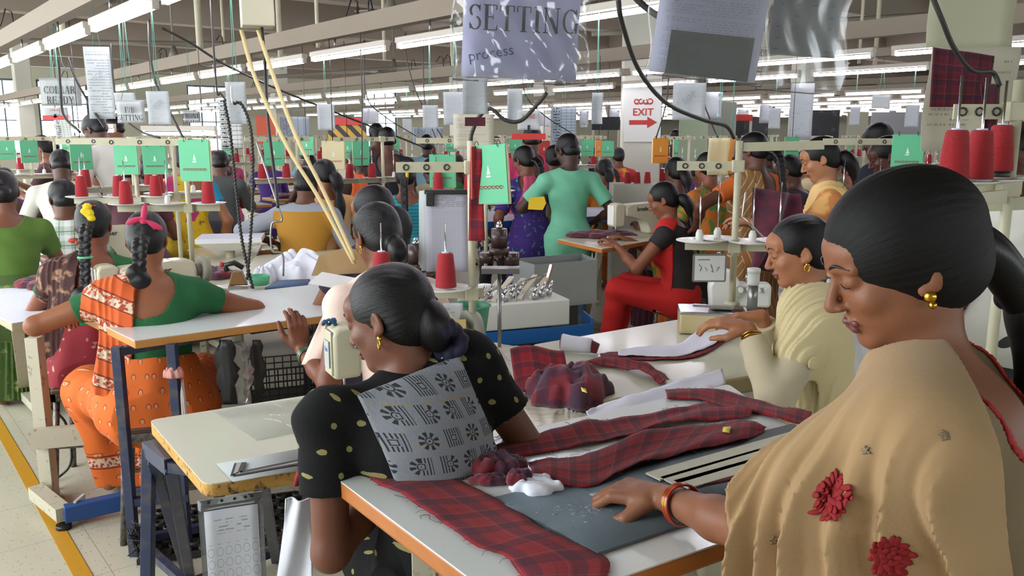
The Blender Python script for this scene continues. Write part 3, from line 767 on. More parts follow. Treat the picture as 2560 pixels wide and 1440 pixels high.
# exit sign board on that column
es = thing('exit_sign', 'white painted exit board with red lettering and a red arrow on the column', 'sign', (pe.x - .01, pe.y - .02, 0), math.radians(-4))
zt = D(1600, 218, 11.5).z; zb = D(1600, 355, 11.5).z
MB().box((0, 0, (zt + zb) / 2), (.50, .012, zt - zb), 0, .003).out('board', M('exit_board', '#c9cac4', .7), es)
text('EXIT', .135, INKR, es, (0, -.012, D(1600, 281, 11.5).z), (math.pi / 2, 0, 0), 'exit_lettering', True, .002)
b = MB()
for q, (cx, r_) in enumerate(((-.09, .028), (-.03, .03), (.03, .027), (.09, .034))):
    b.tube([(cx + r_ * math.cos(a), -.012, D(1600, 254, 11.5).z + r_ * math.sin(a)) for a in np.linspace(.3 + q, 5.6 + q, 12)], .008, 5)
    b.bar((cx - .02, -.012, D(1600, 254, 11.5).z - .03), (cx + .03, -.012, D(1600, 254, 11.5).z - .035 + .02 * (q % 2)), .012)
b.out('script_lettering', INKR, es)
az = D(1600, 306, 11.5).z
MB().prism([(-.18, az - .03), (.06, az - .03), (.06, az - .075), (.19, az), (.06, az + .075), (.06, az + .03), (-.18, az + .03)], -.012, -.009, 0, 1).out('arrow', INKR, es)
# ---------------------------------------------------------------- light rows
def fixture():
    t = thing('tube_light', 'x', 'light')
    MB().box((0, 0, .045), (.055, 1.22, .04), 0, .006).out('housing', FIXT, t)
    [MB().box((0, s * .595, .012), (.035, .03, .05), 0, .004).out('end_cap', FIXT, t) for s in (-1, 1)]
    MB().cyl((0, -.575, 0), (0, .575, 0), .0145, n=10).out('tube', TUBE, t)
    MB().cyl((0, .2, .06), (0, .2, .14), .008, n=6).out('hanger', STEEL, t)
    return t
FX = fixture(); fx_used = False
def vis(p, mx=60):
    r = Vector(p) - Vector((0, 0, CH)); 
    fw = r.y * math.cos(PIT) - r.z * math.sin(PIT)
    if fw < .3: return False
    x = 1280 + F * r.x / fw; y = 720 - F * (r.y * math.sin(PIT) + r.z * math.cos(PIT)) / fw
    return -mx < x < 2560 + mx and -mx < y < 1440 + mx
for i, (v, ph) in enumerate(ROWS):
    step = 1.36; k0 = -12; us = []
    for k in range(-14, 24):
        u = ph - .6 - .0 + k * step
        if u < .4 or u > 26.5: continue
        c = R(u, v, CH + HR)
        if vis(c, 250 if i < 3 else 120): us.append(u)
    if not us: continue
    z = CH + HR
    tr = rbox('lighting_trunking', max(-1.0, us[0] - 1.6), min(U1 - .2, us[-1] + 1.6), v - .045, v + .045, z + .14, z + (.27 if i < 3 else .22), BEAMM, None)
    tag(tr, 'long painted steel trunking carrying the %s row of tube lights from the camera' % ordn[i], 'trunking')
    for u in us:
        c = R(u, v, z)
        d = c.y
        lb = '%s lit tube light along the %s lighting row' % (ordn[us.index(u)], ordn[i]) if us.index(u) < 16 else uniq('distant lit tube light along the %s lighting row' % ordn[i])
        if not fx_used: FX.location = c; FX.rotation_euler = (0, 0, YU); FX['label'] = lb; FX['group'] = 'tube lights of the %s row' % ordn[i]; fx_used = True
        else: dup(FX, c, YU, lb, 'tube lights of the %s row' % ordn[i])
# ---------------------------------------------------------------- kit: machines, tables, stands, cones, cards
def machine(name='sewing_machine', aged=False, brand=True, detail=True):
    """industrial lockstitch machine; operator at -Y, needle at x=-.17, hand wheel at +x; base on z=0"""
    t = thing(name, 'x', 'sewing machine'); m = CREAM
    MB().box((0, 0, .006), (.50, .19, .030), 0, .006).box((-.17, -.02, .022), (.07, .05, .003), 0).out('bed', m, t)
    b = MB()
    b.prism([(.10, .02), (.235, .02), (.235, .20), (.22, .24), (.18, .25), (.11, .247), (-.06, .24), (-.12, .235), (-.12, .155), (.02, .15), (.075, .135), (.10, .10)], -.055, .06, 0, 1, .016)
    b.out('arm', m, t)
    b = MB().prism([(-.215, .085), (-.125, .085), (-.118, .24), (-.15, .255), (-.20, .252), (-.215, .23)], -.052, .045, 0, 1, .014); b.out('head', m, t)
    MB().box((-.217, -.004, .168), (.008, .075, .14), 0, .003).out('face_plate', WHITEP if not aged else CREAM, t)
    b = MB().cyl((-.17, 0, .02), (-.17, 0, .12), .004, n=6); b.cyl((-.17, .02, .07), (-.17, .02, .12), .005, n=6); b.box((-.17, .005, .032), (.018, .03, .008)); b.out('needle_bar', CHROME, t)
    b = MB().cyl((.24, 0, .185), (.262, 0, .185), .03, n=16); b.cyl((.262, 0, .185), (.30, 0, .185), .068, .062, n=24); b.cyl((.30, 0, .185), (.306, 0, .185), .04, .03, n=16); b.out('hand_wheel', M('wheel_grey', '#8d8b7d', .4), t)
    if detail:
        MB().cyl((-.14, -.054, .195), (-.14, -.075, .195), .016, .012, n=12).out('tension_dial', CHROME, t)
        b = MB().tube([(-.10, -.057, .21), (-.05, -.062, .225), (-.02, -.057, .22)], .003, 6); b.cyl((.03, 0, .24), (.03, 0, .28), .004, n=6); b.out('thread_guide', CHROME, t)
        MB().box((.165, -.06, .10), (.028, .012, .055), 0, .004).out('stitch_lever', BLACK, t)
    if brand:
        text('brother', .042, INK, t, (.045, -.0565, .205), (math.pi / 2, 0, 0), 'brand_lettering', True, .0006)
    if aged: MB().box((.165, -.058, .195), (.135, .008, .085), 0, .003).out('aged_panel', CRYEL, t)
    return t
def sewtable(L=1.06, Dp=.54, zt=.76, top=None, edge=None, motor=True, cx=0.):
    t = thing('sewing_table', 'x', 'table'); top = top or LAMC
    MB().box((cx, 0, zt - .004), (L, Dp, .009), 0, .002).out('table_top', top, t)
    MB().box((cx, 0, zt - .022), (L + .004, Dp + .004, .028), 0, .004).out('top_edge', edge or EDGE, t)
    for s in (-1, 1):
        x = cx + s * (L / 2 - .14); b = MB()
        b.box((x, .0, .40), (.055, .05, zt * .85), 0, .003); b.box((x, 0, .055), (.05, .56, .05), 0, .003); b.box((x, 0, zt - .055), (.05, .42, .035), 0, .003); b.out('leg', LEGM, t)
        f = MB(); [f.cyl((x, q * .24, 0), (x, q * .24, .03), .024, n=10) for q in (-1, 1)]; f.out('foot', BLACK, t)
    MB().box((cx, .02, .17), (L - .28, .025, .07), 0, .003).out('crossbar', LEGM, t)
    if motor:
        b = MB().cyl((cx + .05, -.02, .56), (cx + .25, -.02, .56), .085, n=18); b.cyl((cx + .25, -.02, .56), (cx + .29, -.02, .56), .06, n=16); b.box((cx + .15, -.02, .68), (.12, .1, .1)); b.out('motor', M('motor_green', '#8e9180', .5), t)
        b = MB().box((cx, -.05, .12), (.36, .22, .015), 0, .004); b.out('treadle', DARKIRON, t)
    return t
def stool(w=.30, dp=.24, z=.46, m=None, legm=None, round_=True):
    t = thing('stool', 'x', 'stool'); m = m or M('stool_wood', '#4b2f22', .5, var=.2); legm = legm or STEELB
    MB().box((0, 0, z - .012), (w, dp, .024), 0, .006).out('seat', m, t)
    b = MB(); [b.bar((-w / 2, s * (dp / 2 - .01), z - .04), (w / 2, s * (dp / 2 - .01), z - .04), .02, .035) for s in (-1, 1)]; [b.bar((s * (w / 2 - .01), -dp / 2, z - .04), (s * (w / 2 - .01), dp / 2, z - .04), .02, .035) for s in (-1, 1)]; b.out('seat_frame', legm, t)
    for sx in (-1, 1):
        for sy in (-1, 1):
            a = (sx * (w / 2 - .02), sy * (dp / 2 - .02), z - .03); e = (sx * (w / 2 + .015), sy * (dp / 2 + .01), 0)
            l = MB(); (l.cyl(e, a, .013, n=10) if round_ else l.bar(e, a, .025)); l.out('leg', legm, t)
    b = MB(); k = .2; [b.bar((-w / 2, s * dp / 2, k), (w / 2, s * dp / 2, k), .015) for s in (-1, 1)]; b.out('stretcher', legm, t)
    return t
def cone(hgt=.165, m=None):
    t = thing('thread_cone', 'x', 'thread')
    MB().lathe([(.033, 0), (.034, .004), (.030, hgt * .5), (.0245, hgt * .93), (.020, hgt * .965), (.010, hgt * .97)], n=24).out('thread', m or REDT, t)
    MB().lathe([(.012, hgt * .96), (.012, hgt), (.008, hgt * 1.0)], n=12).out('core', M('cone_core', '#c3c5d8', .5), t)
    return t
def plate(b, c, r=.085, m=0):
    b.lathe([(.012, -.004), (r * .6, -.004), (r, .004), (r, .007), (r * .6, .0), (.014, .002), (.014, .03), (.008, .045)], c, 24, m)
def stand(H=.80, plates=((-.30, .0), (-.10, .0), (.10, 0.)), zp=.42, arm=(-.42, .12), ztop=None, beams=1, up=True):
    """thread stand: pole on the table at the origin, plates on a crossbar, eyelet arm on top"""
    t = thing('thread_stand', 'x', 'thread stand'); zt = ztop or H - .02
    MB().cyl((0, 0, 0), (0, 0, H), .0125, n=12).lathe([(.03, 0), (.03, .006), (.016, .012)], (0, 0, 0), 14).out('pole', CREAM2, t)
    x0 = min(p[0] for p in plates) - .05; x1 = max(max(p[0] for p in plates) + .05, .04)
    b = MB().bar((x0, .017, zp), (x1, .017, zp), .006, .032); b.box((0, .005, zp), (.045, .035, .045), 0, .004); b.out('crossbar', CREAM2, t)
    for p in plates:
        q = MB(); plate(q, (p[0], p[1], zp + .022)); q.out('cone_holder', WHITEP, t)
        MB().cyl((p[0], p[1], zp + .02), (p[0], p[1], zp + .24), .0028, n=6).out('spool_pin', CHROME, t)
    b = MB().bar((arm[0], .017, zt), (arm[1], .017, zt), .006, .034); b.box((0, .005, zt), (.045, .035, .045), 0, .004); b.out('eyelet_arm', CREAM2, t)
    n = 4; q = MB()
    for i in range(n):
        x = arm[0] + (arm[1] - arm[0]) * (i + .5) / n; q.tube([(x + .009 * math.cos(a), .012, zt + .009 * math.sin(a)) for a in np.linspace(0, 2 * math.pi, 9)[:-1]], .0022, 5, closed=True)
    q.out('eyelet', DARKIRON, t)
    return t
def booklet(m=None, w=.15, hgt=.19, extra=None, emblem=True):
    """card booklet hanging from rings; top edge at the origin, face towards -Y"""
    t = thing('card_booklet', 'x', 'booklet')
    MB().box((0, 0, -hgt / 2), (w, .003, hgt), 0, .001).out('cover', m or CARDG, t)
    MB().box((.004, .008, -hgt / 2 - .003), (w, .010, hgt), 0, .001).out('pages', extra or CARDY, t)
    b = MB(); [b.tube([(s * w * .3, .004 + .012 * math.cos(a), .002 + .012 * math.sin(a)) for a in np.linspace(0, 2 * math.pi, 9)[:-1]], .0014, 5, closed=True) for s in (-1, 1)]; b.out('ring', DARKIRON, t)
    if emblem:
        MB().prism([(-.007, -hgt * .50), (.0, -hgt * .34), (.009, -hgt * .50)], -.0025, -.0018, 0, 1).prism([(-.012, -hgt * .52), (.012, -hgt * .52), (.007, -hgt * .55), (-.008, -hgt * .55)], -.0025, -.0018, 0, 1).out('boat_emblem', M('emblem_white', '#cfe3d6', .7), t)
        b = MB()
        for i in range(7):
            x = -w * .33 + i * w * .11; b.tube([(x + .0075 * math.cos(a), -.0024, -hgt * .72 + .0045 * math.sin(a)) for a in np.linspace(0, 5.4, 8)], .0013, 4)
        b.out('script_lettering', INKR, t)
    return t
def paper(w, hgt, m, bend=.01, label='', cat='paper', name='paper_sheet', par=None, nu=6, nv=8, grp=None, skew=0.):
    """sheet in the XZ plane hanging down from the origin"""
    b = MB(); b.sheet(lambda u, v: ((u - .5) * w + skew * (v - 1) * w, bend * math.sin(u * 3.1) * (1.2 - v) + bend * .6 * math.sin(v * 5), (v - 1) * hgt), nu, nv, 0, .0006, (1, 1))
    return b.out(name, m, par)
def onrow(px, d):
    r = ray(px, 300); k = r.x * W.x + r.y * W.y; c = [v / k * r.y for v, _ in ROWS if k > .02]
    b_ = min(c, key=lambda q: abs(q - d)) if c else d
    return b_ if abs(b_ - d) / d < .4 else d
def hang(px0, py0, px1, py1, d, m, label, cat='paper', yaw=0., bend=.008, strings=True, sop=False, name='paper_sheet', group=None, skew=0.):
    """a hanging sheet seen between two corner pixels at distance d"""
    d = onrow((px0 + px1) / 2, d) if strings else d
    a = D(px0, py0, d); c = D(px1, py1, d); cx = (a.x + c.x) / 2; w = abs(c.x - a.x) / max(.3, math.cos(yaw)); hg = a.z - c.z
    t = thing(name, label, cat, (cx, d, a.z), yaw, group); s = paper(w, hg, m, bend, skew=skew); s.parent = t; s.name = 'sheet'
    if strings:
        zt = CH + HR + .14
        if a.z < zt - .02: MB().tube([(-w * .15, 0, -.005), (-w * .05, 0, min(.12, zt - a.z)), (0, 0, zt - a.z)], .0016, 5).tube([(w * .15, 0, -.005), (w * .05, 0, min(.12, zt - a.z)), (0, 0, zt - a.z)], .0016, 5).out('string', M('green_string', '#4f8a78', .6), t)
    if sop: text('SOP', w * .26, M('pencil', '#8b8e93', .9), t, (0, -bend - .004, -hg * .40), (math.pi / 2, -.7, 0), 'lettering', False, .0002)
    return t
from mathutils import noise as NZ
def crumple(name, label, cat, c, size, mat, seed=0, amp=.4, n=26, group=None, fr=3., flat=1., rz=0.):
    """heap of folded cloth: a mound with long soft folds, resting on its base plane"""
    rng = random.Random(seed); b = MB(); P0 = [rng.uniform(0, 6.3) for _ in range(12)]; off = Vector((seed * 3.1, seed * 1.7, 0)); rs = []; n = int(n * 1.3)
    for j in range(n + 1):
        f = j / n; ring = []; prof = math.sin(f * math.pi / 2); env = math.cos(f * math.pi / 2) ** .55 if f < 1 else 0
        for i in range(n * 2):
            a = 2 * math.pi * i / (n * 2); ca, sa = math.cos(a), math.sin(a)
            rad = 1 + .14 * math.sin(2 * a + P0[0]) + (.11 * math.sin(5 * a + P0[1]) + .07 * math.sin(9 * a + P0[2])) * prof
            x = ca * rad * prof; y = sa * rad * prof; q = Vector((x, y, 0)) * 1.1 + off; w1 = NZ.noise(q) * 2.2; w2 = NZ.noise(q * 2.3 + Vector((9, 2, 0))) * 1.2
            r1 = abs(math.sin(fr * (x * math.cos(P0[3]) + y * math.sin(P0[3])) + w1 * 2)); r2 = abs(math.sin(fr * 1.9 * (x * math.cos(P0[4]) + y * math.sin(P0[4])) + w1 + w2 * 2))
            z = env * (.55 + .22 * r1 + .14 * r2 + .4 * amp * NZ.noise(q * 1.4))
            ring.append((x * size[0] / 2, y * size[1] / 2, max(.0, z) * size[2] + .002 if f < 1 else .001))
        rs.append(ring)
    b.rings(rs[::-1], 0, True)
    o = b.out(name, mat); o.location = c; o.rotation_euler = (0, 0, rz); tag(o, label, cat, group); return o
def cable(name, pts, r, label, cat='cable', m=None, n=6, group=None, seg=8):
    o = MB().tube(smoothpts(pts, seg), r, n).out(name, m or CABLE); tag(o, label, cat, group); return o
# ---------------------------------------------------------------- tables of the foreground
def slab(name, label, cat, px, z, th, top, edge, bev=.004, rnd=None, group=None):
    """table whose top outline is seen at the given pixels; returns the thing (origin at its first corner on the floor)"""
    P = [G(x, y, z) for x, y in px]; c = sum(P, Vector()) / len(P); t = thing(name, label, cat, (c.x, c.y, 0), 0, group)
    pts = [(p.x - c.x, p.y - c.y) for p in P]
    if rnd:
        q = []; n = len(pts)
        for i in range(n):
            a, b_, d = Vector(pts[i - 1]), Vector(pts[i]), Vector(pts[(i + 1) % n]); r = rnd
            p0 = b_ + (a - b_).normalized() * r; p1 = b_ + (d - b_).normalized() * r
            for k in range(5):
                s = k / 4; q.append(tuple(p0 * (1 - s) ** 2 + b_ * 2 * s * (1 - s) + p1 * s * s))
        pts = q
    MB().prism(pts, z - .003, z, 0).out('table_top', top, t); MB().prism(pts, z - th, z - .003, 0, 2, bev).out('top_edge', edge, t)
    t['c'] = c.x; t['d'] = c.y
    return t, c
def legs(t, c, lst, m, w=.03, name='leg'):
    for a, b_ in lst: MB().bar(Vector(b_) - Vector((c.x, c.y, 0)), Vector(a) - Vector((c.x, c.y, 0)), w, w, bev=.002).out(name, m, t)
def rails(t, c, name, m, lst):
    o_ = Vector((c.x, c.y, 0))
    for q in lst: MB().bar(Vector(q[0]) - o_, Vector(q[1]) - o_, q[2], q[3] if len(q) > 3 else None).out(name, m, t)
def drop(p, z1, z0=0.): return ((p.x, p.y, z1), (p.x, p.y, z0))
# tall white table in front of the woman in orange
ta, ca = slab('feeding_table', 'tall white laminate table with orange wooden edge, blue steel legs and a pink knotted rag', 'table', [(336, 851), (185, 777), (870, 702), (905, 776)], .86, .033, LAM, EDGE)
l1 = G(338, 1388, 0); l2 = G(424, 862, .83); l2 = Vector((l2.x, l2.y + .02, 0)); l3 = G(800, 780, .83); l4 = G(760, 735, .83)
legs(ta, ca, [drop(l1, .83), drop(l2, .83), drop(l3, .83), drop(l4, .83)], BLUESTEEL, .034)
rails(ta, ca, 'frame_rail', BLUESTEEL, [((l1.x, l1.y, .22), (l2.x + .02, l2.y, .22), .03), ((l1.x, l1.y, .81), (l3.x, l3.y, .81), .03)])
k = crumple('cloth_knot', 'pink cloth rag knotted around the blue leg of the tall white table', 'cloth', (0, 0, 0), (.062, .062, .05), M('pink_rag', '#c98f86', .9), 3, .3, 14)
kp = Vector((l2.x, l2.y, .70)); k.location = kp
crumple('cloth_strip', 'frayed white and red rag tail hanging beside the blue table leg', 'cloth', (l2.x + .032, l2.y - .01, .50), (.022, .02, .22), M('rag_tail', '#b9a9a6', .9, var=.4, vs=30), 5, .5, 16)
o = MB().tube([(.07 * math.cos(a), .022 * math.sin(a), 0) for a in np.linspace(0, 6.28, 24)[:-1]], .0022, 5, closed=True).out('elastic_loop', CARDR); o.location = G(832, 742, .8625); o.rotation_euler = (0, 0, .15); tag(o, 'thin red elastic loop lying on the tall white table', 'loop')
# worn sewing table with chipped plywood edge
tcx, cc_ = slab('sewing_table', 'worn cream sewing table with chipped plywood edge on a blue trestle, template sheet on top', 'table', [(512, 1212), (372, 1050), (1190, 922), (1332, 1082)], .76, .036, LAMC, PLY, .003, .03)
def tre(a): return Vector(a) - Vector((cc_.x, cc_.y, 0))
A1 = G(372, 1120, .70); A2 = G(428, 1165, .70)
legs(tcx, cc_, [(A1, (A1.x - .01, A1.y - .12, 0)), ((A1.x + .03, A1.y - .04, .68), (G(478, 1462, 0))), (A2, G(478, 1462, 0)), (G(655, 1195, .70), G(690, 1400, 0)), (G(640, 1150, .70), (G(655, 1300, 0)))], BLUESTEEL, .032)
rails(tcx, cc_, 'trestle_rail', BLUESTEEL, [(A1, A2, .036, .045), (G(345, 1350, .05), G(470, 1462, .05), .03), (G(470, 1462, .05), G(700, 1372, .05), .03), (G(345, 1350, .05), G(640, 1290, .05), .03), (A2, G(655, 1195, .70), .03)])
# frayed strings on the trestle
rng = random.Random(4); b = MB(); p0 = G(340, 1330, .12)
for i in range(26): b.tube([(rng.uniform(-.02, .03), rng.uniform(-.02, .02), rng.uniform(.0, .05)), (rng.uniform(-.03, .05), rng.uniform(-.03, .02), rng.uniform(-.03, .04)), (rng.uniform(-.03, .04), rng.uniform(-.03, .02), rng.uniform(-.10, .0))], .0025, 4)
o = b.out('rag_knot', BLACK); o.location = p0; tag(o, 'frayed black rag knotted to the blue trestle rail near the floor', 'rag')
# ribbed black mat under the table
b = MB()
for i in range(9): b.box((0, i * .055 - .22, .018), (.62, .014, .02), 0)
for i in range(9):
    for j in range(8):
        cx, cy = -.28 + i * .07 + (j % 2) * .03, -.2 + j * .055; b.lathe([(.020, 0), (.024, .03), (.017, .032), (.013, .004)], (cx, cy, .005), 7)
o = b.out('foot_mat', M('mat_black', '#24231f', .6, bump=.5, bs=60)); o.location = G(560, 1322, 0); o.rotation_euler = (0, 0, .33); tag(o, 'black ribbed rubber mat on the floor beneath the worn table', 'mat')
# template sheet with black corner marks
def flat(name, px, z, m, th=.001, nu=2, nv=2, wav=0., **kw):
    P = [G(x, y, z) for x, y in px]; c = sum(P, Vector()) / 4
    b = MB(); L = ((P[1] - P[0]).length, (P[3] - P[0]).length)
    b.sheet(lambda u, v: (P[0] * (1 - u) * (1 - v) + P[1] * u * (1 - v) + P[2] * u * v + P[3] * (1 - u) * v) - c + Vector((0, 0, wav * math.sin(u * 7 + v * 4))), nu, nv, 0, th, kw.pop('uv', (1, 1)))
    o = b.out(name, m); o.location = c; tag(o, **kw); return o
ts = thing('template_sheet', 'white paper template with black and grey corner marks on the worn table', 'paper', (0, 0, 0))
P = [G(540, 1160, .763), G(583, 1205, .763), G(800, 1165, .763), G(760, 1120, .763)]; c = sum(P, Vector()) / 4; ts.location = c
MB().sheet(lambda u, v: (P[0] * (1 - u) * (1 - v) + P[1] * u * (1 - v) + P[2] * u * v + P[3] * (1 - u) * v) - c, 2, 2, 0, .001).out('sheet', PAPERP, ts)
for i, (a, bb, d, m) in enumerate((((592, 1158), (582, 1189), (800, 1150), BLACK), ((598, 1157), (590, 1184), (800, 1145), M('card_grey', '#a8a69c', .7)), ((610, 1156), (600, 1181), (800, 1140), BLACK))):
    q = MB(); pa, pb, pd = [G(*x, .7655 + .0003 * i) - c for x in (a, bb, d)]; q.bar(pa, pb, .012, .0015); q.bar(pb, pd, .012, .0015); q.out('corner_mark', m, ts)
for i, (pts, lb) in enumerate(((((805, 1022), (795, 1050), (812, 1066), (800, 1075), (815, 1085)), 'small dark wire hook lying on the worn cream table'),)):
    cable('wire_hook', [G(x, y, .765) for x, y in pts], .002, lb, 'hook')
flat('acrylic_sheet', [(528, 1026), (640, 1100), (845, 1060), (845, 984)], .763, M('acrylic', '#d3d6cc', .08, alpha=.25, spec=.8), .002, label='clear acrylic sheet lying along the far side of the worn table', cat='sheet')
# hanging plastic pocket with chart below the table
t = thing('document_pocket', 'clear punched plastic pocket holding a circle chart, hanging below the worn table', 'pocket', G(575, 1238, .735), math.radians(22))
paper(.15, .36, FILM, .012).parent = t; t.children[-1].name = 'sleeve'
s_ = paper(.125, .32, M('circle_chart', lambda t_: (lambda x, y: t_.mix('#d4d6de', '#8d909c', ((((x * 6.0).fr() - .5) * ((x * 6.0).fr() - .5) + ((y * 10.0).fr() - .5) * ((y * 10.0).fr() - .5)).sqrt() - .36).abs().lt(.025) * y.lt(.72) * .8 + ((y * 34.0).fr().lt(.4) * y.gt(.80) * y.lt(.92) * (x - .5).abs().lt(.35) * t_.noise(60).gt(.5)) * .8))(*t_.co('UV')[:2]), .85), .008, name='chart'); s_.parent = t; s_.location = (0, -.003, -.03)
b = MB(); b.box((0, -.004, -.008), (.15, .002, .016)); b.out('header_strip', PAPERP, t); b = MB(); [b.cyl((x, -.006, -.008), (x, -.0055, -.008), .004, n=10) for x in (-.05, -.02, .01, .035, .05)]; b.out('punched_hole', BLACK, t)
# big white table of the woman on the right
tb, cb = slab('work_table', 'big white laminate worktable with rounded wooden edge, plaid strips and a grey board on it', 'table', [(825, 1183), (1290, 1532), (2190, 1223), (1821, 960)], .90, .036, LAM, EDGED, .012, .02)
for c_ in tb.children:
    if c_.name.startswith('top_edge'): c_.data.materials[0] = M('wood_edge_orange', '#b06a30', .42, var=.2, vs=20)
lp = [G(1062, 1345, .865), G(1320, 1440, .86), G(1800, 985, .86), G(2120, 1230, .86)]; lp[1] = Vector((lp[1].x, lp[1].y, 0))
legs(tb, cb, [drop(p, .865) for p in lp], LEGM, .045)
rails(tb, cb, 'frame_rail', LEGM, [((lp[0].x, lp[0].y, .3), (lp[1].x, lp[1].y, .3), .03), ((lp[1].x, lp[1].y, .3), (lp[3].x, lp[3].y, .3), .03)])
flat('pressing_board', [(1228, 1248), (1495, 1385), (2200, 1150), (1980, 1062)], .904, M('board_grey', lambda t_: t_.mix('#4c565b', '#65707a', (t_.noise(9, 4) - .3) * 1.2), .5, bump=.15, bs=300), .006, label='dark grey board with chalk flecks lying on the big white table', cat='board')
rng = random.Random(9)
for i in range(1):
    b = MB(); c0 = G(1440, 1280, .9075)
    for k_ in range(46):
        a = rng.uniform(-.5, .7); x, y = rng.gauss(0, .035), rng.gauss(0, .022); L = rng.uniform(.003, .010); b.bar((x, y, 0), (x + L * math.cos(a), y + L * math.sin(a), 0), .0012, .0006)
    o = b.out('chalk_fleck', M('chalk', '#aeb3b5', .9)); o.location = c0; tag(o, 'white chalk flecks scattered on the grey board in front of the hand', 'chalk', kind='stuff')
def pxs(pts, z): return smoothpts([G(x, y, z) for x, y in pts], 6)
def samp(L, u):
    f = u * (len(L) - 1); i = min(int(f), len(L) - 2); return L[i].lerp(L[i + 1], f - i)
def ribbon(name, label, e0, e1, z, m, wav=.004, lift=0., n=60, nv=8, th=.0016, cat='cloth strip', fray=True, group=None, seed=0, uvs=1., zf=None, part=True):
    A = pxs(e0, z); B = pxs(e1, z); c = (A[0] + B[-1]) / 2; L = sum((A[i + 1] - A[i]).length for i in range(len(A) - 1)); Wd = (A[len(A) // 2] - B[len(B) // 2]).length
    rng = random.Random(seed + 11); ph = [rng.uniform(0, 6) for _ in range(6)]
    def f(u, v):
        p = samp(A, u).lerp(samp(B, u), v); q = abs(v - .5) * 2
        h = wav * (1 + math.sin(u * L * 24 + ph[0]) * (.5 + .5 * q) + .6 * math.sin(u * L * 55 + v * 3 + ph[1]) * q) * .6 + wav * .8 * math.sin(v * 5 + ph[2] + u * 9)
        h = max(0, h) + (zf(u, v) if zf else 0)
        e = .0012 * math.sin(u * L * 400 + ph[3]) * (v in (0, 1))
        return p - c + Vector((0, e, h + .0015 + lift))
    t = thing(name, label, cat, c, 0, group) if fray else None
    b = MB(); b.sheet(f, n, nv, 0, th, (L * uvs, Wd * uvs)); o = b.out('cloth' if fray else name, m, t)
    if fray:
        q = MB()
        for i in range(int(L * 60)):
            u = rng.random(); v = rng.choice((0, 1)); p = f(u, v); d = (f(u, v) - f(u, .5)).normalized(); d.z = 0; s = d.cross(Vector((0, 0, 1))) * rng.uniform(-1, 1)
            l_ = rng.choice((.006, .008, .02)); q.tube([p, p + d * l_ * .5 + Vector((0, 0, .001)), p + (d + s) * l_], .00035, 4)
        q.out('frayed_thread', M('thread_dark', '#3a2733', .9), t)
        return t
    o.location = c; tag(o, label, cat, group); return o
ribbon('plaid_strip', 'wide red plaid cloth strip with frayed edges along the near side of the big table', [(870, 1160), (907, 1179), (940, 1209), (1001, 1240), (1040, 1268), (1090, 1298), (1129, 1323), (1184, 1365), (1257, 1390), (1290, 1425), (1318, 1462)],
       [(1040, 1130), (1059, 1146), (1112, 1179), (1168, 1212), (1237, 1251), (1280, 1275), (1322, 1304), (1358, 1329), (1419, 1354), (1520, 1400), (1510, 1462)], .903, PLAID, .003, seed=1)
o = MB().sheet(lambda u, v: (-.005 + u * .17, .0, .0) if False else (u * .175, -.012 * math.cos(v * math.pi) * 1.0, .012 + .012 * math.sin(v * math.pi * .9 - .4)), 14, 8, 0, .0016, (.17, .04)).out('plaid_fold', PLAID); o.location = G(868, 1163, .903); o.rotation_euler = (0, 0, math.radians(14)); tag(o, 'rolled folded end of the wide plaid strip at the table corner', 'cloth strip')
ribbon('plaid_strip', 'long wavy red plaid strip lying uppermost across the big table', [(1190, 1133), (1290, 1100), (1390, 1078), (1480, 1062), (1560, 1050), (1680, 1030), (1760, 1008), (1840, 1018), (1885, 1035)], [(1200, 1158), (1310, 1140), (1420, 1123), (1520, 1105), (1590, 1088), (1690, 1066), (1770, 1055), (1840, 1048), (1872, 1046)], .903, PLAIDS, .007, seed=2)
ribbon('plaid_strip', 'red plaid strip with a yellow sticker reaching from the white knot to the dark board', [(1320, 1160), (1400, 1150), (1480, 1138), (1600, 1098), (1700, 1074), (1800, 1062), (1862, 1055), (1915, 1074)], [(1330, 1196), (1400, 1215), (1480, 1220), (1560, 1185), (1640, 1160), (1740, 1132), (1850, 1108), (1908, 1084)], .906, PLAIDS, .007, .002, seed=3)
ribbon('plaid_strip', 'short red plaid strip folded at its end near the far corner of the big table', [(1663, 975), (1740, 976), (1830, 988), (1900, 1003), (1960, 1022), (2030, 1036)], [(1668, 1000), (1740, 1002), (1820, 1022), (1890, 1035), (1960, 1055), (2020, 1064)], .903, PLAIDS, .005, seed=4)
ribbon('plaid_strip', 'narrow plaid edging showing along the white slats on the grey board', [(1715, 1215), (1800, 1200), (1900, 1176), (2010, 1150)], [(1722, 1222), (1805, 1206), (1905, 1182), (2012, 1157)], .9075, PLAIDS, .001, seed=5)
crumple('plaid_bundle', 'knotted red plaid bundle of cloth beside the white scrap', 'cloth', G(1240, 1175, .903), (.11, .09, .04), PLAIDO, 8, .6, 24)
crumple('plaid_bundle', 'small twisted plaid scrap under the knotted bundle', 'cloth', G(1225, 1206, .903), (.07, .04, .02), PLAIDO, 18, .6, 18)
crumple('plaid_bundle', 'tiny red plaid knot lying on the white cotton scrap', 'cloth', G(1298, 1205, .915), (.05, .045, .03), PLAIDO, 28, .6, 18)
crumple('cotton_scrap', 'crumpled white cotton scrap on the big table next to the plaid knot', 'cloth', G(1335, 1222, .903), (.11, .075, .028), CLOTHWB, 38, .6, 22)
flat('yellow_sticker', [(1808, 1068), (1806, 1079), (1824, 1082), (1827, 1066)], .925, CARDY and M('sticker_yellow', '#dccf4e', .6), .0008, label='yellow sticker on the middle plaid strip', cat='sticker')
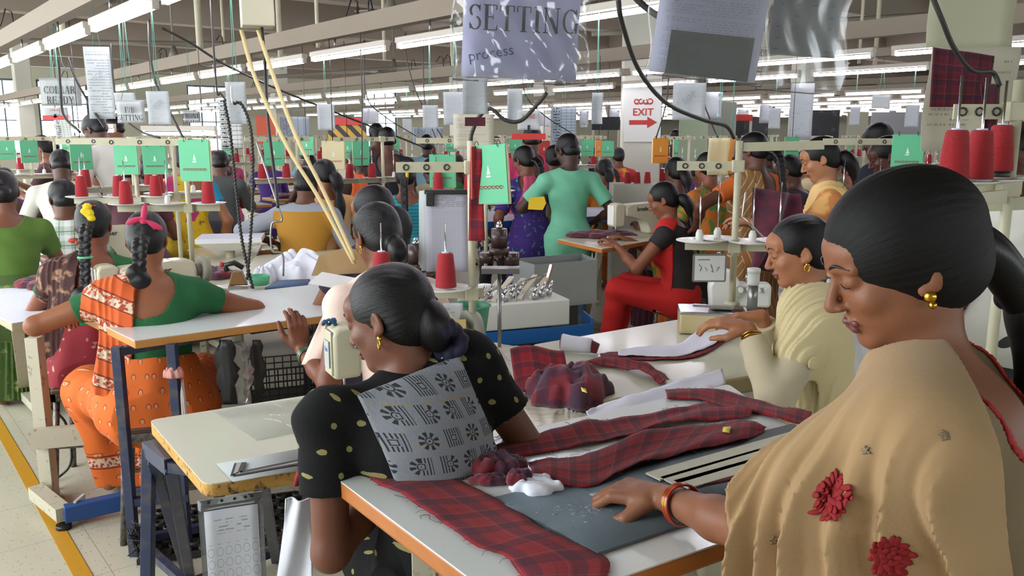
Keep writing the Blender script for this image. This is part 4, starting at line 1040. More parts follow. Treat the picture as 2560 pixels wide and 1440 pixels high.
for i, (a, b_) in enumerate((((1632, 1192), (1975, 1093)), ((1668, 1203), (1982, 1112)), ((1702, 1212), (1990, 1131)))):
    p, q = G(*a, .911), G(*b_, .911); o = MB().bar(p - p, (q - p) * 1.18, .043, .003).out('measuring_slat', M('slat_cream', '#c6c2ae', .6, var=.1, vs=30)); o.location = p
    tag(o, ['cream measuring slat lying farthest on the grey board', 'cream measuring slat lying between two others on the grey board', 'cream measuring slat lying nearest on the grey board'][i], 'slat')
rng = random.Random(5)
for i, (x, y) in enumerate(((1010, 1238), (1052, 1295), (1170, 1190), (1210, 1120), (1250, 1085))):
    cable('loose_thread', [G(x + rng.uniform(-25, 25), y + rng.uniform(-10, 10), .9035) for _ in range(4)], .0005, ['dark loose thread beside the middle of the wide plaid strip', 'red loose thread near the wooden edge', 'loose thread behind the wide plaid strip', 'loose thread by the upper plaid strip', 'loose thread at the far edge of the big table'][i], 'thread', M('thread_dark', '#3a2733', .9))
# plastic covered table in the middle
sh = [(1200, 850), (1322, 868), (1470, 1018), (1640, 988), (1560, 1040), (1450, 1110), (1345, 1110)]
def crink(name, label, px, z, m, amp=.006, cat='table', th=.03):
    P = [G(x, y, z) for x, y in px]; c = sum(P, Vector()) / len(P); t = thing(name, label, cat, (c.x, c.y, 0))
    MB().prism([(p.x - c.x, p.y - c.y) for p in P], z - th, z - .004).out('table_top', LAMC, t)
    b = MB(); rng = random.Random(3); n = len(P); rings = []
    for k_ in range(1, 15):
        f = k_ / 14; r = []
        for i in range(72):
            s = i / 72 * n; a = P[int(s) % n].lerp(P[(int(s) + 1) % n], s - int(s)) - c; q = Vector((a.x * f, a.y * f, z + amp * .5 * (1 + math.sin(i * .9 + k_ * 1.7) * math.cos(k_ * 1.1 + i * .23)) + rng.uniform(0, amp)))
            if k_ == 14: q.z = z - .02
            r.append(q)
        rings.append(r)
    b.rings(rings, 0, False); b.out('plastic_sheeting', m, t); return t, c
tD, cD = crink('sheeted_table', 'table covered in crinkled cream plastic sheeting behind the woman in black', sh, .745, SHEETING)
legs(tD, cD, [drop(G(1300, 1000, .72), .71), drop(G(1560, 960, .72), .71), drop(G(1260, 880, .72), .71)], LEGM, .04)
tE, cE = slab('sewing_table', 'cream sewing table with a deep rounded front holding the overlock machine', 'table', [(1330, 862), (1480, 1004), (2300, 868), (1700, 798)], .775, .06, LAMC, M('cream_edge', '#b3ab8c', .5), .02, .03)
legs(tE, cE, [drop(G(1520, 960, .72), .715), drop(G(1480, 880, .72), .715), drop(G(2180, 860, .72), .715), drop(G(1750, 830, .72), .715)], LEGM, .045)
# plaid heap and the white cloth on the sheeting
crumple('plaid_heap', 'dark rumpled plaid garment heap with a yellow sticker on the plastic sheeting', 'cloth', G(1420, 1000, .752), (.24, .22, .13), PLAIDO, 41, .6, 34)
o = MB().sheet(lambda u, v: (u * .19, -v * .20, .0 + .012 * math.sin(u * 5) + .10 * (1 - v) ** 1.4), 12, 14, 0, .002, (.22, .26)).out('plaid_cloth', PLAID); o.location = G(1275, 935, .775); o.location.z = .765; o.rotation_euler = (0, 0, .12); tag(o, 'smooth bright red plaid panel draped at the left of the dark heap', 'cloth')
flat('yellow_sticker', [(1452, 968), (1455, 978), (1468, 982), (1464, 972)], .85, MATS['sticker_yellow'], .001, label='yellow sticker on the dark plaid heap', cat='sticker')
ribbon('cotton_cloth', 'long white cotton piece lying between the sheeted table and the big table', [(1465, 1035), (1510, 1010), (1600, 985), (1700, 955), (1805, 922)], [(1480, 1050), (1540, 1036), (1640, 1020), (1730, 1000), (1815, 962)], .80, CLOTHW, .004, fray=False, cat='cloth', seed=7)
ribbon('interfacing_strip', 'white interfacing strip on plaid being fed into the overlock machine', [(1545, 878), (1620, 868), (1700, 862), (1760, 815), (1800, 780), (1850, 745)], [(1545, 893), (1620, 893), (1700, 893), (1775, 870), (1830, 840), (1868, 800)], .782, CLOTHWB, .003, .003, fray=False, cat='cloth', seed=8, zf=lambda u, v: .09 * max(0, u - .55) ** 1.3)
ribbon('plaid_strip', 'plaid strip showing beneath the white interfacing on the overlock table', [(1500, 885), (1560, 880), (1650, 880), (1720, 876), (1775, 862), (1850, 820)], [(1503, 900), (1560, 900), (1650, 901), (1722, 897), (1780, 876), (1868, 815)], .779, PLAIDS, .002, seed=9)
ribbon('plaid_strip', 'curling dark plaid strip hanging over the front of the overlock table', [(1462, 905), (1520, 893), (1570, 905), (1620, 918), (1660, 935), (1672, 955)], [(1466, 918), (1520, 916), (1570, 927), (1610, 940), (1640, 955), (1650, 962)], .784, PLAIDS, .008, seed=10)
# rolled cuff: white outside, plaid inside
t = thing('rolled_cuff', 'rolled cuff of white interfacing with plaid inside at the end of the overlock table', 'cloth', G(1440, 880, .778), math.radians(-14))
MB().tube([(-.055, 0, .035), (-.02, 0, .033), (.03, 0, .030), (.06, 0, .028)], [.034, .030, .030, .028], 20).out('cotton_roll', CLOTHWB, t)
MB().tube([(-.059, 0, .035), (-.030, 0, .035)], [.029, .027], 18).out('plaid_lining', PLAIDO, t); MB().tube([(.05, 0, .028), (.085, 0, .018)], [.026, .02], 14).out('plaid_cuff', PLAIDO, t)
# ---------------------------------------------------------------- people in front
def dots(t):
    x, y, z = t.co('Object'); s = 1 / .052
    a = x * s + y * .6 * s; b = z * s; row = b.fl(); a = a + row * .5
    d = (((a.fr() - .5) * (a.fr() - .5)) + ((b.fr() - .5) * (b.fr() - .5))).sqrt()
    n = t.noise(120, 2); return t.mix(t.mix('#101012', '#1b1a1a', n), '#8a8355', (d + (n - .5) * .05).lt(.125) * 1.0)
BLKDOT = M('black_dotted', dots, .9, bump=.3, bs=150, spec=.2)
def vest(t):
    x, y, z = t.co('Object'); s = 1 / .048; u = (x * .8 + y * .5) * s * 1.1; w = z * s; ru = u.fl(); rw = w.fl(); u = u + (rw * .5).fr() * 1.0
    chk = ((ru + rw) * .5).fr().gt(.25); fu = u.fr() - .5; fw = w.fr() - .5; r = (fu * fu + fw * fw).sqrt(); an = fw.atan2(fu)
    ray_ = (an * 8.0).sin().gt(-.1) * r.gt(.17) * r.lt(.36); ring = (r - .13).abs().lt(.02) + r.lt(.04)
    mx = fu.abs().mx(fw.abs()); sq = ((fu * 9.0).fr().lt(.42) * mx.gt(.15) * mx.lt(.36)) + (mx - .10).abs().lt(.02)
    k = (chk * (ray_ + ring) + chk.inv() * sq).sat(); n = t.noise(30, 3)
    c = t.mix('#7d8492', '#8d8d90', n); c = t.mix(c, '#9a8a4e', ((z * (1 / .075)).fr().lt(.035) * t.noise(45).gt(.5)) * .8)
    return t.mix(c, '#17171c', k * .92)
VEST = M('grey_stamped', vest, .9, bump=.35, bs=140)
def sareeor(t):
    x, y, z = t.co('Object'); s = 1 / .058; an = x.atan2(y - .12) * .30; u = an * s; w = z * s; u = u + w.fl() * .5
    fu = u.fr() - .5; fw = w.fr() - .5; r = (fu * fu * 1.7 + fw * fw).sqrt(); n = t.noise(70, 3)
    c = t.mix('#c4581c', '#d4691f', t.noise(5, 2)); c = t.mix(c, '#8a3b18', (r - .21).abs().lt(.035) * fw.gt(-.12) * .9); c = t.mix(c, '#caa978', r.lt(.11)); c = t.mix(c, '#9c4a6e', r.lt(.05))
    bd = (z - .165).abs().lt(.022); c = t.mix(c, t.mix('#c9a98e', '#8a3a2a', n.gt(.52)), bd); c = t.mix(c, '#7a2f18', ((z - .195).abs().lt(.004) + (z - .137).abs().lt(.004)).sat())
    return c
SAREEO = M('orange_saree', sareeor, .85, bump=.25, bs=160)
def pallor(t):
    x, y, z = t.co('Object'); n = t.noise(60, 3); q = (z + x * .4) * 9.0; f = q.fr()
    c = t.mix('#cf5f20', '#b84a1c', t.noise(4)); c = t.mix(c, t.mix('#c9b197', '#a4452c', n.gt(.5)), f.lt(.38)); c = t.mix(c, '#7d2c17', (f - .42).abs().lt(.03) + (f - .97).abs().lt(.025)); return c
PALLO = M('orange_pallu', pallor, .85, bump=.2)
CREAMD = M('cream_dupatta', '#c9b98d', .9, sheen=.2, bump=.25, bs=90); CREAMK = M('cream_kurta', '#b7ab90', .9, var=.06, bump=.2, bs=90); WHITED = M('white_dupatta', '#c9cacd', .9, bump=.2)
BEIGED = M('beige_dupatta', lambda t: (lambda x, y, z: t.mix('#a5865f', '#8a6c48', (t.noise(5, 2) - .4) * 1.5))(*t.co('Object')), .9, sheen=.15, bump=.2, bs=90)
BEIGEK = M('beige_kurta', '#7c6c52', .9, var=.06, bump=.2, bs=90)
GOLD = M('gold', '#c99a3a', .3, 1.0); BANGR = M('red_bangle', '#a01f12', .25, coat=.6); BANGG = M('green_bangle', '#1f5c2a', .2, coat=.6)
def bangle(ctx, q, off, r, m, name='bangle', label=None, n=1, gap=.008, th=.0024):
    w = ctx['wr'][q]; e = ctx['el'][q]; d = nrm(w - e); u = nrm(np.cross(d, (0, 0, 1))); v_ = np.cross(d, u)
    for i in range(n):
        c = w - d * (off + i * gap); o = MB().tube([c + u * math.cos(a) * r + v_ * math.sin(a) * r + d * .003 * math.sin(a * 2) for a in np.linspace(0, 2 * math.pi, 33)[:-1]], th, 6, closed=True).out(name, m, ctx['root'])
def earring(ctx, q, m=GOLD, drop_=.02):
    p = ctx['hp'](q * .077, -.008, -.038); MB().sph(p, .0055, sc=(1, 1.3, 1.2)).tube([(p[0] + .001 * q, p[1] + .008 * math.cos(a), p[2] - .012 + .011 * math.sin(a)) for a in np.linspace(0, 2 * math.pi, 13)[:-1]], .0022, 6, closed=True).out('earring', m, ctx['root'])
def local(ctx_root_loc, face, p):
    a = math.radians(face); d = Vector(p) - Vector((ctx_root_loc[0], ctx_root_loc[1], 0)); return (d.x * math.cos(a) + d.y * math.sin(a), -d.x * math.sin(a) + d.y * math.cos(a), d.z)
# 1 woman in black with a grey stamped back panel
f1 = 24; L1, z1 = headloc(968, 775, 1.82, f1, 17, side=-15)
def ex1(c):
    g = c['G'](); 
    for p in c['tor']: g.put(p, .026)
    g.put(('cap', c['N'] - c['up'] * .03, c['N'] + c['up'] * .045 + V3(0, -.004, 0), .078, .066, 1, .02))
    x, y, z = g.xyz(); q0 = c['N']; ex = c['Ru'] @ V3(1, 0, 0); s = (x - q0[0]) * ex[0] + (y - q0[1]) * ex[1] + (z - q0[2]) * ex[2]
    g.d = g.d + (.0016 * np.sin(30 * z + 12 * x) * np.sin(21 * x)).astype(np.float32)
    g.d = np.maximum(g.d, np.abs(s - .012) - .118); g.cut(c['P'], (0, 0, -1)); g.cut(c['N'] + c['up'] * .045, c['up'])
    g.put(('ell', c['N'] + V3(0, .02, .08), (.058, .06, .075), None, .003), op='s')
    g.mesh('back_panel', VEST, c['root'])
    p = c['hp'](.02, -.115, -.085); v = Vol(p - .09, p + .09, .003)
    for k in range(9):
        a = k * .7; v.put(('ell', p + V3(.026 * math.cos(a), .012 * math.sin(2 * a) - .01, .028 * math.sin(a)), (.020, .022, .016), rotm(k * 40, k * 25, k * 30), .003))
    v.mesh('scrunchie', M('navy_cloth', lambda t: t.mix('#171630', '#b9bccc', t.noise(26, 3).gt(.66)), .8), c['root'])
    p = c['hp'](.0, -.098, -.05); v = Vol(p - .1, p + .1, .0035)
    v.put(('ell', c['hp'](0, -.10, -.045), (.046, .042, .062), c['Rh'], .01)); v.mesh('hair_knot', hair_mat(), c['root'], dict(strand=lambda Pq: Pq[:, 0] * 30, along=lambda Pq: Pq[:, 2] * 10))
    p = c['hp'](.035, -.075, .05); MB().tube([c['hp'](.032 + .02 * t, -.085 - .02 * t, .055 - .05 * t) for t in (0, .3, .6, 1)], [.003, .005, .005, .003], 8).out('hair_clip', BLACK, c['root'])
    for q in (-1, 1): earring(c, q)
    g = c['G'](); g.put(('cap', (-.10, .06, .74), (-.20, .08, .22), .10, .15, .8, .05)); g.put(('cap', (.0, .02, .74), (.04, .0, .22), .14, .17, .8, .08)); x, y, z = g.xyz(); g.d = g.d + (.010 * (np.abs(np.sin((x + .25 * z + .6 * y) * 60 + 2 * np.sin(6 * z))) - .5)).astype(np.float32); g.cut((0, 0, .10), (0, 0, -1)); g.mesh('dress_skirt', BLKDOT, c['root'])
person('person', 'seated woman in black dotted dress with grey stamped back panel, head turned left, navy scrunchie', L1, f1, h=.0042, pose='sit', lean=17, side=-15, hz=z1, twist=4, yaw=46, pitch=-20, roll=4, skinc='#6d4331',
       top='#111111', topm=BLKDOT, sleeve=.54, neck='high', bottom='salwar', botc='#15151a', hair='none', eyes=True, tunic=.55, loose=.006, lh=(-.12, .22, .82), rh=(.16, .34, .80), shup=.075, poleL=(-1.1, -.8, -.35), poleR=(.6, -.2, -1), extra=ex1, sc=1.03, fold=.001, girth=.95)
# 2 woman on the right
f2 = 62; L2, z2 = headloc(2235, 655, 1.27, f2, 16, 1.06)
wr2 = G(1655, 1242, .945); wl = local(L2, f2, wr2)
def ex2(c):
    for q in (-1, 1):
        p = c['hp'](q * .079, -.006, -.034); MB().sph(p, .009, sc=(.6, 1, 1)).sph(p + c['Rh'] @ V3(0, 0, -.013), .006).out('earring', GOLD, c['root'])
    bangle(c, -1, .052, .036, BANGR, n=3, gap=.0065)
    bangle(c, -1, .055, .0365, GOLD, 'gold_bangle', n=2, gap=.0065, th=.0013)
    # loose hanging sleeve cloth and folds
    n_ = c['N']; cyl = [c['hp'](0, -.02, -.10)]
    pts = [n_ + c['Ru'] @ V3(.072 * math.sin(a), .030 + .062 * math.cos(a) - .02, .012 - .022 * math.cos(a)) for a in np.linspace(0, 2 * math.pi, 25)[:-1]]
    MB().tube(pts, .0016, 6, closed=True).out('necklace', BLACK, c['root'])
    g = c['G'](); S = c['Sh'][-1]; E_ = c['el'][-1]
    g.put(('cap', c['N'] * .45 + S * .55 + V3(0, 0, -.01), S + (E_ - S) * .5, .092, .092, 1, .05)); g.put(('cap', S, E_ + (c['wr'][-1] - E_) * .18, .092, .078, 1, .05)); g.put(('cap', S + V3(0, -.02, -.05), E_ + V3(-.02, -.06, -.12), .06, .085, 1, .06))
    for p in c['tor']: g.put(p, .036)
    g.put(('cap', S + V3(.05, -.02, -.1), c['P'] + V3(-.12, -.02, .06), .09, .11, 1, .06))
    x, y, z = g.xyz(); cx = (x - S[0]); sx = cx * 1.0 + (y - S[1]) * .9
    amp = np.clip((S[2] + .09 - z) * 4, 0, 1) * .020
    w_ = sx + .012 * np.sin(17 * z + 9 * sx) + .25 * (z - S[2]) * sx; g.d = g.d + (amp * (1.3 * np.abs(np.sin(w_ * math.pi / .062)) - .8 + .5 * np.abs(np.sin(w_ * math.pi / .027 + 4 * z)) * np.sin(30 * sx + 2))).astype(np.float32)
    g.cut(c['N'] + V3(0, -.022, 0), nrm(c['Ru'] @ V3(.42, -1, -.05))); g.cut(c['N'] + V3(.05, 0, 0), (1, 0, .2)); g.put(('ell', c['N'] + V3(0, .0, .075), (.075, .085, .08), None, .004), op='s')
    for p in c['tor'][1:4]: pass
    d_ = nrm(c['wr'][-1] - E_); cc0 = E_ + (c['wr'][-1] - E_) * .04; sl = g.reg(cc0 - .2, cc0 + .2); x, y, z = g.xyz(sl)
    pl = (x - cc0[0]) * d_[0] + (y - cc0[1]) * d_[1] + (z - cc0[2]) * d_[2]; g.d[sl] = np.maximum(g.d[sl], pl)
    g.cut((0, 0, c['P'][2] - .05), (0, 0, -1))
    g.mesh('dupatta', BEIGED, c['root'])
    dp = part_of(c['root'], 'dupatta'); R0 = c['root']; bpy.context.view_layer.update(); inv = R0.matrix_world.inverted()
    def flower(name, pos, r, m, sd):
        v = Vol(pos - r * 1.6, pos + r * 1.6, .003); rg = random.Random(sd)
        for k in range(13):
            a = k * 2.4; rr = r * math.sqrt(k / 13); v.put(('ell', pos + V3(.006 * rg.uniform(-1, 1), rr * math.cos(a), rr * math.sin(a)), (.007, .016, .010), rotm(math.degrees(a), 0, rg.uniform(-20, 20)), .003))
        v.mesh(name, m, c['root'])
    bv_ = None
    for k, (px, py, r, m, nm) in enumerate(((2078, 1240, .026, M('flower_red', '#8a0d14', .8), 'embroidered_flower'), (2215, 1400, .026, MATS.get('flower_red'), 'embroidered_flower'), (2165, 1125, .009, M('bead_grey', '#7b6a52', .4), 'bead_motif'), (2362, 1090, .010, MATS.get('bead_grey'), 'bead_motif'), (1935, 1350, .011, MATS.get('bead_grey'), 'bead_motif'))):
        h_, n_2 = snap(dp, px, py)
        if h_ is None: continue
        q = inv @ h_; nn = (inv.to_3x3() @ n_2).normalized(); b = MB(); rg = random.Random(k); bv_ = bv_ or BVHTree.FromPolygons([v_.co for v_ in dp.data.vertices], [p_.vertices[:] for p_ in dp.data.polygons]); tq = nn.to_track_quat('Z', 'Y').to_matrix().to_4x4(); tq.translation = q
        b.M = tq
        for i in range(46 if r > .02 else 8):
            a = i * 2.4; rr = r * math.sqrt(i / 46.) * (1.0 + .35 * rg.random()); pl_ = tq @ Vector((rr * math.cos(a), rr * math.sin(a), .0)); pl_ = bv_.find_nearest(pl_)[0]; t2 = tq.copy(); t2.translation = pl_ + nn * .001; b.M = t2 @ Matrix.Rotation(a + rg.uniform(-.5, .5), 4, 'Z') @ Matrix.Rotation(rg.uniform(-.5, .3), 4, 'Y'); b.sph((0, 0, 0), r * .27, sc=(1.5, .75, .22), n=8)
        b.out(nm, m or MATS['flower_red'], R0)
    # thick braid falling behind the right shoulder
    bp = smoothpts([c['hp'](.0, -.085, .02), c['hp'](.01, -.125, -.03), c['hp'](.03, -.150, -.085), c['hp'](.035, -.165, -.13)], 7); v = Vol(np.min(bp, 0) - .1, np.max(bp, 0) + .1, .004)
    for i, p in enumerate(bp):
        p = V3(*p)
        for q in (-1, 1): v.put(('ell', p + V3(q * .014, 0, .004 * q), (.026, .030, .026), rotm(0, q * 30, 0), .004))
    v.mesh('braid', hair_mat(), R0, dict(strand=lambda Pq: Pq[:, 0] * 20 + Pq[:, 1] * 9, along=lambda Pq: Pq[:, 2] * 10))
    e0 = V3(*bp[-1]); v = Vol(e0 - .1, e0 + .1, .004)
    for k in range(7): a = k * .9; v.put(('ell', e0 + V3(.028 * math.cos(a), .028 * math.sin(a), 0), (.016, .016, .018), None, .003))
    v.mesh('hair_band', M('purple_band', '#2a1240', .8), R0)
    tp = smoothpts([e0, e0 + V3(.01, -.03, -.10), e0 + V3(.01, -.03, -.25), e0 + V3(.01, .01, -.40)], 6); v = Vol(np.min(tp, 0) - .1, np.max(tp, 0) + .1, .005)
    for i in range(len(tp) - 1): v.put(('cap', V3(*tp[i]), V3(*tp[i + 1]), .034, .034, .8, .02))
    v.mesh('hair_tail', hair_mat(), R0, dict(strand=lambda Pq: Pq[:, 0] * 30, along=lambda Pq: Pq[:, 2] * 4))
    ctx2.update(c)
ctx2 = {}
person('person', 'standing woman in beige dress and dupatta with red flowers, bending over the big white table', L2, f2, h=.0042, pose='stand', lean=16, hz=z2, twist=-6, yaw=24, pitch=-22, roll=-3, skinc='#84553c', sc=1.06,
       top='#b09a70', topm=BEIGEK, sleeve=.80, neck='deep', bottom='salwar', botc='#8c2c1c', hair='none', piping='#a3201c', eyes=True, tunic=.5, lh=wl, poleL=(-.9, -.5, -.55), rh=(.26, .10, .80), loose=.004, hsc=1.07, hvol=.010, headmat=hair_mat('hair_matte', '#050404', .62),
       handL=dict(f=(-.30, .8, -.20) if False else (.10, .95, -.12), n=(.1, -.15, -1), curl=(.75, .65, .6, .6), thumb=.7), extra=ex2)
# 3 woman in orange saree, back to the camera
def clip_part(ctx, name, pts, r, m, flat=1.): MB().tube(pts, r, 8).out(name, m, ctx['root'])
def bow(ctx, at, m, s=1., name='ribbon_bow', up=False):
    b = MB(); p = V3(*at); v = Vol(p - .11 * s, p + .11 * s, .004)
    for (dx, dz, r, a) in ((-.032, .006, .026, 20), (.036, -.012, .028, -30), (.006, .036, .028, 80), (.028, -.035, .020, -60)):
        v.put(('ell', p + V3(dx, -.012, dz) * s, (r * s * 1.25, .007 * s, .012 * s), rotm(0, -a, 0), .006))
    v.put(('ell', p + V3(0, -.012, 0), (.012 * s, .010, .012 * s), None, .004)); v.mesh(name, m, ctx['root'])
def back_saree(face, L, z, d, label, blouse, skirt_m, pallu_m, hair='fold', ext=None, h=.0055, seatlab=None, skinc='#8a5538', **kw):
    a = dict(h=h, pose='sit', lean=12, hz=z, skinc=skinc, top='#145a30', topm=blouse, sleeve=.42, neck='deep', bottom='saree', botm=skirt_m, drape=dict(side=-1, c=.14, w=.10, tilt=.12, flare=.02, tail=.30, arm=.35, end=.05), drapem=pallu_m, hair=hair, extra=ext)
    a.update(kw); return person('person', label, L, face, **a)
GREENB = M('green_blouse', '#17592f', .85, var=.08, bump=.2); GREEND = M('green_blouse_dark', '#1d5a2c', .85, var=.08, bump=.2)
f3 = 18; L3, z3 = headloc(368, 602, 3.42, f3, 10)
PINKR = M('pink_ribbon', '#c21f52', .6, sheen=.3)
def ex3(c): bow(c, c['hp'](.005, -.105, .045), PINKR, 1.05)
p3 = back_saree(f3, L3, z3, 3.42, 'seated woman in orange patterned saree and green blouse with a pink hair bow', GREENB, SAREEO, PALLO, 'fold', ex3, pitch=-26, yaw=-4, girth=1.12, lean=10,
    knees={-1: (-.30, .34, .50), 1: (.16, .40, .50)}, feet={-1: (-.26, .40, .07), 1: (.14, .42, .07)}, lh=(-.38, .30, .83), poleL=(-1, -.3, -.3), rh=(.34, .38, .84), poleR=(1, -.3, -.3), tie=dict(len=.19))
st = stool(.34, .26, .47); st.location = (L3[0] + .05, L3[1] - .02, 0); st.rotation_euler = (0, 0, math.radians(f3)); tag(st, 'small worn stool with round steel legs under the woman in orange', 'stool')
# 4 woman with yellow flowers
f4 = 12; L4, z4 = headloc(236, 565, 3.98, f4, 12)
REDS = M('red_saree', lambda t: t.mix('#7c1420', '#b98c80', (t.noise(26, 1) - .66) * 12.0), .85, bump=.2); BRNS = M('brown_floral', lambda t: t.mix('#3a1a18', '#8d6a50', (t.noise(22, 3) - .52) * 9.0), .85)
YEL_F = M('flower_yellow', '#d9b912', .7)
def ex4(c):
    p = c['hp'](.0, -.112, .03); v = Vol(p - .08, p + .08, .004)
    for k, (dx, dz, r) in enumerate(((.0, .028, .020), (.004, -.002, .024), (.012, -.028, .020), (-.014, .008, .017))): v.put(('ell', p + V3(dx, -.012, dz), (r, .012, r * .9), None, .004))
    x, y, z = v.xyz(); v.d = v.d + (.0018 * np.sin(500 * x) * np.sin(480 * z)).astype(np.float32); v.mesh('flower_garland', YEL_F, c['root'])
    MB().bar(c['hp'](-.03, -.108, .068), c['hp'](.03, -.108, .066), .012, .006).out('hair_slide', M('slide_orange', '#c4421c', .5), c['root'])
    q = c['braid'][6]; MB().tube([q + V3(.028 * math.cos(a), .026 * math.sin(a), 0) for a in np.linspace(0, 6.28, 15)[:-1]], .006, 6, closed=True).out('hair_band', CARDG, c['root'])
    MB().sph(c['hp'](-.075, -.06, -.09), .018, sc=(1.4, .6, .7)).sph(c['hp'](-.055, -.07, -.105), .012).out('ribbon_knot', M('ribbon_rust', '#a33a22', .7), c['root'])
back_saree(f4, L4, z4, 4.15, 'seated woman with yellow flowers in her braided hair, green blouse and red saree', GREEND, REDS, BRNS, 'braid', ex4, pitch=-24, yaw=2, girth=1.05, lh=(-.25, .36, .84), rh=(.3, .36, .84), tie=dict(len=.34, puff=True), skinc='#7a4631')
st = dup(st, (L4[0] + .02, L4[1] - .05, 0), math.radians(f4), 'grey steel stool under the woman with yellow flowers')
# 5 woman in cream dupatta at the overlock
f5 = 66; L5, z5 = headloc(1990, 628, 2.72, f5, 14)
wl5 = local(L5, f5, D(1872, 822, 2.55)); wr5 = local(L5, f5, D(1905, 790, 2.85))
CRK = M('cream_sleeve', '#c4b694', .9, bump=.2)
def ex5(c):
    bangle(c, -1, .02, .030, GOLD, n=2, gap=.009, th=.003)
    for q in (-1, 1): earring(c, q)
    g = c['G'](); S = c['Sh'][-1]; 
    for p in c['tor']: g.put(p, .034)
    g.put(('cap', c['N'] * .5 + S * .5, S + (c['el'][-1] - S) * .35, .085, .075, 1, .05)); g.put(('cap', S + V3(.03, -.03, 0), S + V3(.05, -.06, -.35), .07, .10, 1, .06))
    x, y, z = g.xyz(); sx = (x - S[0]) + (y - S[1]) * .8; w_ = sx + .01 * np.sin(14 * z); g.d = g.d + (.008 * (np.abs(np.sin(w_ * math.pi / .045)) - .5 + .4 * np.sin(w_ * 2 * math.pi / .02 + 9 * z))).astype(np.float32)
    g.cut(c['N'] + V3(.02, 0, 0), nrm(V3(.7, -.8, .0))); g.put(('ell', c['N'] + V3(0, 0, .075), (.072, .08, .08), None, .004), op='s'); g.cut((0, 0, c['P'][2] - .02), (0, 0, -1))
    g.mesh('dupatta', CREAMD, c['root'])
    g = c['G']();
    for p in c['tor']: g.put(p, .038)
    g.put(('cap', c['N'] + V3(0, -.05, -.02), c['N'] + V3(0, -.13, -.32), .08, .11, .8, .05)); x, y, z = g.xyz(); g.d = g.d + (.006 * np.abs(np.sin((x + .2 * z) * math.pi / .04))).astype(np.float32)
    g.cut(c['N'] + V3(.02, 0, 0), nrm(V3(-.7, .8, .0))); g.cut(c['N'] + V3(.10, 0, 0), nrm(V3(.9, -.2, .0))); g.put(('ell', c['N'] + V3(0, .03, .075), (.072, .09, .08), None, .004), op='s'); g.cut((0, 0, c['P'][2] + .02), (0, 0, -1))
    g.mesh('dupatta_end', WHITED, c['root'])
person('person', 'seated woman in cream dress and pale dupatta guiding white strip into the overlock machine', L5, f5, h=.005, pose='sit', lean=14, hz=z5, yaw=18, pitch=-16, skinc='#9a6647', top='#b7ab90', topm=CREAMK, sleeve=1.86, neck='high', bottom='salwar', botc='#b7ab90', hair='bun',
       lh=wl5, rh=wr5, poleL=(-.6, -.3, -1), extra=ex5, tunic=.5, legs=True, eyes=True, handL=dict(f=(0, 1, .15), n=(.2, .1, -1), curl=(.5, .5, .5, .5), thumb=.6), handR=dict(f=(0, 1, -.1), n=(-.2, 0, -1), curl=(.4,) * 4))
# 6 woman beyond, peach uniform, hand on the white table
f6 = 30; L6, z6 = headloc(940, 590, 3.0, f6, 16)
wl6 = local(L6, f6, G(752, 872, .835))
PEACH = M('peach_cloth', '#e3cabd', .85, var=.08, bump=.25, bs=60)
def ex6(c):
    bangle(c, -1, .045, .032, BANGG, n=2, gap=.012, th=.003); bangle(c, -1, .051, .032, STEEL, 'silver_bangle', n=2, gap=.012, th=.002)
    for q in (-1, 1): earring(c, q)
person('person', 'seated woman with bun in peach cloth holding the edge of the white table, green bangles', L6, f6, h=.005, pose='sit', lean=16, hz=z6, yaw=10, pitch=-22, skinc='#70422e', top='#d5a78c', topm=PEACH, sleeve=.3, neck='high', bottom='salwar', botc='#d5a78c', botm=PEACH, hair='bunl', girth=.88,
       lh=wl6, poleL=(-.2, -.6, -1.), extra=ex6, tunic=.4, eyes=True, handL=dict(f=(-.05, .10, 1.0), n=(.0, 1., .15), curl=(.55, .6, .65, .7), thumb=.3), rh=(.2, .36, .82))
b = MB().sheet(lambda u, v: (-.0 + (u - .5) * (.10 + .10 * v), .02 * math.sin(u * 7 + v * 3) + .03 * v, -.26 * v + .02 * math.sin(u * 3)), 16, 16, 0, .003, (1, 1)); o = b.out('peach_dupatta', PEACH); o.location = D(868, 748, 2.86); o.rotation_euler = (0, .25, .35); tag(o, 'pale peach dupatta end hanging behind the head of the sewing machine', 'dupatta')
# ---------------------------------------------------------------- near machines and stands
mc = machine('sewing_machine', True); mp = G(885, 1000, .775); 
def mloc(t, px, py, z, rz, off=(-.17, 0)):   # put the needle end of a machine at a pixel
    p = G(px, py, z); t.location = (p.x - (off[0] * math.cos(rz) - off[1] * math.sin(rz)), p.y - (off[0] * math.sin(rz) + off[1] * math.cos(rz)), z); t.rotation_euler = (0, 0, rz); return t
mloc(mc, 862, 1002, .76, math.radians(28)); tag(mc, 'cream sewing machine with a yellowed brother panel, in front of the woman in black', 'sewing machine')
MB().box((-.225, -.01, .165), (.002, .05, .085), 0).out('white_sticker', PAPERP, mc); text('Sub', .022, INKB, mc, (-.2265, -.01, .18), (math.pi / 2, 0, -math.pi / 2)); 
MB().tube([(-.21 + .02 * math.cos(a), .012 * math.sin(a * 2), .262 + .008 * math.sin(a * 3)) for a in np.linspace(0, 6.28, 20)[:-1]], .005, 6, closed=True).out('blue_rag_knot', M('blue_rag', '#28506e', .8), mc)
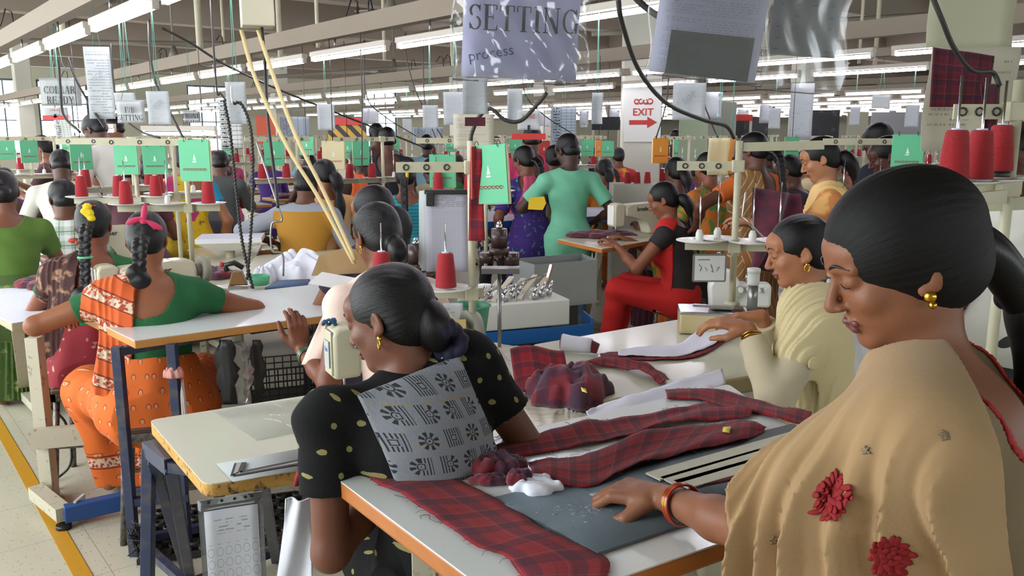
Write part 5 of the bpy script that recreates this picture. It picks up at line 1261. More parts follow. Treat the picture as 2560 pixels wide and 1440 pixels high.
# the tall stand by the clipboard
def polestand(px, d, zbase, ztop, zp, plates, arm, label, zt=None, rz=0., extra=None, px2=None):
    p = D(px, 700, d); t = stand(ztop - zbase, plates, zp - zbase, arm, (zt or ztop) - zbase - .03); t.location = (p.x, p.y, zbase); t.rotation_euler = (0, 0, rz); tag(t, label, 'thread stand'); return t
d7 = 2.78; z_ = lambda y, d=d7: D(1180, y, d).z
s7 = polestand(1180, d7, D(1180, 842, d7).z, z_(352), z_(735), ((-.088, -.02), (-.30, .03)), (-.245, .02), 'thread stand with one red cone, clipboard and booklets behind the woman in black', z_(395), math.radians(6))
MB().tube(smoothpts([(0, 0, z_(352) - s7.location.z), (.005, 0, z_(330) - s7.location.z), (.03, 0, z_(290) - s7.location.z), (.065, -.01, z_(272) - s7.location.z), (.11, -.02, z_(300) - s7.location.z), (.16, -.03, z_(302) - s7.location.z), (.21, -.03, z_(265) - s7.location.z), (.245, -.03, z_(232) - s7.location.z)], 6), .0065, 8).out('supply_cable', CABLE, s7)
CN = cone(.112); CN.location = s7.matrix_basis @ Vector((-.088, -.02, z_(735) - s7.location.z + .03)); tag(CN, 'red thread cone on the stand plate right behind the woman in black', 'thread')
CN.scale = (1.05, 1.05, 1.05)
o = dup(CN, s7.matrix_basis @ Vector((-.30, .03, z_(735) - s7.location.z + .03)), 0, 'red thread cone half hidden behind the hair of the woman in black')
BK = booklet(); BK.location = D(1217, 362, d7 - .03); BK.rotation_euler = (0, math.radians(-4), math.radians(-28)); tag(BK, 'green booklet with boat emblem hanging right of the clipboard stand', 'booklet'); BK.scale = (.9, 1, 1)
o = MB().box((0, 0, -.085), (.10, .004, .17)).out('red_card', CARDR); o.location = D(1203, 366, d7 + .01); o.rotation_euler = (0, 0, .9); tag(o, 'red card hanging behind the green booklet on the clipboard stand', 'card')
o = MB().sheet(lambda u, v: ((u - .5) * (.035 + .02 * v), .004 * math.sin(v * 9 + u * 4), -.30 * v), 6, 20, 0, .002, (.06, .30)).out('plaid_swatch', PLAID); o.location = D(1190, 372, d7 - .02); tag(o, 'long plaid swatch hanging along the pole beside the clipboard', 'swatch')
# clipboard bundle
t = thing('clipboard', 'black clip holding a thick bundle of measurement forms on the stand', 'clipboard', D(1116, 475, 2.9), math.radians(-3))
s_ = paper(.150, .285, PRINTG, .006, name='form'); s_.parent = t
for i in range(3):
    s2 = paper(.15, .28 - .01 * i, PAPERP, .012, name='form', skew=.06); s2.parent = t; s2.location = (-.010 - .006 * i, .008 + .006 * i, -.004)
MB().box((0, -.004, -.006), (.15, .022, .016), 0, .003).box((-.055, -.012, -.03), (.028, .012, .05), 0, .003).out('clip', BLACK, t)
hang(1133, 285, 1235, 372, 3.4, HANDW, 'cream handwritten sheet hanging behind the top of the clipboard stand', bend=.006, strings=False)
o = hang(1156, 195, 1219, 285, 2.5, PRINTF, 'narrow printed sheet under the large sleeve with a maroon swatch at its foot'); MB().box((.0, -.004, -.108), (.052, .003, .022)).out('maroon_swatch', MAROON, o)
# big sleeves at the top
GL = {'S': (.52, [('a', .26, .74, .19, .22, .35, 4.1, .10), ('a', .26, .27, .20, .25, -2.9, 1.35, .10), ('l', .44, .98, .44, .72, .04), ('l', .06, .02, .06, .28, .04)]), 'E': (.60, [('l', .14, 0, .14, 1, .13), ('l', .02, .98, .54, .98, .04), ('l', .02, .02, .56, .02, .04), ('l', .14, .52, .40, .52, .04), ('l', .54, .98, .54, .80, .05), ('l', .56, .02, .56, .22, .05), ('l', .40, .42, .40, .62, .04)]),
      'T': (.62, [('l', .31, 0, .31, 1, .13), ('l', .03, .98, .59, .98, .04), ('l', .04, .98, .04, .76, .05), ('l', .58, .98, .58, .76, .05), ('l', .18, .02, .44, .02, .04)]), 'I': (.34, [('l', .17, 0, .17, 1, .13), ('l', .03, .98, .31, .98, .04), ('l', .03, .02, .31, .02, .04)]),
      'N': (.72, [('l', .12, 0, .12, 1, .045), ('l', .60, 0, .60, 1, .045), ('l', .12, 1, .60, .0, .13), ('l', .02, .98, .22, .98, .04), ('l', .50, .98, .70, .98, .04), ('l', .02, .02, .22, .02, .04)]), 'G': (.70, [('a', .36, .5, .28, .46, .6, 5.7, .11), ('l', .58, .05, .58, .42, .10), ('l', .46, .42, .68, .42, .04), ('l', .58, .98, .58, .72, .04)]),
      'C': (.62, [('a', .34, .5, .27, .46, .7, 5.6, .11), ('l', .55, .98, .55, .70, .04)]), 'O': (.70, [('a', .35, .5, .28, .46, 0, 6.3, .10)]), 'L': (.56, [('l', .14, 0, .14, 1, .13), ('l', .02, .98, .26, .98, .04), ('l', .02, .02, .52, .02, .04), ('l', .52, .02, .52, .25, .05)]), 'A': (.68, [('l', .10, 0, .34, 1, .05), ('l', .34, 1, .58, 0, .12), ('l', .18, .34, .50, .34, .04), ('l', .02, .02, .20, .02, .04), ('l', .46, .02, .68, .02, .04)]),
      'R': (.66, [('l', .14, 0, .14, 1, .13), ('a', .26, .74, .22, .23, -1.57, 1.57, .10), ('l', .02, .98, .28, .98, .04), ('l', .14, .51, .28, .51, .04), ('l', .32, .5, .60, .02, .11), ('l', .02, .02, .26, .02, .04)]), 'D': (.70, [('l', .14, 0, .14, 1, .13), ('a', .24, .5, .36, .47, -1.57, 1.57, .11), ('l', .02, .98, .26, .98, .04), ('l', .02, .02, .26, .02, .04)]),
      'Y': (.66, [('l', .33, 0, .33, .48, .12), ('l', .08, 1, .33, .45, .12), ('l', .58, 1, .33, .45, .05), ('l', .20, .02, .46, .02, .04), ('l', .0, .98, .2, .98, .04), ('l', .48, .98, .66, .98, .04)]), 'F': (.56, [('l', .14, 0, .14, 1, .13), ('l', .02, .98, .54, .98, .04), ('l', .14, .52, .40, .52, .04), ('l', .02, .02, .26, .02, .04), ('l', .53, .98, .53, .78, .05)]),
      'B': (.62, [('l', .14, 0, .14, 1, .13), ('a', .26, .75, .20, .22, -1.57, 1.57, .09), ('a', .26, .27, .26, .25, -1.57, 1.57, .10), ('l', .02, .98, .26, .98, .04), ('l', .02, .02, .28, .02, .04)]), '/': (.4, [('l', .05, 0, .35, 1, .06)])}
def serif(word, hgt, par, loc, m=None):
    """printed serif capitals, centred on loc"""
    tot = sum(GL[c][0] + .06 for c in word if c in GL) * hgt; x = -tot / 2; b = MB()
    for c in word:
        w, st = GL[c]
        for q in st:
            if q[0] == 'l': b.bar((x + q[1] * hgt, 0, (q[2] - .5) * hgt), (x + q[3] * hgt, 0, (q[4] - .5) * hgt), .0006, q[5] * hgt, up=(1, 0, 0) if abs(q[1] - q[3]) < .01 else (0, 0, 1)) if False else b.rings([[(x + q[1] * hgt + s * nx, y, (q[2] - .5) * hgt + s * nz) for s, y in ((-1, 0), (1, 0), (1, -.0006), (-1, -.0006))] + [] for nx, nz in [(-(q[4] - q[2]) / math.hypot(q[3] - q[1], q[4] - q[2]) * q[5] * hgt / 2, (q[3] - q[1]) / math.hypot(q[3] - q[1], q[4] - q[2]) * q[5] * hgt / 2)]] + [[(x + q[3] * hgt + s * nx, y, (q[4] - .5) * hgt + s * nz) for s, y in ((-1, 0), (1, 0), (1, -.0006), (-1, -.0006))] for nx, nz in [(-(q[4] - q[2]) / math.hypot(q[3] - q[1], q[4] - q[2]) * q[5] * hgt / 2, (q[3] - q[1]) / math.hypot(q[3] - q[1], q[4] - q[2]) * q[5] * hgt / 2)]], sm=False)
            else:
                rr = []
                for a in np.linspace(q[5], q[6], 14):
                    k = .35 + .65 * abs(math.cos(a)); wd = q[7] * k * hgt / 2
                    rr.append([(x + (q[1] + (q[3]) * math.cos(a)) * hgt + s * wd * math.cos(a), y, (q[2] - .5 + q[4] * math.sin(a)) * hgt + s * wd * math.sin(a)) for s, y in ((-1, 0), (1, 0), (1, -.0006), (-1, -.0006))])
                b.rings(rr, sm=False)
        x += (w + .06) * hgt
    o = b.out('lettering', m or INK, par); o.location = loc; return o
def pocket(px0, py0, px1, py1, d, label, m, inset=(.02, .02), yaw=0., txt=None, ts=.1, roll=0., film=FILM, name='plastic_sleeve', tz=.5, hold=True, tx=0.):
    d0_ = d; d = onrow((px0 + px1) / 2, d) if hold and d > 3 else d; ts = ts * d / d0_
    a = D(px0, py0, d); c = D(px1, py1, d); w = c.x - a.x; hg = a.z - c.z; t = thing(name, label, 'sleeve', ((a.x + c.x) / 2, d, a.z), yaw); t.rotation_euler = (0, roll, yaw)
    s_ = paper(w - 2 * inset[0], hg - inset[1], m, .006, name='sheet'); s_.parent = t; s_.location = (0, 0, -.0)
    b = MB(); film is not FILM2 and b.sheet(lambda u, v: ((u - .5) * w + .006 * math.sin(v * 9), -.016 + (.0008 if film is FILM2 else .0004 if film.name.startswith('smooth') else .004) * math.sin(u * 23 + v * 5) * math.sin(v * 9 + u * 3), (v - 1) * hg), 40, 24, 0, .0005, (1, 1)); b.out('sleeve', film, t) if film is not FILM2 else b.bm.free()
    if txt:
        for i, l in enumerate(txt): serif(l, ts, t, (tx, -.0105, -hg * tz - i * ts * 1.35))
    if hold:
        zt_ = max(.06, CH + HR + .14 - a.z); MB().tube([(-w * .3, 0, 0), (-w * .1, 0, min(.1, zt_ * .6)), (0, 0, zt_)], .0015, 5).tube([(w * .3, 0, 0), (w * .1, 0, min(.1, zt_ * .6)), (0, 0, zt_)], .0015, 5).out('string', MATS.get('green_string') or CABLE, t)
    return t
VIO = M('paper_lilac', '#d6d6f2', .8, tl=.4); VIOP = M('paper_lilac_printed', printed(46, 0, '#c3c4da', '#9c9db2', dens=.5), .8, tl=.4)
tS = pocket(1140, -90, 1475, 210, 1.78, 'clear plastic sleeve with the word SETTING hanging at the top of the view', VIO, (.018, .01), math.radians(4), ['SETTING'], .050, math.radians(2.5), tz=.46, tx=.006)
b = MB(); rng = random.Random(2)
text('process', .03, INKB, tS, (-.06, -.0105, -.178), (math.pi / 2, -.2, 0), 'handwriting')
o = part_of(tS, 'sleeve'); o.data.materials[0] = plastic_film('crinkled_film', .09, .16, bd=.0035, bf= lambda t: (lambda x, y, z: ((x * 60.0 + z * 14.0 + t.noise(9, 2) * 9.0).sin().abs()) * t.noise(14, 3))(*t.co('Object')))
for q in (tS,): pass
tR = pocket(1655, -120, 1935, 205, 1.28, 'hanging plastic pocket with a grey printed sheet and a dark photo', VIOP, (.008, .006), math.radians(-10), roll=math.radians(7), hold=False, film=plastic_film('smooth_film', .1, .14, bd=.0002))
MB().box((.006, -.0105, -.146), (.120, .001, .062)).out('dark_photo', M('photo_dark', lambda t: t.mix('#2b2d35', '#17191f', t.noise(14, 3)), .8), tR)
tR2 = pocket(1935, -120, 2120, 235, 1.30, 'right half of the hanging plastic pocket with a tabulated grey sheet', M('tabulated_sheet', lambda t: (lambda x, y: t.mix('#84858f', '#5c5e6a', (((x * 4.0).fr() - .5).abs().lt(.13) * ((y * 9.0).fr() - .5).abs().lt(.07) * t.noise(90).gt(.47)) * .7))(*t.co('UV')[:2]), .8), (.012, .055), math.radians(-9), roll=math.radians(5), hold=False, film=MATS['smooth_film'])
for (px, py, w_, h_) in ((1712, 5, .012, .010),):
    pass
# cables crossing in front
cable('supply_cable', [D(1545, -5, 2.3), D(1556, 60, 2.35), D(1600, 180, 2.6), D(1670, 260, 2.9), D(1760, 300, 3.1), D(1815, 315, 3.2), D(1835, 345, 3.25)], .0075, 'thick black cable swinging down to the pole beside the orange saree')
cable('supply_cable', [D(1560, -40, 2.3), D(1610, 15, 2.3), D(1680, 60, 2.3), D(1720, 75, 2.35)], .009, 'thick black cable passing behind the two big pockets at the top')
cable('supply_cable', [D(2330, -10, 1.9), D(2355, 50, 1.9), D(2385, 120, 1.92), D(2430, 175, 1.95), D(2480, 180, 2.0), D(2500, 215, 2.0)], .0055, 'black cable curving down to the pole at the far right')
cable('supply_cable', [D(372, 50, 4.6), D(375, 130, 4.55), D(390, 210, 4.5), D(430, 290, 4.4), D(458, 345, 4.3)], .007, 'black cable dropping from the first row trunking to the left stand')
cable('supply_cable', [D(146, 150, 5.2), D(152, 230, 5.2), D(160, 290, 5.1), D(200, 330, 5.0)], .008, 'black cable dropping over the COLLAR READY sleeve')
cable('supply_cable', [D(170, 145, 5.4), D(190, 200, 5.3), D(230, 270, 5.2), D(262, 320, 5.1)], .008, 'black cable sagging between the two left sleeves')
cable('supply_cable', [D(278, 110, 4.9), D(283, 200, 4.8), D(300, 280, 4.7), D(345, 325, 4.6), D(400, 345, 4.5)], .006, 'thin black cable right of the long white sheet')
cable('supply_cable', [D(405, 70, 6.0), D(480, 110, 6.3), D(580, 170, 6.8), D(760, 250, 8.0), D(1060, 368, 9.0)], .009, 'long dark cable slanting down across the middle of the hall')
for i, (a, b_, d) in enumerate((((540, 205), (575, 262), 3.9), ((1015, 140), (1110, 350), 7.), ((905, 232), (905, 430), 6.5), ((1228, 90), (1205, 200), 3.), ((1670, 215), (1640, 345), 5.5), ((1760, 235), (1795, 345), 6.), ((1310, 225), (1440, 340), 8.), ((915, 235), (1040, 340), 7.5), ((1060, 230), (1095, 360), 7.))):
    p_ = D(a[0], a[1], d); cable('thin_cable', [Vector((p_.x, p_.y, CH + HR + .2)), p_, D((a[0] * 2 + b_[0]) / 3, (a[1] * .5 + b_[1] * .5), d), D(b_[0], b_[1], d)], .005, 'thin black cable hanging %s' % ['beside the suspended hoses', 'left of the SETTING sleeve', 'in front of the striped screen', 'behind the SETTING sleeve', 'down to the orange booklet', 'beside the yellow cards', 'above the man in green', 'right of the striped screen', 'above the turquoise woman'][i])
# electrical box with tapes and hoses
t = thing('junction_box', 'cream metal junction box hanging from the ceiling with tapes below', 'box', D(640, -10, 3.2), math.radians(20))
z0, z1_ = D(640, 68, 3.2).z, D(640, -60, 3.2).z; zz = t.location.z
MB().box((0, 0, (z0 + z1_) / 2 - zz), (.115, .10, z1_ - z0), 0, .004).out('box', CREAM, t); MB().cyl((0, 0, z1_ - zz), (0, 0, ZC - zz - .1), .012, n=8).out('conduit', CREAM2, t)
TAPE = M('cream_tape', '#c7b381', .7)
for i, (p, lb) in enumerate(((((603, 75, 3.2), (640, 200, 3.1), (720, 370, 3.0), (800, 500, 2.95), (886, 660, 2.9)), 'left of two long cream tapes slanting down from the junction box'), (((645, 75, 3.2), (680, 180, 3.1), (740, 340, 3.0), (810, 480, 2.95), (888, 650, 2.9)), 'right of two long cream tapes slanting down from the junction box'))):
    q = smoothpts([D(*x) for x in p], 8); b = MB(); b.rings([[c + Vector((s * .0075, k * .0015, 0)) for s, k in ((-1, -1), (1, -1), (1, 1), (-1, 1))] for c in q]); o = b.out('tape', TAPE); tag(o, lb, 'tape')
def coil(pts, r, rr, turns_per_m=120):
    q = smoothpts(pts, 14); b = MB(); b.tube(q, rr * .55, 8); L = 0; out = []
    for i in range(len(q) - 1):
        d = (q[i + 1] - q[i]); n = d.normalized(); u = n.cross(Vector((0, 1, .1))).normalized(); w_ = n.cross(u); k = max(2, int(d.length * turns_per_m * 6))
        for j in range(k):
            a = 2 * math.pi * (L + d.length * j / k) * turns_per_m; out.append(q[i] + d * j / k + (u * math.cos(a) + w_ * math.sin(a)) * rr * .6)
        L += d.length
    b.tube(out, rr * .35, 4); return b
for i, (pts, lb) in enumerate(((((560, 250, 3.4), (575, 330, 3.4), (590, 470, 3.38), (605, 600, 3.35), (632, 722, 3.3)), 'left black coiled hose hanging from the hook above the iron'), (((583, 258, 3.4), (605, 262, 3.4), (628, 330, 3.4), (632, 470, 3.38), (626, 600, 3.35), (618, 700, 3.3)), 'right black coiled hose looping over the hook above the iron'))):
    o = coil([D(*x) for x in pts], 0, .009, 70).out('coiled_hose', CABLE); tag(o, lb, 'hose')
cable('supply_cable', [D(655, 70, 3.2), D(662, 150, 3.15), D(670, 300, 3.1), D(688, 450, 3.1), D(695, 520, 3.08)], .006, 'smooth black cable hanging between the hoses and the tapes')
cable('steel_rod', [D(640, 350, 3.3), D(670, 440, 3.25), D(690, 500, 3.2), D(705, 550, 3.2), D(680, 560, 3.2), D(680, 625, 3.2), D(706, 635, 3.2), D(708, 690, 3.2)], .004, 'bent bright steel rod hanging beside the white fabric pile', 'rod', STEEL)
cable('hook', [D(578, 215, 3.4), D(579, 245, 3.4), D(584, 258, 3.4), D(592, 254, 3.4)], .004, 'white hanging hook carrying the coiled hoses', 'hook', WHITEP)
# iron below the hoses
t = thing('steam_iron', 'brown and steel industrial iron at the end of the tall white table', 'iron', G(595, 722, .88), math.radians(10))
MB().prism([(-.045, -.04), (.055, -.035), (.075, 0), (.055, .035), (-.045, .04)], 0, .022, 0, 2, .005).out('sole', CHROME, t); MB().prism([(-.038, .022), (.045, .022), (.022, .085), (-.02, .085)], -.028, .028, 0, 1, .004).out('housing', M('iron_brown', '#7a5a2f', .5), t)
MB().tube([(-.045, 0, .085), (-.05, 0, .115), (-.01, 0, .125), (.03, 0, .10)], .013, 10).out('handle', BLACK, t); MB().cyl((-.06, 0, .115), (-.075, 0, .12), .012).out('orange_plug', CARDR, t)
# fabric pile, basket, tray, cardboard
TBz = .84
slab('pressing_table', 'low grey table carrying the white fabric pile behind the tall white table', 'table', [(560, 745), (640, 640), (1010, 610), (985, 742)], .80, .03, LAMC, M('green_edge', '#7c9a88', .5))
crumple('white_fabric_pile', 'big heap of crumpled white fabric behind the tall white table', 'fabric', G(745, 700, .80), (.34, .24, .17), CLOTHWB, 51, .6, 40, fr=3.5)
crumple('white_fabric_pile', 'smaller white fabric fold spilling at the left of the big heap', 'fabric', G(668, 706, .80), (.13, .12, .11), CLOTHWB, 52, .5, 26)
b = MB().prism([(0, 0), (.20, -.02), (.23, .05), (.14, .085), (.04, .07)], -.002, .002, 0, 1); o = b.out('cardboard_piece', M('cardboard', '#a98c62', .8, var=.1)); o.location = D(778, 690, 3.02); o.rotation_euler = (-.25, -.12, .25); tag(o, 'torn brown cardboard piece standing in the white fabric heap', 'cardboard')
b = MB().prism([(0, 0), (.16, -.035), (.20, .01), (.05, .04)], -.002, .002, 0, 1); o = b.out('paper_piece', M('white_card', '#cfd0d2', .7)); o.location = D(770, 708, 2.96); o.rotation_euler = (-.2, 0, .1); tag(o, 'curved white paper leaning under the cardboard', 'paper')
flat('denim_tray', [(662, 722), (700, 703), (775, 700), (762, 720)], .845, M('denim', '#4a5f80', .9, bump=.4, bs=300), .012, label='folded blue denim pad beside the white fabric heap', cat='pad')
t = thing('plastic_basket', 'small green plastic basket beside the steam iron', 'basket', G(648, 712, .82)); MB().lathe([(.045, 0), (.055, .05), (.058, .05), (.05, .004), (.04, .004)], n=20).out('body', CARDG, t)
# special machine with clamps, blue tray, hopper
t = thing('collar_machine', 'white automatic clamp machine with chrome arms behind the clipboard stand', 'machine', G(1292, 806, .72), math.radians(20)); t.scale = (1.25, 1.25, 1.25)
MB().box((0, .05, .045), (.36, .28, .10), 0, .006).out('base', WHITEP, t)
b = MB()
for i in range(5): b.bar((-.16 + i * .05, -.05, .10), (-.02 + i * .05, .14, .14 + .01 * (i % 2)), .022, .012, bev=.003)
b.out('clamp_arm', CREAM, t)
rng = random.Random(12)
for i in range(8):
    x, y = -.15 + .04 * i, -.03 + .03 * math.sin(i * 2.1); b = MB().cyl((x, y, .10), (x, y, .125), .012, n=12).cyl((x, y, .125), (x + .02, y + .01, .15), .006, n=8); b.out('clamp_screw', CHROME, t)
b = MB().cyl((-.12, .02, .11), (-.12, .02, .15), .026, n=18); b.out('dial', WHITEP, t); MB().bar((-.06, .0, .13), (.19, .16, .15), .012, bev=.002).bar((.17, .12, .12), (.2, .14, .19), .012).out('guide_rail', CHROME, t)
b = MB(); b.prism([(-.20, -.10), (.26, -.10), (.30, .02), (.20, .02), (-.20, .02)], -.06, -.055, 0, 2); b.bar((-.20, -.10, -.03), (.27, -.10, -.03), .004, .05); b.bar((.27, -.10, -.02), (.30, .05, -.02), .004, .07); b.out('tray', M('tray_blue', '#1560a8', .45), t)
MB().box((0, .1, -.35), (.3, .2, .68), 0, .004).out('cabinet', DARKIRON, t)
t = thing('metal_hopper', 'grey sheet metal hopper behind the clamp machine', 'hopper', D(1392, 752, 4.9), math.radians(28)); b = MB()
for a, c_, w2 in (((-.22, -.12), (.20, -.12), 0), ((.20, -.12), (.26, .14), 0), ((.26, .14), (-.22, .14), 0), ((-.22, .14), (-.22, -.12), 0)): b.bar((a[0], a[1], .12), (c_[0], c_[1], .12), .004, .26)
b.box((.0, 0, .0), (.44, .26, .004)); b.out('panel', M('sheet_metal', '#8f9290', .45, .5, var=.1), t); MB().box((0, 0, -.28), (.2, .16, .54)).out('stand', DARKIRON, t)
# brown tension pots
for i, (px, py, lb) in enumerate(((1248, 600, 'brown tension pot with steel cap right of the clipboard'), (1040, 640, 'brown tension pot with steel cap left of the clipboard'))):
    t = thing('tension_pot', lb, 'machine part', D(px, py, 3.3)); m = M('lacquer_brown', '#3a2824', .35, var=.1)
    MB().cyl((0, 0, -.03), (0, 0, .045), .032, n=18).cyl((0, 0, -.055), (0, 0, -.03), .045, n=6).cyl((-.05, 0, -.09), (-.05, 0, -.05), .03, n=14).cyl((.05, 0, -.10), (.05, 0, -.05), .03, n=14).out('pot', m, t)
    MB().cyl((0, 0, .045), (0, 0, .06), .014, n=6).sph((0, 0, .066), .010).out('cap_nut', CHROME, t); MB().bar((-.07, .0, -.12), (.08, 0, -.12), .08, .02).cyl((0, 0, -.13), (0, 0, -.5), .008, n=8).out('bracket', STEEL, t)
t = thing('bucket', 'green plastic bucket with rim behind the thread stand', 'bucket', D(1178, 838, 3.1)); MB().lathe([(.055, 0), (.07, .11), (.078, .115), (.072, .12), (.066, .11), (.05, .004)], n=24).out('body', M('bucket_green', '#4d9a78', .45), t); MB().cyl((0, 0, -.005), (0, 0, -t.location.z), .03, n=10).out('post', STEEL, t)
hang(1108, 757, 1158, 835, 2.9, M('sketch_paper', printed(9, 0, '#cdced0', '#55555c', .12, dens=.4), .8), 'paper with a small sketch taped below the thread stand plate', strings=False)
# overlock machine
t = thing('overlock_machine', 'cream overlock machine on a chrome topped box before the woman in cream', 'sewing machine', G(1800, 828, .775), math.radians(-8)); m = CREAM
MB().box((-.04, 0, .045), (.27, .17, .085), 0, .008).out('base', M('overlock_cream', '#c9b88a', .4, coat=.2), t); MB().box((-.04, 0, .092), (.275, .175, .012), 0, .004).out('bed_plate', CHROME, t)
b = MB().prism([(-.05, .10), (.05, .10), (.07, .22), (.03, .27), (-.03, .27), (-.06, .20)], -.05, .04, 0, 1, .015); b.box((.12, .02, .16), (.16, .09, .10), 0, .015); b.out('housing', WHITEP, t)
for i in range(4): MB().cyl((.07 + i * .035, -.035, .19), (.07 + i * .035, -.06, .19), .011, n=12).out('tension_dial', WHITEP, t)
MB().cyl((-.02, -.01, .26), (-.02, -.01, .34), .008, n=8).cyl((.1, .02, .21), (.1, .02, .25), .004, n=6).bar((-.12, -.05, .12), (.02, -.07, .12), .02, .01).out('needle_clamp', CHROME, t); MB().box((.05, -.045, .18), (.05, .01, .05), 0, .004).out('label_plate', M('label_grey', '#9a9d88', .5), t)
# stand with white plates at the right
d8 = 3.1; s8 = polestand(1832, d8, D(1832, 760, d8).z, D(1832, 352, d8).z, D(1832, 618, d8).z, ((-.13, -.03), (-.06, .05), (.06, -.03), (.16, .02)), (-.22, .02), 'cream thread stand with four empty white plates before the woman in cream', D(1832, 395, d8).z, math.radians(-10))
for k in (1,):
    b = MB().bar((.0, 0, D(1832, 368, d8).z - s8.location.z), (.30, .03, D(1832, 362, d8).z - s8.location.z), .006, .032); b.out('eyelet_arm', CREAM2, s8)
    MB().tube([(.0, 0, D(1832, 500, d8).z - s8.location.z), (.03, -.01, D(1832, 480, d8).z - s8.location.z), (.02, -.02, D(1832, 540, d8).z - s8.location.z), (.10, -.03, D(1832, 590, d8).z - s8.location.z)], .004, 6).out('wire_arm', CHROME, s8)
t = thing('diagram_board', 'small framed threading diagram hanging from the stand with empty plates', 'sign', D(1775, 637, d8 - .04), 0.)
w_, hh = .118, .098; MB().box((0, 0, -hh / 2), (w_, .004, hh), 0, .001).out('board', M('board_white', '#c7c9c6', .5), t)
b = MB(); [b.tube([(-.04 + .022 * i, -.003, -.035 - .012 * (i % 2)), (-.03 + .022 * i, -.003, -.045 - .01 * (i % 3)), (-.034 + .02 * i, -.003, -.06)], .0009, 4) for i in range(4)]; b.bar((-.045, -.003, -.018), (.0, -.003, -.018), .003, .002); b.out('sketch_lines', INK, t)
b = MB(); b.bar((-w_ / 2, 0, 0), (w_ / 2, 0, 0), .006); b.bar((-w_ / 2, 0, -hh), (w_ / 2, 0, -hh), .006); b.bar((-w_ / 2, 0, 0), (-w_ / 2, 0, -hh), .006); b.bar((w_ / 2, 0, 0), (w_ / 2, 0, -hh), .006); b.out('frame', M('frame_grey', '#6d6c68', .5), t)
t = thing('jar', 'small white plastic jar behind the overlock machine', 'jar', D(1883, 712, 3.3)); MB().lathe([(.022, 0), (.024, .004), (.024, .05)], n=20).out('body', M('jar_white', '#c9cac4', .5), t); MB().lathe([(.026, .05), (.026, .066), (.02, .068)], n=20).out('lid', WHITEP, t); MB().cyl((0, 0, -.001), (0, 0, -.10), .02, n=10).out('post', STEEL, t)
# stand at the far right with red cones
d9 = 1.95; s9 = polestand(2497, d9, .76, D(2497, 200, d9).z, D(2497, 470, d9).z, ((-.235, -.20), (-.14, -.12), (-.04, -.02)), (-.135, .02), 'thread stand with three red cones at the right edge behind the bending woman', D(2497, 245, d9).z, 0)
b = MB().bar((-.20, 0, D(2497, 520, d9).z - .76), (.2, .0, D(2497, 500, d9).z - .76), .008, .03); b.bar((-.26, -.22, D(2497, 490, d9).z - .76), (0, 0, D(2497, 490, d9).z - .76), .008, .03); b.out('brace_bar', CREAM2, s9)
for i, (x, y, lb) in enumerate(((-.235, -.20, 'leftmost of three big red cones at the right edge'), (-.14, -.12, 'middle one of three big red cones at the right edge'), (-.04, -.02, 'rightmost and highest of three big red cones at the right edge'))):
    p = s9.matrix_basis @ Vector((x, y, D(2497, 470, d9).z - .76 + .028 + .012 * (i == 2))); o = dup(CN, p, 0, lb); o.scale = (.9, .9, .95)
    if i == 2: MB().lathe([(.026, -.02), (.028, 0)], n=16).out('base_cup', DARKIRON, o)
hp_ = hang(2325, 118, 2520, 378, 2.15, HANDW, 'large handwritten paper hanging at the upper right behind the plaid sample', bend=.02, strings=False)
hang(2330, -60, 2530, 118, 2.2, PAPERP and M('pattern_card', '#a9a88f', .8), 'cream pattern card hanging above the handwritten paper', strings=False)
o = MB().sheet(lambda u, v: ((u - .5) * .15 * (1 - .05 * v), .004 * math.sin(u * 8), -.14 * v - .02 * u * (1 - v)), 12, 10, 0, .002, (.16, .15)).out('plaid_sample', M('plaid_dark_red', plaid(.5, '#5d1824', '#241623'), .95, bump=.3)); o.location = D(2412, 118, 2.08); tag(o, 'dark red plaid sample clipped over the handwritten paper', 'swatch')
o = MB().sheet(lambda u, v: ((u - .5) * .03 * (1.6 - v) + .02 * v * math.sin(v * 4), .004 * math.sin(u * 8), -.16 * v), 6, 14, 0, .002, (.04, .16)).out('plaid_tail', MAROON); o.location = D(2478, 210, 2.0); tag(o, 'maroon cloth tail hanging from the pole at the far right', 'swatch')
# overlock table legs etc: motor below the right group
for (nm, q) in (('x', 1),): pass

# clutter hanging and standing under the tall white table
t = thing('wire_crate', 'dark plastic crate with square holes under the tall white table', 'crate', G(715, 985, .30), math.radians(20)); b = MB()
for k in range(9):
    x = -.17 + k * .0425; [b.bar((x, s * .12, 0), (x, s * .12, .17), .006) for s in (-1, 1)]
for k in range(7):
    y = -.12 + k * .04; [b.bar((s * .17, y, 0), (s * .17, y, .17), .006) for s in (-1, 1)]
for k in range(6):
    z = k * .034; [b.bar((-.17, s * .12, z), (.17, s * .12, z), .006) for s in (-1, 1)]; [b.bar((s * .17, -.12, z), (s * .17, .12, z), .006) for s in (-1, 1)]
b.box((0, 0, 0), (.34, .24, .004)); b.out('lattice', M('crate_grey', '#4c4d4c', .6), t); MB().box((0, 0, -.16), (.30, .2, .28), 0, .004).out('base_shelf', DARKIRON, t)
crumple('cloth_scrap', 'teal and purple cloth scrap lying before the dark crate', 'cloth', G(770, 985, .24), (.14, .08, .06), M('scrap_teal', lambda t_: t_.mix('#1d5f55', '#4a2050', (t_.noise(18, 2) - .5) * 6.0), .9), 81, .5, 16)
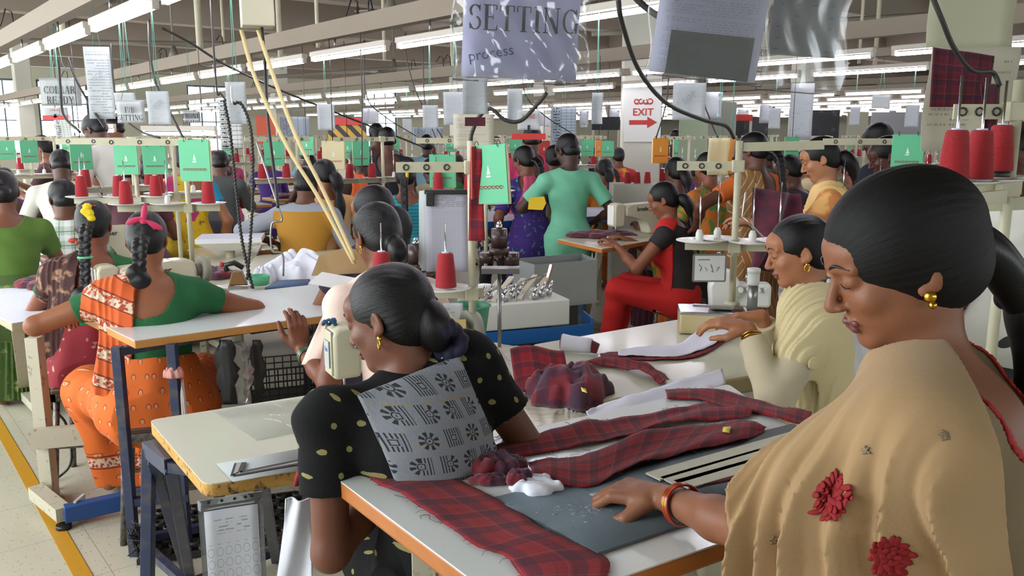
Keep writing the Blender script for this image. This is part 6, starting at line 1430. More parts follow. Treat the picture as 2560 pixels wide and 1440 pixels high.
for i, (px, py0, py1, d, w_, m, lb) in enumerate(((562, 850, 1010, 3.15, .045, BLACK, 'black rag hanging beneath the tall white table'), (592, 855, 1010, 3.2, .06, FILM2, 'limp clear plastic bag hanging beneath the tall white table'), (640, 850, 985, 3.25, .03, CABLE, 'black coiled tube hanging beneath the tall white table'))):
    a = D(px, py0, d); c = D(px, py1, d); L = a.z - c.z; rg = random.Random(i); o = MB().rings([[(w_ * (.35 + .65 * math.sin(min(1, k / 9 + .1) * 2.6)) * (1 + .35 * math.sin(3 * q + k * 1.7) + .3 * math.sin(7 * q + k)) * rg.uniform(.85, 1.15) * math.cos(q) * .8, w_ * .5 * (1 + .2 * math.sin(5 * q)) * math.sin(q) * (.3 + .1 * k / 9), -L * k / 9) for q in np.linspace(0, 6.283, 15)[:-1]] for k in range(10)], 0, True).out('hanging_bag', m); o.location = a; tag(o, lb, 'bag')

o = MB().sheet(lambda u, v: ((u - .5) * (.055 + .05 * v) - .03 * v, .012 * math.sin(u * 7 + v * 5) + .04 * v, -.32 * v), 10, 24, 0, .003, (1, 1)).out('cotton_strip', CLOTHWB); o.location = D(742, 1248, 1.92); tag(o, 'white cotton strip hanging down beside the lap of the woman in black', 'cloth')
o = MB().sheet(lambda u, v: ((u - .5) * .045 - .035 * v, .008 * math.sin(u * 6 + v * 4), -.115 * v), 8, 12, 0, .002, (.05, .12)).out('plaid_piece', PLAIDS); o.location = D(790, 1092, 1.86); o.rotation_euler = (0, 0, .2); tag(o, 'small plaid piece held in front of the elbow of the woman in black', 'cloth')

o = MB().prism([(0, 0), (.030, .006), (.028, -.010)], -.002, .002, 0).out('chalk_piece', PAPERP); o.location = G(1474, 1236, .915); tag(o, 'small white tailor chalk held at the fingertips over the grey board', 'chalk')
# ---------------------------------------------------------------- people further off
def fab(name, c, var=.1, c2=None, sc=20, thr=.6, k=9.0):
    if c2 is None: return M('cloth_' + name, c, .85, var=var, bump=.2)
    return M('cloth_' + name, lambda t: t.mix(c, c2, (t.noise(sc, 2) - thr) * k), .85, bump=.2)
def check(name, a, b_, d, s=.05, hz=True):
    def f(t):
        x, y, z = t.co('Object'); u = (x * (1 / s)); w = z * (1 / s)
        k = ((u.fr() - .3).abs().lt(.2) * .5 + (w.fr() - .3).abs().lt(.2) * .5); c = t.mix(a, b_, k.sat()); return t.mix(c, d, ((u.fr() - .75).abs().lt(.03) + (w.fr() - .75).abs().lt(.03)).sat() * .8)
    return M('cloth_' + name, f, .85, bump=.15)
def P_(label, px, py, d, face, lean=12, pose='sit', **kw):
    L, z = headloc(px, py, d, face, lean, side=kw.get('side', 0)); h = kw.pop('h', .0065 if d < 5.2 else .009)
    return person('person', label, L, face, h=h, pose=pose, lean=lean, hz=z, **kw)
PE = {}
PE['plaidman'] = P_('seated man in white and green checked shirt at the left', 158, 500, 5.4, 22, 12, male=True, bottom='pants', botc='#2a2a30', topm=check('green_check', '#9db09c', '#dfe4e0', '#4b5a4c', .085), sleeve=1.8, neck='high', hair='none', skinc='#5d3a28', yaw=18, pitch=-22)
PE['green'] = P_('woman in olive green blouse cut by the left edge of the view', 8, 480, 4.7, 30, 10, topm=fab('olive', '#4c6a22'), sleeve=.5, neck='mid', bottom='saree', botm=fab('olive_dark', '#3d5420', c2='#7b8a4a'), hair='bun', skinc='#6c4431')
PE['yellow'] = P_('standing woman in yellow and magenta saree with turquoise blouse', 462, 398, 6.4, 15, 6, 'stand', topm=fab('turquoise', '#1585a5'), sleeve=.45, neck='wide', bottom='saree', botm=fab('yellow_print', '#c7a512', c2='#6a4a1c', sc=26), drape=dict(side=-1, c=.07, w=.10, tilt=-.35, flare=.25, tail=.62, end=-.35), drapem=M('pallu_yellow_magenta', lambda t: (lambda x, y, z: t.mix(t.mix('#d0ad16', '#5f4a1c', (t.noise(26, 2) - .6) * 9.0), '#a82c62', (((x * 1.0 - z * .25) * 5.0 + t.noise(6, 1) * .4).fr()).lt(.35)))(*t.co('Object')), .85), hair='braid', tie=dict(len=.1), skinc='#8a5a3c', pitch=-12)
PE['mustard'] = P_('seated man in grey and mustard shirt leaning over the fabric pile', 768, 462, 6.0, -4, 14, male=True, bottom='jeans', botc='#2b3340', topm=M('cloth_mustard_grey', lambda t: (lambda x, y, z: t.mix('#a3741f', '#8f939a', z.gt(1.07).mx((x.abs()).gt(.205))))(*t.co('Object')), .85, bump=.25), sleeve=1.5, neck='round', hair='none', skinc='#5d3928', lh=(-.30, .18, .84), rh=(.20, .34, .84), poleL=(-1, -.3, -.5), girth=1.12, pitch=-20)
PE['behind'] = P_('woman with dark hair seated just beyond the woman in peach', 930, 530, 3.75, 30, 12, topm=fab('dark_purple', '#2a1c2c'), sleeve=.5, neck='mid', bottom='salwar', botc='#2a1c2c', hair='tail', skinc='#7c4e36', yaw=30)
PE['greenT'] = P_('standing man in mint green t-shirt and jeans holding a yellow card', 1418, 378, 6.5, 14, 4, 'stand', male=True, topm=fab('mint', '#68ad8c', var=.06), sleeve=.72, neck='round', bottom='jeans', botm=fab('jeans', '#3f5a75', c2='#64819c', sc=6, thr=.5, k=3.0), tunic=.20, hair='none', skinc='#3f2a20', yaw=24, pitch=-26, lh=(-.24, .30, 1.02), poleL=(-1, -.6, -.6), rh=(.26, .16, .92), h=.006, loose=.004, girth=.92)
g_ = PE['greenT']
b = MB(); b.tube([(.035 * math.cos(a), 0, .035 * math.sin(a)) for a in np.linspace(0, 6.28, 20)[:-1]], .005, 5, closed=True).sph((0, 0, 0), .014).box((0, 0, -.065), (.09, .004, .012)).box((0, 0, -.085), (.06, .004, .010)); o = b.out('back_print', M('print_green', '#2f7d6a', .8), g_)
sh_ = part_of(g_, 'shirt'); hh_, nn_ = snap(sh_, 1437, 412); 
if hh_: o.location = g_.matrix_world.inverted() @ (hh_ + nn_ * .001); o.rotation_euler = (-.18, 0, 0)
o = MB().prism([(-.06, -.045), (.05, -.05), (.075, .0), (.06, .05), (-.05, .04)], -.002, .002, 0, 1).out('yellow_card', M('card_yellow', '#d6b416', .6)); o.location = D(1340, 508, 6.2); tag(o, 'yellow card held in the left hand of the man in mint green', 'card')
PE['red'] = P_('seated woman in black top with bright red scarf and red trousers', 1655, 500, 5.6, 62, 12, topm=fab('black_top', '#1a1616'), sleeve=.3, neck='mid', bottom='salwar', botm=fab('bright_red', '#b3150f', var=.06), drape=dict(side=-1, c=.12, w=.05, tilt=0, flare=.0, end=-.12, name='red_scarf', back=-.085), drapem=fab('bright_red', '#b3150f'), hair='tail', skinc='#7a4a33', yaw=14, pitch=-24, tunic=.12, h=.006, knees={-1: (-.12, .40, .56), 1: (.10, .42, .56)}, feet={-1: (-.12, .48, .06), 1: (.1, .50, .06)}, lh=(-.16, .40, .86), rh=(.16, .42, .86))
PE['maroonbun'] = P_('woman in maroon blouse with low bun seated beyond the woman in red', 1688, 430, 6.6, 20, 8, topm=fab('maroon', '#4a1a2c'), sleeve=.5, neck='deep', bottom='saree', botc='#4a1a2c', hair='tail', tie=dict(len=.25), skinc='#5f3a2b')
PE['orange'] = P_('standing woman in orange blouse and brown striped saree behind the empty plates', 1880, 378, 5.5, 20, 6, 'stand', topm=fab('orange_blouse', '#b5591a'), sleeve=.5, neck='deep', bottom='saree', botm=M('cloth_brown_stripe', lambda t: (lambda x, y, z: t.mix('#7d5330', '#b8965a', ((x * 26.0 + z * 8.0).fr()).lt(.12)))(*t.co('Object')), .85), drape=dict(side=-1, c=.10, w=.09, tilt=.1, flare=.1, tail=.55, end=-.2), drapem=M('cloth_brown_stripe2', lambda t: (lambda x, y, z: t.mix('#86613a', '#c2a56c', ((x * 22.0 - z * 16.0).fr()).lt(.14)))(*t.co('Object')), .85), hair='braid', skinc='#5a3627', yaw=28, pitch=-24, lh=(-.34, .18, 1.0), poleL=(-1, -.2, -.3))
PE['floral'] = P_('woman in orange green floral saree half hidden by the hanging sheets', 1765, 420, 6.2, 30, 10, topm=fab('floral', '#c06a1e', c2='#4f7a35', sc=18, thr=.5), sleeve=.6, neck='mid', bottom='saree', botm=fab('floral', '#c06a1e'), hair='bun', skinc='#7a4a33')
PE['creamstand'] = P_('standing woman in orange and cream dress with long ponytail and red hair tie', 2048, 398, 4.6, 72, 8, 'stand', topm=fab('apricot', '#b3703c', c2='#c99a58', sc=12, thr=.5), sleeve=.45, neck='mid', bottom='salwar', botc='#b3602a', drape=dict(side=-1, c=.09, w=.06, tilt=-.05, flare=.02, tail=.6, end=-.2, name='dupatta'), drapem=fab('pale_yellow', '#cfae72'), hair='tail', tie=dict(len=.42), skinc='#99694a', yaw=6, pitch=-24, lh=(-.10, .44, 1.12), rh=(.05, .45, 1.10), h=.0055, eyes=True)
def at_(t, p): return t.matrix_world.inverted() @ p
bpy.context.view_layer.update()
o = MB().sph((0, 0, 0), .022, sc=(.7, 1, 1)).sph((0, .01, .025), .016).out('hair_tie', CARDR, PE['creamstand']); o.location = at_(PE['creamstand'], D(2080, 378, 4.6))
PE['magenta'] = P_('woman in magenta top sewing behind the bending woman', 2212, 392, 5.0, 60, 14, topm=fab('magenta', '#5d1a44', c2='#a2214e', sc=5, thr=.55), sleeve=.45, neck='mid', bottom='salwar', botc='#3a1733', hair='bun', skinc='#4f2f24', yaw=20, pitch=-24)
PE['manback'] = P_('dark haired man seen over the woman in magenta', 2192, 352, 6.0, 40, 6, 'stand', male=True, topm=fab('dark_blue', '#1d2235'), sleeve=.7, bottom='pants', botc='#222222', hair='none', skinc='#4a2c20')
PE['manright'] = P_('man in white shirt bending down at the right edge', 2548, 395, 2.9, 130, 16, 'stand', male=True, topm=fab('white_shirt', '#c6c4ba', var=.05), sleeve=1.7, neck='round', bottom='pants', botc='#2b2b2b', hair='none', skinc='#4a2d20', pitch=-34, yaw=-10, eyes=True)
PE['purple'] = P_('standing woman in violet patterned saree with pink scarf left of the man in green', 1308, 402, 6.9, 28, 10, 'stand', topm=fab('violet', '#38206c', c2='#4f8f7a', sc=24, thr=.58), sleeve=.8, neck='deep', bottom='saree', botm=fab('violet', '#38206c'), hair='braid', skinc='#6d412f', yaw=16, pitch=-24, drape=dict(side=-1, c=.02, w=.05, tilt=.4, flare=.0, name='pink_scarf', end=.28), drapem=fab('pink_scarf', '#b04560'))
PE['pinkman'] = P_('man in pink shirt standing behind the woman in violet', 1330, 350, 7.6, 0, 4, 'stand', male=True, topm=fab('pink', '#b5305e'), sleeve=.7, bottom='pants', botc='#222222', hair='none', skinc='#54352a')
PE['turq'] = P_('seated woman in turquoise striped top with long braid and yellow flower', 1015, 442, 6.3, 12, 8, topm=M('cloth_turquoise_stripe', lambda t: (lambda x, y, z: t.mix('#2793a0', '#17788a', ((z * 40.0).fr()).lt(.45)))(*t.co('Object')), .85), sleeve=.6, neck='mid', bottom='salwar', botc='#1c7d8c', hair='braid', tie=dict(len=.45), skinc='#7a4e38', yaw=-10)
o = MB().sph((0, 0, 0), .02, sc=(.6, .6, 1.6)).out('hair_flower', YEL_F, PE['turq']); bpy.context.view_layer.update(); o.location = at_(PE['turq'], D(1018, 435, 6.15))
PE['blackman'] = P_('standing man in black shirt near the striped screen', 968, 352, 8.2, 10, 4, 'stand', male=True, topm=fab('black_shirt', '#14171f'), sleeve=.8, bottom='pants', botc='#1d1d20', hair='none', skinc='#5a3c2e', girth=1.1)
PE['capman'] = P_('man with dark cap standing behind the striped screen', 940, 338, 9.6, 30, 4, 'stand', male=True, topm=fab('grey_check', '#8e8e88', c2='#3a3a40', sc=40, thr=.5), sleeve=.8, bottom='pants', botc='#1d1d20', hair='none', skinc='#5a3c2e')
PE['peachgirl'] = P_('woman with long loose hair in peach dress seated beyond the man in mustard', 808, 438, 6.4, 30, 12, topm=fab('pale_peach', '#cf9d66'), sleeve=.4, neck='mid', bottom='salwar', botc='#b98a5a', hair='tail', skinc='#7d5139', yaw=20)
PE['darkdress'] = P_('woman in dark dress with orange scarf seated left of the turquoise one', 898, 400, 7.2, 40, 10, topm=fab('brown_dark', '#33231f'), sleeve=.5, neck='mid', bottom='salwar', botc='#33231f', hair='bun', skinc='#4d3226', drape=dict(side=-1, c=.09, w=.06, tilt=0, tail=.4, name='orange_scarf'), drapem=fab('orange_scarf', '#c8582a'))
PE['hoodie'] = P_('person in grey hooded jacket seated beyond the coiled hoses', 552, 408, 8.6, 5, 6, topm=fab('grey_hoodie', '#474a4a'), sleeve=1.9, neck='high', bottom='pants', botc='#2a2a30', male=True, hair='none', skinc='#5d4030')
PE['maroonstand'] = P_('standing woman in maroon saree looking down at cloth in her hands at the left', 103, 372, 7.8, 100, 8, 'stand', topm=fab('maroon_blouse', '#3c2226'), sleeve=.5, neck='mid', bottom='saree', botm=fab('maroon_saree', '#5a1420'), hair='bun', skinc='#7b543f', pitch=-30, drape=dict(side=1, c=.08, w=.09, tilt=-.1, flare=.1, tail=.6, end=-.3), drapem=fab('maroon_saree', '#5a1420'), lh=(-.08, .36, 1.12), rh=(.08, .36, 1.15))
PE['whitelean'] = P_('man in white shirt leaning forward over the left rows', 236, 325, 7.0, 75, 20, 'stand', male=True, topm=fab('white_shirt', '#c6c4ba'), sleeve=1.8, neck='round', bottom='pants', botc='#2b2b30', hair='none', skinc='#4b3024', pitch=-34, lh=(-.1, .34, 1.12), rh=(.1, .3, 1.12))
PE['moustache'] = P_('man with moustache in white shirt standing in the left background', 284, 322, 9.4, 120, 5, 'stand', male=True, topm=fab('white_shirt', '#c6c4ba'), sleeve=.8, bottom='pants', botc='#2b2b30', hair='none', skinc='#6b4532', pitch=-15)
PE['whiteback'] = P_('man in white shirt hunched over his work in the left rows', 155, 418, 6.6, 25, 32, male=True, topm=fab('white_shirt', '#c6c4ba'), sleeve=.9, neck='round', bottom='pants', botc='#2b2b30', hair='none', skinc='#4b3024', pitch=-40)
PE['pinklady'] = P_('woman in pink saree with bun sewing in the left rows', 226, 430, 7.4, 50, 10, topm=fab('hot_pink', '#b02a66'), sleeve=.4, neck='wide', bottom='saree', botm=fab('hot_pink', '#b02a66'), hair='bun', skinc='#7b4a35', yaw=22, pitch=-26)
PE['mauve'] = P_('woman with shiny bun and mauve blouse bending over maroon cloth', 324, 432, 6.0, 30, 20, topm=fab('mauve', '#5d3440'), sleeve=.5, neck='deep', bottom='saree', botc='#5d3440', hair='bun', skinc='#714736', pitch=-34)
PE['orangeback'] = P_('woman in orange top seated left of the exit column', 1512, 425, 8.4, 10, 8, topm=fab('orange_top', '#c4701c'), sleeve=.8, neck='round', bottom='salwar', botc='#a35a18', hair='tail', skinc='#6b4433')
PE['redyellow'] = P_('small figure in red and yellow beside the exit column', 1545, 392, 11., 10, 8, topm=fab('red_yellow', '#b3242c', c2='#d0b22c', sc=4, thr=.5), sleeve=.8, neck='round', bottom='salwar', botc='#a3181c', hair='bun', skinc='#6b4433')
PE['violetright'] = P_('woman in violet top bending left of the standing ponytail woman', 1968, 428, 6.4, 60, 18, topm=fab('plum', '#2f1836', c2='#1d6a80', sc=7, thr=.6), sleeve=.5, neck='mid', bottom='salwar', botc='#2f1836', hair='bun', skinc='#5d3c2e', pitch=-26)
PE['creamright'] = P_('woman in cream top facing left behind the ponytail woman', 2008, 408, 7.6, 60, 12, topm=fab('cream_top', '#c2b088'), sleeve=.5, neck='round', bottom='salwar', botc='#c2b088', hair='tail', skinc='#7b533f')
PE['headmid'] = P_('person with dark hair sewing in front of the woman in violet saree', 1385, 398, 7.2, 10, 10, topm=fab('cream_top', '#c2b088'), sleeve=.5, neck='round', bottom='salwar', botc='#c2b088', hair='bun', skinc='#6b4a3a')
PE['headblue'] = P_('worker in pale blue top seated above the green booklet', 1068, 362, 9.8, 10, 8, topm=fab('pale_blue', '#7fa9b8'), sleeve=.5, neck='round', bottom='salwar', botc='#7fa9b8', hair='bun', skinc='#4b3024')
PE['printlady'] = P_('woman in black and white printed top right of the hanging sheets', 1243, 372, 8.4, -20, 6, 'stand', topm=fab('bw_print', '#1d1d20', c2='#b9b9b4', sc=30, thr=.52, k=14.0), sleeve=.6, neck='round', bottom='salwar', botc='#1d1d20', hair='braid', skinc='#5d3c2e')
bpy.context.view_layer.update()
# ---------------------------------------------------------------- workstations
TB1 = sewtable(); TB1['label'] = ''; MC2 = machine('sewing_machine', False, detail=False); ST1 = stand(.82, zp=.47)
CNf = cone(.118); BK1 = booklet(); TB1.name = 'sewing_table'; PROT = {'t': TB1, 'm': MC2, 's': ST1, 'c': CNf, 'b': BK1}; FIRST = {k: True for k in PROT}
def put(k, loc, rz, label, group=None, cat=None):
    o = PROT[k]
    if FIRST[k]:
        FIRST[k] = False; o.location = loc; o.rotation_euler = (0, 0, rz); o['label'] = label
        if group: o['group'] = group
        return o
    r = dup(o, loc, rz, label, group)
    if not group and 'group' in r: del r['group']
    return r
def wp(u, v, du, dv, z=0.): p = R(u + du, v + dv, z); return p
def station(u, v, who, grp=None, cones=(0, 1, 2), books=1, tab=True, mach=True, stnd=True, rz=YU, seed=0, dv=.1, near=False):
    rg = random.Random(seed + int(u * 31 + v * 17)); g = lambda s: (s % grp) if grp else None
    if tab: put('t', wp(u, v, .50, dv, 0), rz, 'cream sewing table %s' % who, g('sewing tables %s'))
    if mach: put('m', wp(u, v, .52, dv + .12, .76), rz, 'cream sewing machine with brother lettering %s' % who, g('sewing machines %s'))
    if stnd:
        p = wp(u, v, .70, dv + .42, .76); put('s', p, rz, 'thread stand %s' % who, g('thread stands %s'))
        for i in cones:
            off = (-.30, -.10, .10)[i]; q = p + W * off + Vector((0, 0, .47 + .026)); put('c', q, 0, 'red cone %s' % (('on the %s plate ' % ('left', 'middle', 'right')[i]) + who), g('red cones %s'))
        for i in range(books):
            off = (-.2, -.38)[i]; q = p + W * off + Vector((0, 0, .785)) + U * (-.01); put('b', q, rz + rg.uniform(-.3, .3), '%sgreen booklet hanging from the stand %s' % (('', 'second ')[i], who), g('card booklets %s'))
station(3.62, 1.05, 'in front of the woman in orange saree', dv=-.08, seed=1, stnd=False, tab=False)
station(4.50, 1.05, 'in front of the woman with yellow flowers', cones=(1,), dv=.12, seed=2, tab=False, mach=False, books=0)
station(5.40, 1.05, 'in front of the man in checked shirt', cones=(0, 2), dv=.12, seed=3, books=0)
station(5.3, 2.75, 'beyond the man in mustard shirt', cones=(0, 1), dv=.3, books=1)
station(5.7, 2.3, 'behind the yellow saree', cones=(0, 1), dv=.2, books=1)
def far_seat(base, px): pass
# low cloth covered table at the left with garments
tf, cf = slab('cloth_covered_table', 'table with blue and cream frame under a white cloth at the left edge', 'table', [(28, 808), (-140, 715), (455, 652), (462, 742)], .78, .04, CLOTHWB, M('frame_cream', '#a49c82', .5, var=.2, vs=20), .005)
legs(tf, cf, [drop(G(85, 842, .74), .74), drop(G(420, 745, .74), .74), (G(42, 800, .74), G(62, 985, 0))], LEGM, .055)
of = Vector((cf.x, cf.y, 0)); bl = G(90, 1228, .06); be = G(160, 1285, .06); rails(tf, cf, 'foot_rail', LEGM, [(bl, be, .06, .055), (G(60, 985, .06), G(95, 1020, .06), .05, .05), ((bl.x, bl.y, .30), G(330, 1075, .30), .03, .09)])
MB().bar(be - of, G(430, 1225, .06) - of, .05, .07, bev=.004).out('long_rail', BLUEP, tf); p = be - of; MB().cyl((p.x, p.y - .01, -.0), (p.x, p.y - .01, .02), .03, n=14).out('foot', BLACK, tf)
MB().box(G(200, 1268, .06) - of, (.012, .075, .085)).out('white_strap', PAPERP, tf)
cable('power_cable', [G(112, 930, .45) + Vector((0, -.05, 0)), G(122, 1010, .38), G(165, 1060, .22), G(178, 1150, .08), G(150, 1190, .02), G(112, 1203, .012)], .006, 'black cable looping from the left table leg to the floor')
crumple('plaid_garment', 'dark red plaid garment bunched on the white cloth at the left', 'garment', G(120, 715, .785), (.36, .22, .06), PLAIDO, 61, .6, 30, fr=3.5)
crumple('plaid_garment', 'second plaid garment lying left of the bunched one', 'garment', G(45, 705, .785), (.24, .18, .04), PLAIDO, 62, .6, 24)
crumple('maroon_bundle', 'dark red bundle on the table right of the woman in orange', 'garment', G(535, 690, .785), (.26, .2, .06), PLAIDO, 63, .6, 24)
# table beneath the bundle and the tray
t4, c4 = slab('side_table', 'cream table with crinkled sheeting between the brother machine and the fabric pile', 'table', [(470, 718), (475, 622), (660, 600), (600, 722)], .775, .03, SHEETING, M('frame_cream', '#a49c82', .5), .004)
legs(t4, c4, [drop(G(500, 700, .74), .74), drop(G(590, 700, .74), .74)], LEGM, .04)
t = thing('pressing_tray', 'shallow white pressing tray with angled sides beside the woman in yellow saree', 'tray', G(575, 612, .86), math.radians(12)); MB().prism([(-.20, -.16), (.22, -.16), (.22, .16), (-.20, .16)], .045, .06, 0).out('pad', CLOTHW, t)
MB().rings([[(-.10, -.08, -.03), (.12, -.08, -.03), (.12, .08, -.03), (-.10, .08, -.03)], [(-.2, -.16, .03), (.22, -.16, .03), (.22, .16, .03), (-.2, .16, .03)], [(-.2, -.16, .045), (.22, -.16, .045), (.22, .16, .045), (-.2, .16, .045)]], 0, True, sm=False).out('body', WHITEP, t); MB().cyl((0, 0, -.86), (0, 0, -.03), .03, n=10).out('post', CREAM2, t)
# row of the man in green: pressing table, legs
tg, cg = slab('pressing_table', 'long white cloth topped pressing table with blue edge at the man in green', 'table', [(1195, 555), (1210, 528), (1780, 505), (1790, 525)], .90, .06, CLOTHW, BLUEP, .004); legs(tg, cg, [drop(G(1300, 552, .85), .85), drop(G(1500, 540, .85), .85), drop(G(1700, 530, .85), .85)], CREAM2, .05)
tr_, cr_ = slab('sewing_table', 'cream table with orange front edge holding maroon cloth before the woman in red', 'table', [(1505, 622), (1395, 598), (1600, 566), (1720, 585)], .86, .03, LAMC, M('wood_edge_orange', '#b06a30'), .003); legs(tr_, cr_, [(G(1500, 625, .77), G(1460, 812, .03)), (G(1600, 612, .77), G(1600, 760, .03))], LEGM, .045)
b = MB(); b.bar(G(1448, 798, .03) - Vector((cr_.x, cr_.y, 0)), G(1545, 830, .03) - Vector((cr_.x, cr_.y, 0)), .05, .05); b.out('foot_rail', LEGM, tr_)
crumple('maroon_cloth', 'folded maroon cloth on the orange edged table before the woman in red', 'cloth', G(1505, 592, .865), (.44, .2, .06), MAROON, 71, .5, 26)
m9 = dup(MC2, G(1585, 592, .86) + Vector((.0, .0, 0)), math.radians(30), 'cream sewing machine in front of the woman in red scarf, seen end on')
st2 = dup(st, (L3[0], L3[1], 0), 0, 'wooden topped stool under the woman in red'); pr = PE['red'].location; st2.location = (pr.x, pr.y, .03); st2.rotation_euler = (0, 0, math.radians(62)); st2.scale = (1, 1, 1.0)
tq, cq = slab('sewing_table', 'orange brown wooden table with maroon cloth behind the empty white plates', 'table', [(1900, 607), (1630, 575), (1690, 553), (2100, 590)], .84, .03, M('wood_top', '#a5733d', .5, var=.1), EDGED, .003); legs(tq, cq, [drop(G(1690, 585, .8), .8), drop(G(1850, 600, .8), .8)], BLUESTEEL, .05)
MB().box((0, 0, .38), (.26, .3, .74), 0, .01).out('cabinet', M('cabinet_dark', '#15171f', .5), tq).location = (G(1700, 600, .8).x - cq.x + .10, G(1700, 600, .8).y - cq.y + .12, 0)
crumple('maroon_cloth', 'maroon cloth heap on the orange brown table behind the plates', 'cloth', G(1900, 560, .845), (.4, .24, .08), MAROON, 72, .6, 26)
crumple('maroon_cloth', 'flat maroon cloth beside the heap on the orange brown table', 'cloth', G(1800, 572, .845), (.34, .2, .03), MAROON, 73, .5, 22)
crumple('maroon_cloth', 'maroon cloth lying on the pressing table beyond the woman in red', 'cloth', G(1745, 512, .905), (.6, .3, .06), MAROON, 74, .5, 22)
o = MB().sheet(lambda u, v: ((u - .5) * (.30 - .1 * v) + .04 * math.sin(v * 3), .04 * math.sin(u * 9 + v * 4), -.42 * v), 18, 18, 0, .004, (1, 1)).out('maroon_garment', MAROON); o.location = D(1945, 478, 4.35); o.rotation_euler = (0, .15, .3); tag(o, 'maroon garment held up in the hands of the ponytail woman', 'garment')
# blackboard cabinet, cones on it
t = thing('supply_cabinet', 'white cabinet carrying three crimson cones right of the man in green', 'cabinet', D(1590, 500, 7.0)); t.location.z = 0; z0 = D(1590, 458, 7.0).z; MB().box((0, 0, z0 / 2), (.42, .3, z0), 0, .005).out('body', COLM, t)
for i, (x, lb) in enumerate(((1571, 'left'), (1595, 'middle'), (1621, 'right'))):
    p = D(x, 456, 6.9); put('c', (p.x, p.y + .05, z0 + .004), 0, '%s crimson cone of three on the white cabinet' % lb).scale = (.85, .85, .8)
# big striped screen
t = thing('striped_screen', 'black and yellow striped octagonal screen standing in the middle of the hall', 'screen', D(868, 350, 8.7), math.radians(-6))
a = D(822, 300, 8.7); c = D(918, 405, 8.7); w_ = (c.x - a.x) / 2 * 1.05; zz = t.location.z; zt, zb = D(868, 296, 8.7).z - zz, D(868, 412, 8.7).z - zz
MB().prism([(-w_, zb), (w_, zb), (w_, zt * .55), (w_ * .55, zt), (-w_ * .55, zt), (-w_, zt * .55)], 0, .03, 0, 1).out('panel', M('striped_panel', lambda t_: (lambda x, y, z: t_.mix('#b28a1e', '#1d1a16', (((x + z) * 7.5).fr()).lt(.5)))(*t_.co('Object')), .6), t)
MB().box((0, .0, zt - .03), (w_ * 1.6, .05, .07)).out('top_bar', CARDR, t); MB().box((0, .05, (zb - zz) / 2), (w_ * 1.2, .04, -zz + -zb if False else zz + zb)).out('post', CREAM2, t)
# production boards and hanging sheets
def gridmat(nm, n=11., m=4., tone='#b3b5b0', dark='#23252c'):
    return M(nm, lambda t: (lambda x, y: t.mix(tone, dark, (((y * n).fr().lt(.10) + (x * m).fr().lt(.05)).sat() + ((y * n).fr() - .55).abs().lt(.2) * (x - .22).abs().lt(.15) * t.noise(70).gt(.45)).sat()))(*t.co('UV')[:2]), .7)
GM = gridmat('score_grid'); GM2 = gridmat('score_grid_blue', 14., 5., '#8f9aa3')
for (a, lb, m) in (((545, 248, 608, 372, 6.2), 'tall score board with ruled rows behind the coiled hoses', GM), ((1378, 268, 1440, 372, 8.5), 'tall ruled score board above the man in green', GM2), ((135, 300, 180, 352, 8.5), 'small ruled board behind the COLLAR READY sleeve', GM), ((700, 292, 775, 345, 13.), 'ruled board left of the striped screen', GM2), ((1030, 318, 1108, 362, 14.), 'ruled blue board behind the man in black', GM2)):
    hang(*a, m, lb, 'board', strings=True, name='score_board')
o = hang(210, 117, 287, 297, 4.6, PRINT, 'long white printed sheet hanging from the first row of lights', yaw=math.radians(8), bend=.012, sop=True)
hang(365, 228, 428, 311, 6.6, PRINTF, 'printed sheet hanging right of the F/B SETTING sleeve', sop=True)
hang(563, 205, 620, 310, 4.9, PRINTF, 'printed sheet hanging behind the hook of the coiled hoses')
hang(792, 260, 838, 325, 7.5, PRINTF, 'small printed sheet hanging above the striped screen')
hang(1108, 230, 1166, 312, 6.0, PRINTF, 'printed sheet hanging left of the narrow sheet with maroon swatch')
hang(1056, 263, 1096, 322, 8.0, PRINTF, 'small printed sheet between the striped screen and the clipboard')
hang(1006, 297, 1030, 332, 11.0, PRINTF, 'tiny printed sheet above the man in black shirt')
hang(1268, 222, 1306, 310, 5.8, PRINTF, 'curled paper strip hanging right below the SETTING sleeve', bend=.03)
hang(1480, 232, 1506, 310, 6.5, PRINTF, 'curled paper strip hanging above the head of the man in green', bend=.03)
hang(1683, 207, 1762, 300, 5.2, PRINTF, 'printed SOP sheet hanging right of the exit sign', sop=True)
hang(1978, 208, 2028, 350, 6.5, PRINTF, 'long sheet hanging behind the tabulated pocket')
hang(1925, 270, 1950, 322, 9.0, PRINTF, 'small sheet left of the long sheet in the right background')
hang(2126, 268, 2148, 314, 10., PRINTF, 'small pale sheet in the right background'); hang(2265, 262, 2295, 318, 9.5, PRINTF, 'pale sheet hanging above the green booklet at the right')
hang(285, 232, 340, 262, 7.5, PAPERP, 'blank sheet behind the F/B SETTING sleeve')
hang(1770, 345, 1822, 438, 4.5, CARDY, 'cream card sheets hanging from the pole beside the orange saree', yaw=.2); o = hang(1822, 345, 1833, 435, 4.52, CARDO, 'thin orange card edge behind the cream card sheets', yaw=.9)
def warn(px0, py0, px1, py1, d, label, l1):
    t = hang(px0, py0, px1, py1, d, PAPERP, label, 'sign', strings=True, name='line_sign'); w = D(px1, py1, d).x - D(px0, py0, d).x; hg = D(px0, py0, d).z - D(px0, py1, d).z
    MB().box((0, -.012, -hg + .02), (w, .004, .035)).out('red_band', CARDR, t); MB().prism([(-.008, -hg * .5), (.008, -hg * .5), (.008, -hg * .66), (.022, -hg * .66), (0, -hg * .8), (-.022, -hg * .66), (-.008, -hg * .66)], -.014, -.011, 0, 1).out('arrow', INK, t)
    text(l1, hg * .22, INKR, t, (0, -.014, -hg * .22), (math.pi / 2, 0, 0)); return t
